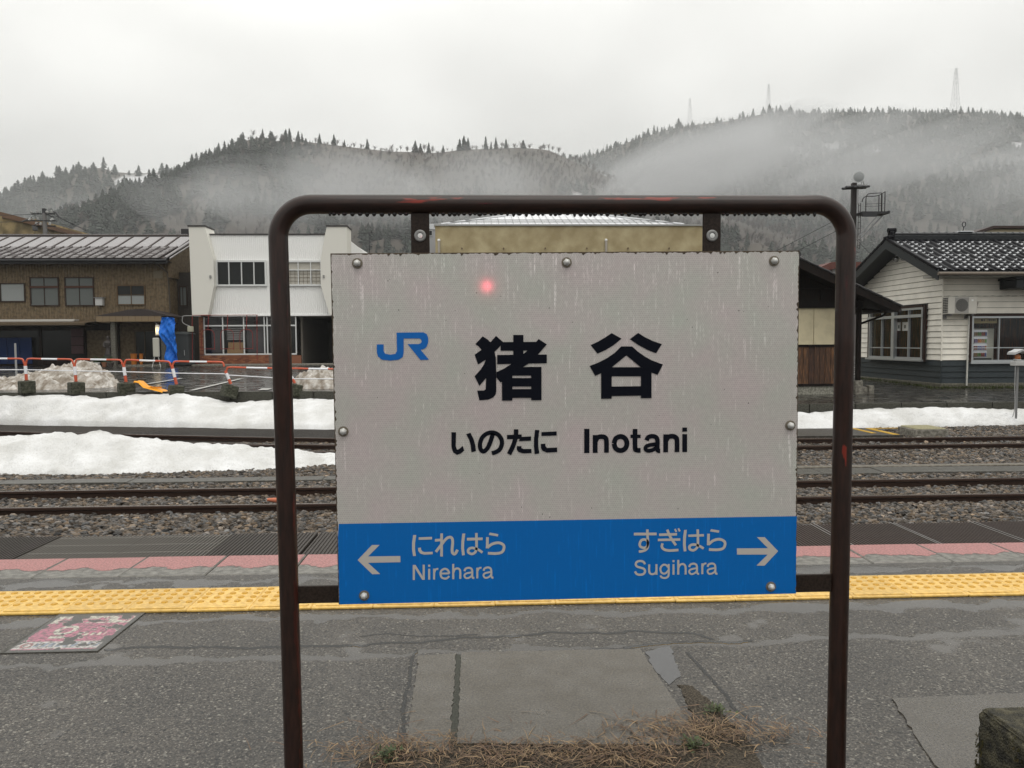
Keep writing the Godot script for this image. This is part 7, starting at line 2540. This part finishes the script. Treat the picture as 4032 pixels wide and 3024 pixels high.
	# left face, far face and top, joined with rounded rough edges
	var wob := func(p: Vector3) -> Vector3:
		var e := n.get_noise_3dv(p) * 0.006
		var c := o + V(w / 2, hh / 2, dz / 2)
		var q := p
		var dx := p.x - o.x
		var dy := hh - p.y
		var d3 := p.z - o.z
		var k := 0.012
		if dx < k and dy < k: q += V(k - dx, -(k - dy), 0) * 0.5
		if d3 < k and dy < k: q += V(0, -(k - dy), k - d3) * 0.5
		if dx < k and d3 < k: q += V(k - dx, 0, k - d3) * 0.5
		return q + (p - c).normalized() * e
	for f in 3:
		rows = []
		for j in 61:
			var r: Array = []
			for i in 61:
				var u := i / 60.0
				var v := j / 60.0
				var p: Vector3
				if f == 0: p = o + V(0, hh * (1.0 - v), dz * (u * u))
				elif f == 1: p = o + V(w * u * u, hh, dz * v * v)
				else: p = o + V(w * (1.0 - u) * (1.0 - u), hh * (1.0 - v), 0)
				r.append(wob.call(p))
			rows.append(r)
		var s := S()
		grid(s, rows)
		st.append_from(s.commit(), 0, Transform3D.IDENTITY)
	var mm := StandardMaterial3D.new()
	mm.albedo_texture = grain_tex(Color(0.10, 0.095, 0.06), Color(0.34, 0.32, 0.24), 0.018, 222, Color(0.55, 0.53, 0.45), 0.012, 512)
	mm.roughness = 0.8
	mm.uv1_triplanar = true
	mm.uv1_world_triplanar = true
	mm.uv1_scale = V(2.2, 2.2, 2.2)
	mm.heightmap_enabled = true
	mm.heightmap_texture = t_rough
	mm.heightmap_scale = 1.2
	obj("block", st, mm, mb)
	st = S()
	bx(st, V(1.32, 0.0, -1.80), V(1.80, 0.33, -1.13))
	obj("core", st, m_conc_dark, mb)
	# moss cushions on its faces
	st = S()
	var r2 := RandomNumberGenerator.new()
	r2.seed = 223
	for i in 1300:
		var p := V(1.262 - 0.002, r2.randf() * 0.345, -1.865 + r2.randf() * r2.randf() * 0.5)
		if n.get_noise_3dv(p * 0.35) < 0.02: continue
		var d := V(-r2.randf_range(0.3, 1.0), r2.randf_range(-0.3, 0.6), r2.randf_range(-0.5, 0.5)).normalized() * r2.randf_range(0.003, 0.008)
		var s := d.cross(V(0.2, 0.3, 1)).normalized() * 0.002
		st.set_color(Color(0.035, 0.036, 0.010).lerp(Color(0.07, 0.055, 0.018), r2.randf()))
		tri(st, p - s, p + s, p + d)
		tri(st, p - s * 1.5 + V(0, 0.004, 0), p + s * 1.5 + V(0, 0.004, 0), p + d * 0.8 + V(0, 0.004, 0.002))
	var mo := StandardMaterial3D.new()
	mo.vertex_color_use_as_albedo = true
	mo.roughness = 0.9
	obj("moss", st, mo, mb)
	# red lamp on a post behind the photographer, mirrored in the board
	var rl := thing("signal_lamp", "small red signal lamp on a slim post behind the photographer", "signal lamp", V(0.056, 0.0, 2.5))
	st = S()
	tube(st, [V(0, 0, 0.06), V(0, 1.9, 0.06)], 0.02, 8)
	cbx(st, V(-0.07, 1.66, 0.0), V(0.07, 1.85, 0.05), 0.01)
	obj("post", st, M(0.05, 0.05, 0.05, 0.5), rl)
	st = S()
	lathe(st, [Vector2(0.034, -0.012), Vector2(0.036, 0.0), Vector2(0.028, 0.014), Vector2(0.0, 0.02)], 16, Transform3D(Basis(V(1, 0, 0), V(0, 0, -1), V(0, 1, 0)), V(0, 1.752, -0.012)))
	var lm := StandardMaterial3D.new()
	lm.albedo_color = Color(0.5, 0.02, 0.03)
	lm.emission_enabled = true
	lm.emission = lin(1.0, 0.10, 0.16)
	lm.emission_energy_multiplier = 34.0
	obj("lamp_lens", st, lm, rl)
	var ol := OmniLight3D.new()
	ol.name = "signal_lamp_light"
	ol.light_color = Color(1.0, 0.35, 0.42)
	ol.light_energy = 0.03
	ol.light_size = 0.03
	ol.omni_range = 15
	ol.omni_attenuation = 2.0
	ol.shadow_enabled = true
	ol.position = V(0, 1.752, -0.05)
	rl.add_child(ol)

# ------------------------------------------------------------------ the station sign
func paint_tex() -> ImageTexture:      # brown paint along the pipe (v) and round it (u), red primer showing where it has worn off
	var n := FastNoiseLite.new()
	n.seed = 231
	n.frequency = 0.02
	n.fractal_octaves = 4
	var w := 128
	var h := 2048
	var worn := [[2.05, 0.045, 0.07, 0.94], [2.10, 0.06, 0.045, 0.95], [2.62, 0.10, 0.03, 0.92], [2.75, 0.06, 0.02, 0.9], [3.26, 0.016, 0.045, 0.90], [3.79, 0.02, 0.04, 0.03], [3.82, 0.012, 0.02, 0.0], [0.62, 0.22, 0.05, 0.17], [0.95, 0.1, 0.03, 0.18], [1.2, 0.2, 0.02, 0.16]]
	var out := PackedByteArray()
	out.resize(w * h * 3)
	for j in h:
		var l := 4.75 * j / h
		for i in w:
			var u := float(i) / w
			var q := n.get_noise_2d(i * 2.4, j * 0.9)
			var f := n.get_noise_2d(i * 9.0, j * 2.0)
			var c := Color(0.125, 0.078, 0.060).lerp(Color(0.175, 0.108, 0.083), clampf(0.5 + q, 0, 1))
			c = c.darkened(clampf(f * 0.4, 0, 0.3))
			for s in worn:
				var du := absf(wrapf(u - s[3], -0.5, 0.5))
				var e := Vector2((l - s[0]) / s[1], du / s[2]).length() + q * 1.5 + f * 0.5
				if e < 1.0: c = c.lerp(Color(0.50, 0.16, 0.11), clampf((1.0 - e) * 2.0, 0, 0.8 if l > 1.6 else 0.22))
			var k := (j * w + i) * 3
			out[k] = int(c.r * 255)
			out[k + 1] = int(c.g * 255)
			out[k + 2] = int(c.b * 255)
	return ImageTexture.create_from_image(Image.create_from_data(w, h, false, Image.FORMAT_RGB8, out))

func sheeting_tex() -> ImageTexture:     # retroreflective sheeting with its honeycomb, mineral runs and tints
	var w := 1728
	var h := 1296
	var n := FastNoiseLite.new()
	n.seed = 241
	n.frequency = 0.0035
	n.fractal_octaves = 3
	var d1 := n.get_image(w, h).get_data()
	n.seed = 242
	n.frequency = 0.05
	var d2 := n.get_image(w, h).get_data()
	var run := PackedByteArray()     # pale mineral streaks
	run.resize(w * h)
	var r := RandomNumberGenerator.new()
	r.seed = 243
	for k in 1500:
		var x := r.randi() % w
		var y := int(h * (1.0 - pow(r.randf(), 1.6))) if k % 3 else int(h * 0.35 * pow(r.randf(), 2.5))
		var l := int(r.randf_range(15, 95))
		var wd := 1 + r.randi() % 4
		var v := r.randf_range(18, 75)
		if k < 14:
			x = [103, 108, 112, 812, 816, 1628, 1633, 1640, 1690, 1694, 1698, 33, 640, 1500][k]
			y = [60, 75, 66, 70, 85, 70, 60, 90, 660, 680, 700, 680, 20, 10][k]
			l = r.randi_range(90, 190)
			wd = 5
			v = 65
		for j in l:
			var yy := y + j
			if yy >= h: break
			var f := sin(PI * (j + 1.0) / l)
			for i in wd:
				var xx := clampi(x + i, 0, w - 1)
				run[yy * w + xx] = mini(140, run[yy * w + xx] + int(v * f * (1.0 if d2[yy * w + xx] > 110 else 0.4)))
	var out := PackedByteArray()
	out.resize(w * h * 3)
	var px := 8.6       # honeycomb pitch in texels: 6 mm
	var py := px * 0.866
	for j in h:
		var row := int(j / py)
		var fy := j / py - row - 0.5
		for i in w:
			var k := j * w + i
			var fx := i / px + 0.5 * (row & 1)
			fx = fx - floorf(fx) - 0.5
			var hex := sqrt(fx * fx + fy * fy * 0.8)
			var v := 0.64 + (0.036 if hex > 0.40 else -0.02)
			var t := (d1[k] - 128) / 128.0
			v += (d2[k] - 128) / 128.0 * 0.02 + run[k] / 255.0 * 0.34
			out[k * 3] = int(clampf(v * (1.012 + 0.03 * t), 0, 1) * 255)
			out[k * 3 + 1] = int(clampf(v * (0.985 - 0.012 * t), 0, 1) * 255)
			out[k * 3 + 2] = int(clampf(v * (0.958 + 0.012 * t) + run[k] / 255.0 * 0.03, 0, 1) * 255)
	for k in 40:
		var x := r.randi_range(20, w - 20)
		var y := r.randi_range(20, h - 20)
		for j in r.randi_range(2, 5):
			for i in r.randi_range(2, 4):
				for c in 3: out[((y + j) * w + x + i) * 3 + c] = 70
	return ImageTexture.create_from_image(Image.create_from_data(w, h, false, Image.FORMAT_RGB8, out))

func acorn_nut() -> Array:
	var a := S()
	lathe(a, [Vector2(0.0165, 0.0), Vector2(0.0165, 0.002), Vector2(0.009, 0.0025)], 24)
	var b := S()
	lathe(b, [Vector2(0.0115, 0.002), Vector2(0.0115, 0.008), Vector2(0.0095, 0.0095)], 6)
	lathe(b, [Vector2(0.0095, 0.0095), Vector2(0.009, 0.0125), Vector2(0.0065, 0.0162), Vector2(0.003, 0.018), Vector2(0.0, 0.0184)], 20)
	return [a.commit(), b.commit()]

func station_sign() -> void:
	var t := thing("station_sign", "station name sign: grey and blue board bolted in a brown pipe frame", "station sign", V(0.226, 0, -1.995))
	var paint := StandardMaterial3D.new()
	paint.albedo_texture = paint_tex()
	paint.roughness = 0.45
	paint.metallic_specular = 0.3
	paint.clearcoat_enabled = true
	paint.clearcoat = 0.3
	paint.clearcoat_roughness = 0.05
	paint.uv1_scale = V(1, 1.0 / 4.75, 1)
	paint.heightmap_enabled = true
	paint.heightmap_texture = paint.albedo_texture
	paint.heightmap_scale = 0.04
	# pipe: up the left post, across, down the right post
	var pts: Array = [V(-0.728, -0.1, 0), V(-0.7287, 0.3, 0), V(-0.732, 0.8, 0), V(-0.7365, 1.3, 0)]
	var yt := 1.6425
	var br := 0.085
	for k in 13:
		var a := PI - PI / 2 * k / 12.0
		pts.append(V(-0.7385 + br + cos(a) * br, yt - br + sin(a) * br, 0))
	for k in 7: pts.append(V(lerpf(-0.6, 0.6, k / 6.0), yt, 0))
	for k in 13:
		var a := PI / 2 - PI / 2 * k / 12.0
		pts.append(V(0.7345 - br + cos(a) * br, yt + 0.0015 - br + sin(a) * br, 0))
	pts += [V(0.7345, 1.3, 0), V(0.7335, 0.8, 0), V(0.732, 0.3, 0), V(0.732, -0.1, 0)]
	var st := S()
	tube(st, pts, 0.0245, 40)
	obj("pipe_frame", st, paint, t)
	var bm := MN(0.024, 0.016, 0.012, 0.45, t_fine, 4.0, t_rough, 0.06)
	var steel := M(0.55, 0.55, 0.54, 0.22, 0.95)
	var dull := M(0.22, 0.22, 0.215, 0.5, 0.5)
	for q in [[-0.378, 1.40, 1.635], [0.376, 1.40, 1.635]]:
		st = S()
		cbx(st, V(q[0] - 0.0235, q[1], 0.0), V(q[0] + 0.0235, q[2], 0.007), 0.0015)
		var b := obj("upper_bracket", st, bm, t)
		st = S()
		lathe(st, [Vector2(0.015, 0.0), Vector2(0.015, 0.003), Vector2(0.0125, 0.0045), Vector2(0.0085, 0.0045), Vector2(0.0065, 0.002)], 20, Transform3D(Basis(Vector3.RIGHT, PI / 2), V(q[0], 1.562, 0.007)))
		obj("washer", st, dull, b)
		st = S()
		lathe(st, [Vector2(0.0066, 0.001), Vector2(0.0066, 0.0035), Vector2(0.0, 0.0038)], 12, Transform3D(Basis(Vector3.RIGHT, PI / 2), V(q[0], 1.562, 0.007)))
		obj("bolt", st, steel, b)
	for q in [[-0.722, -0.50], [0.50, 0.722]]:
		st = S()
		cbx(st, V(q[0], 0.611 + (0.004 if q[0] > 0 else 0.0), -0.004), V(q[1], 0.657 + (0.006 if q[0] > 0 else 0.0), 0.004), 0.0015)
		obj("lower_bracket", st, bm, t)
	# water drops hanging under the top bar
	st = S()
	lathe(st, [Vector2(0.0052, 0.003), Vector2(0.0050, -0.001), Vector2(0.0036, -0.0045), Vector2(0.0016, -0.0064), Vector2(0.0, -0.0068)], 10)
	var drop := st.commit()
	var dx := -0.62
	while dx < 0.64:
		dx += rng.randf_range(0.010, 0.021)
		if absf(absf(dx) - 0.377) < 0.028: continue
		put("water_drop", drop, M(0.012, 0.010, 0.009, 0.08), t, Transform3D(Basis().scaled(V(rng.randf_range(0.8, 1.5), rng.randf_range(0.6, 1.3), 1.0)), V(dx, yt - 0.0240, 0.004)))
	# board
	var rollb := Basis(Vector3(0, 0, 1), deg_to_rad(0.268))
	var bx0 := Transform3D(rollb, V(0, 1.068, 0.031))
	st = S()
	cbx(st, V(-0.6, -0.45, -0.013), V(0.6, 0.45, -0.001), 0.001)
	var wood := MN(0.10, 0.075, 0.052, 0.7, t_fine, 8.0, t_rough, 0.2)
	var board := obj("board", st, wood, t, bx0)
	# sheeting, its rim frayed
	var face := StandardMaterial3D.new()
	face.albedo_texture = sheeting_tex()
	face.roughness = 0.55
	face.clearcoat_enabled = true
	face.clearcoat = 0.7
	face.clearcoat_roughness = 0.07
	st = S()
	var r := RandomNumberGenerator.new()
	r.seed = 251
	var nx := 240
	var ny := 180
	var idx: Array = []
	for j in ny + 1:
		for i in nx + 1:
			var x := lerpf(-0.5985, 0.5985, float(i) / nx)
			var y := lerpf(0.4485, -0.4485, float(j) / ny)
			var fr := r.randf() * 0.0022 + (0.003 if r.randf() < 0.10 else 0.0)
			if i == 0: x += fr
			if i == nx: x -= fr * 1.3
			if j == 0: y -= fr * 1.5
			st.set_normal(Vector3(0, 0, 1))
			st.set_uv(Vector2(x / 1.2 + 0.5, 0.5 - y / 0.9))
			st.add_vertex(V(x, y, 0.0))
	for j in ny:
		for i in nx:
			var a := j * (nx + 1) + i
			for k in [a, a + 1, a + nx + 1, a + 1, a + nx + 2, a + nx + 1]: st.add_index(k)
	obj("grey_sheeting", st, face, board)
	# blue film
	var bluem := StandardMaterial3D.new()
	bluem.albedo_color = lin(0.001, 0.165, 0.57)
	bluem.metallic_specular = 0.25
	bluem.albedo_texture = blue_tex()
	bluem.roughness = 0.5
	bluem.clearcoat_enabled = true
	bluem.clearcoat = 0.12
	bluem.clearcoat_roughness = 0.25
	st = S()
	var bp := PackedVector2Array([Vector2(-0.5975, -0.4488), Vector2(0.5985, -0.4488)])
	for k in 24: bp.append(Vector2(0.5992 - r.randf() * r.randf() * 0.004, lerpf(-0.445, -0.2424, k / 23.0)))
	bp.append(Vector2(-0.594, -0.2386))
	bp.append(Vector2(-0.597, -0.27))
	var tr := Geometry2D.triangulate_polygon(bp)
	for i in range(0, tr.size(), 3):
		var q := [bp[tr[i]], bp[tr[i + 1]], bp[tr[i + 2]]]
		if (q[1] - q[0]).cross(q[2] - q[0]) > 0: q = [q[0], q[2], q[1]]
		for v in q:
			st.set_normal(Vector3(0, 0, 1))
			st.set_uv(Vector2(v.x / 1.2 + 0.5, (-0.24 - v.y) / 0.21))
			st.add_vertex(V(v.x, v.y, 0.0008))
	obj("blue_band", st, bluem, board)
	# lettering
	var inks := {"k": M(0.005, 0.006, 0.010, 0.5), "b": M(0.004, 0.105, 0.38, 0.45), "w": M(0.40, 0.375, 0.345, 0.5)}
	inks["k"].metallic_specular = 0.15
	for g in GLYPHS:
		st = S()
		var z := 0.0012
		for e in g[2]:
			var p: Array = []
			for k in range(1, e.size(), 2): p.append(Vector2(e[k], e[k + 1]) * 0.0001)
			if e[0] == 0:
				ink_poly(st, PackedVector2Array(p), z)
			else:
				if p.size() > 2: p = catmull(p, 5)
				var w: float = e[0] * 0.00005
				for k in p.size() - 1:
					var d0: Vector2 = (p[k + 1] - p[maxi(k - 1, 0)]).normalized().orthogonal() * w
					var d1: Vector2 = (p[mini(k + 2, p.size() - 1)] - p[k]).normalized().orthogonal() * w
					quad(st, V(p[k].x - d0.x, p[k].y - d0.y, z), V(p[k + 1].x - d1.x, p[k + 1].y - d1.y, z), V(p[k + 1].x + d1.x, p[k + 1].y + d1.y, z), V(p[k].x + d0.x, p[k].y + d0.y, z))
			z += 0.00012
		obj(g[0], st, inks[g[1]], board)
	# acorn nuts on washers
	var nut := acorn_nut()
	for q in [[-0.5328, 0.4243], [-0.0035, 0.4232], [0.5327, 0.4233], [-0.5771, -0.0006], [0.5792, -0.0026], [-0.5333, -0.4264], [0.5311, -0.4286]]:
		var xf := Transform3D(Basis(Vector3(0, 0, 1), rng.randf() * TAU) * Basis(Vector3.RIGHT, PI / 2).scaled(V(0.8, 0.8, 0.8)), V(q[0], q[1], 0.0009))
		var o := put("washer", nut[0], M(0.14, 0.12, 0.09, 0.5, 0.3), board, xf)
		o.name = numbered(board, "bolt_washer")
		put("acorn_nut", nut[1], M(0.50, 0.50, 0.48, 0.42, 0.4), board, xf)

func ink_poly(st: SurfaceTool, p: PackedVector2Array, z: float) -> void:
	var tr := Geometry2D.triangulate_polygon(p)
	for i in range(0, tr.size(), 3):
		var a := p[tr[i]]
		var b := p[tr[i + 1]]
		var c := p[tr[i + 2]]
		if (b - a).cross(c - a) < 0:
			var s := b
			b = c
			c = s
		tri(st, V(a.x, a.y, z), V(b.x, b.y, z), V(c.x, c.y, z))

func blue_tex() -> ImageTexture:
	var w := 1024
	var h := 192
	var r := RandomNumberGenerator.new()
	r.seed = 261
	var out := PackedByteArray()
	out.resize(w * h)
	for i in w * h: out[i] = 205 + r.randi() % 9
	for k in 320:
		var x := r.randi() % w
		var y := r.randi_range(-30, h)
		var l := r.randi_range(12, 80)
		var v := r.randi_range(4, 20)
		for j in l:
			if y + j < 0 or y + j >= h: continue
			for i in 1 + k % 3:
				var q := (y + j) * w + mini(x + i, w - 1)
				out[q] = mini(255, out[q] + int(v * sin(PI * (j + 1.0) / l)))
	return ImageTexture.create_from_image(Image.create_from_data(w, h, false, Image.FORMAT_L8, out))
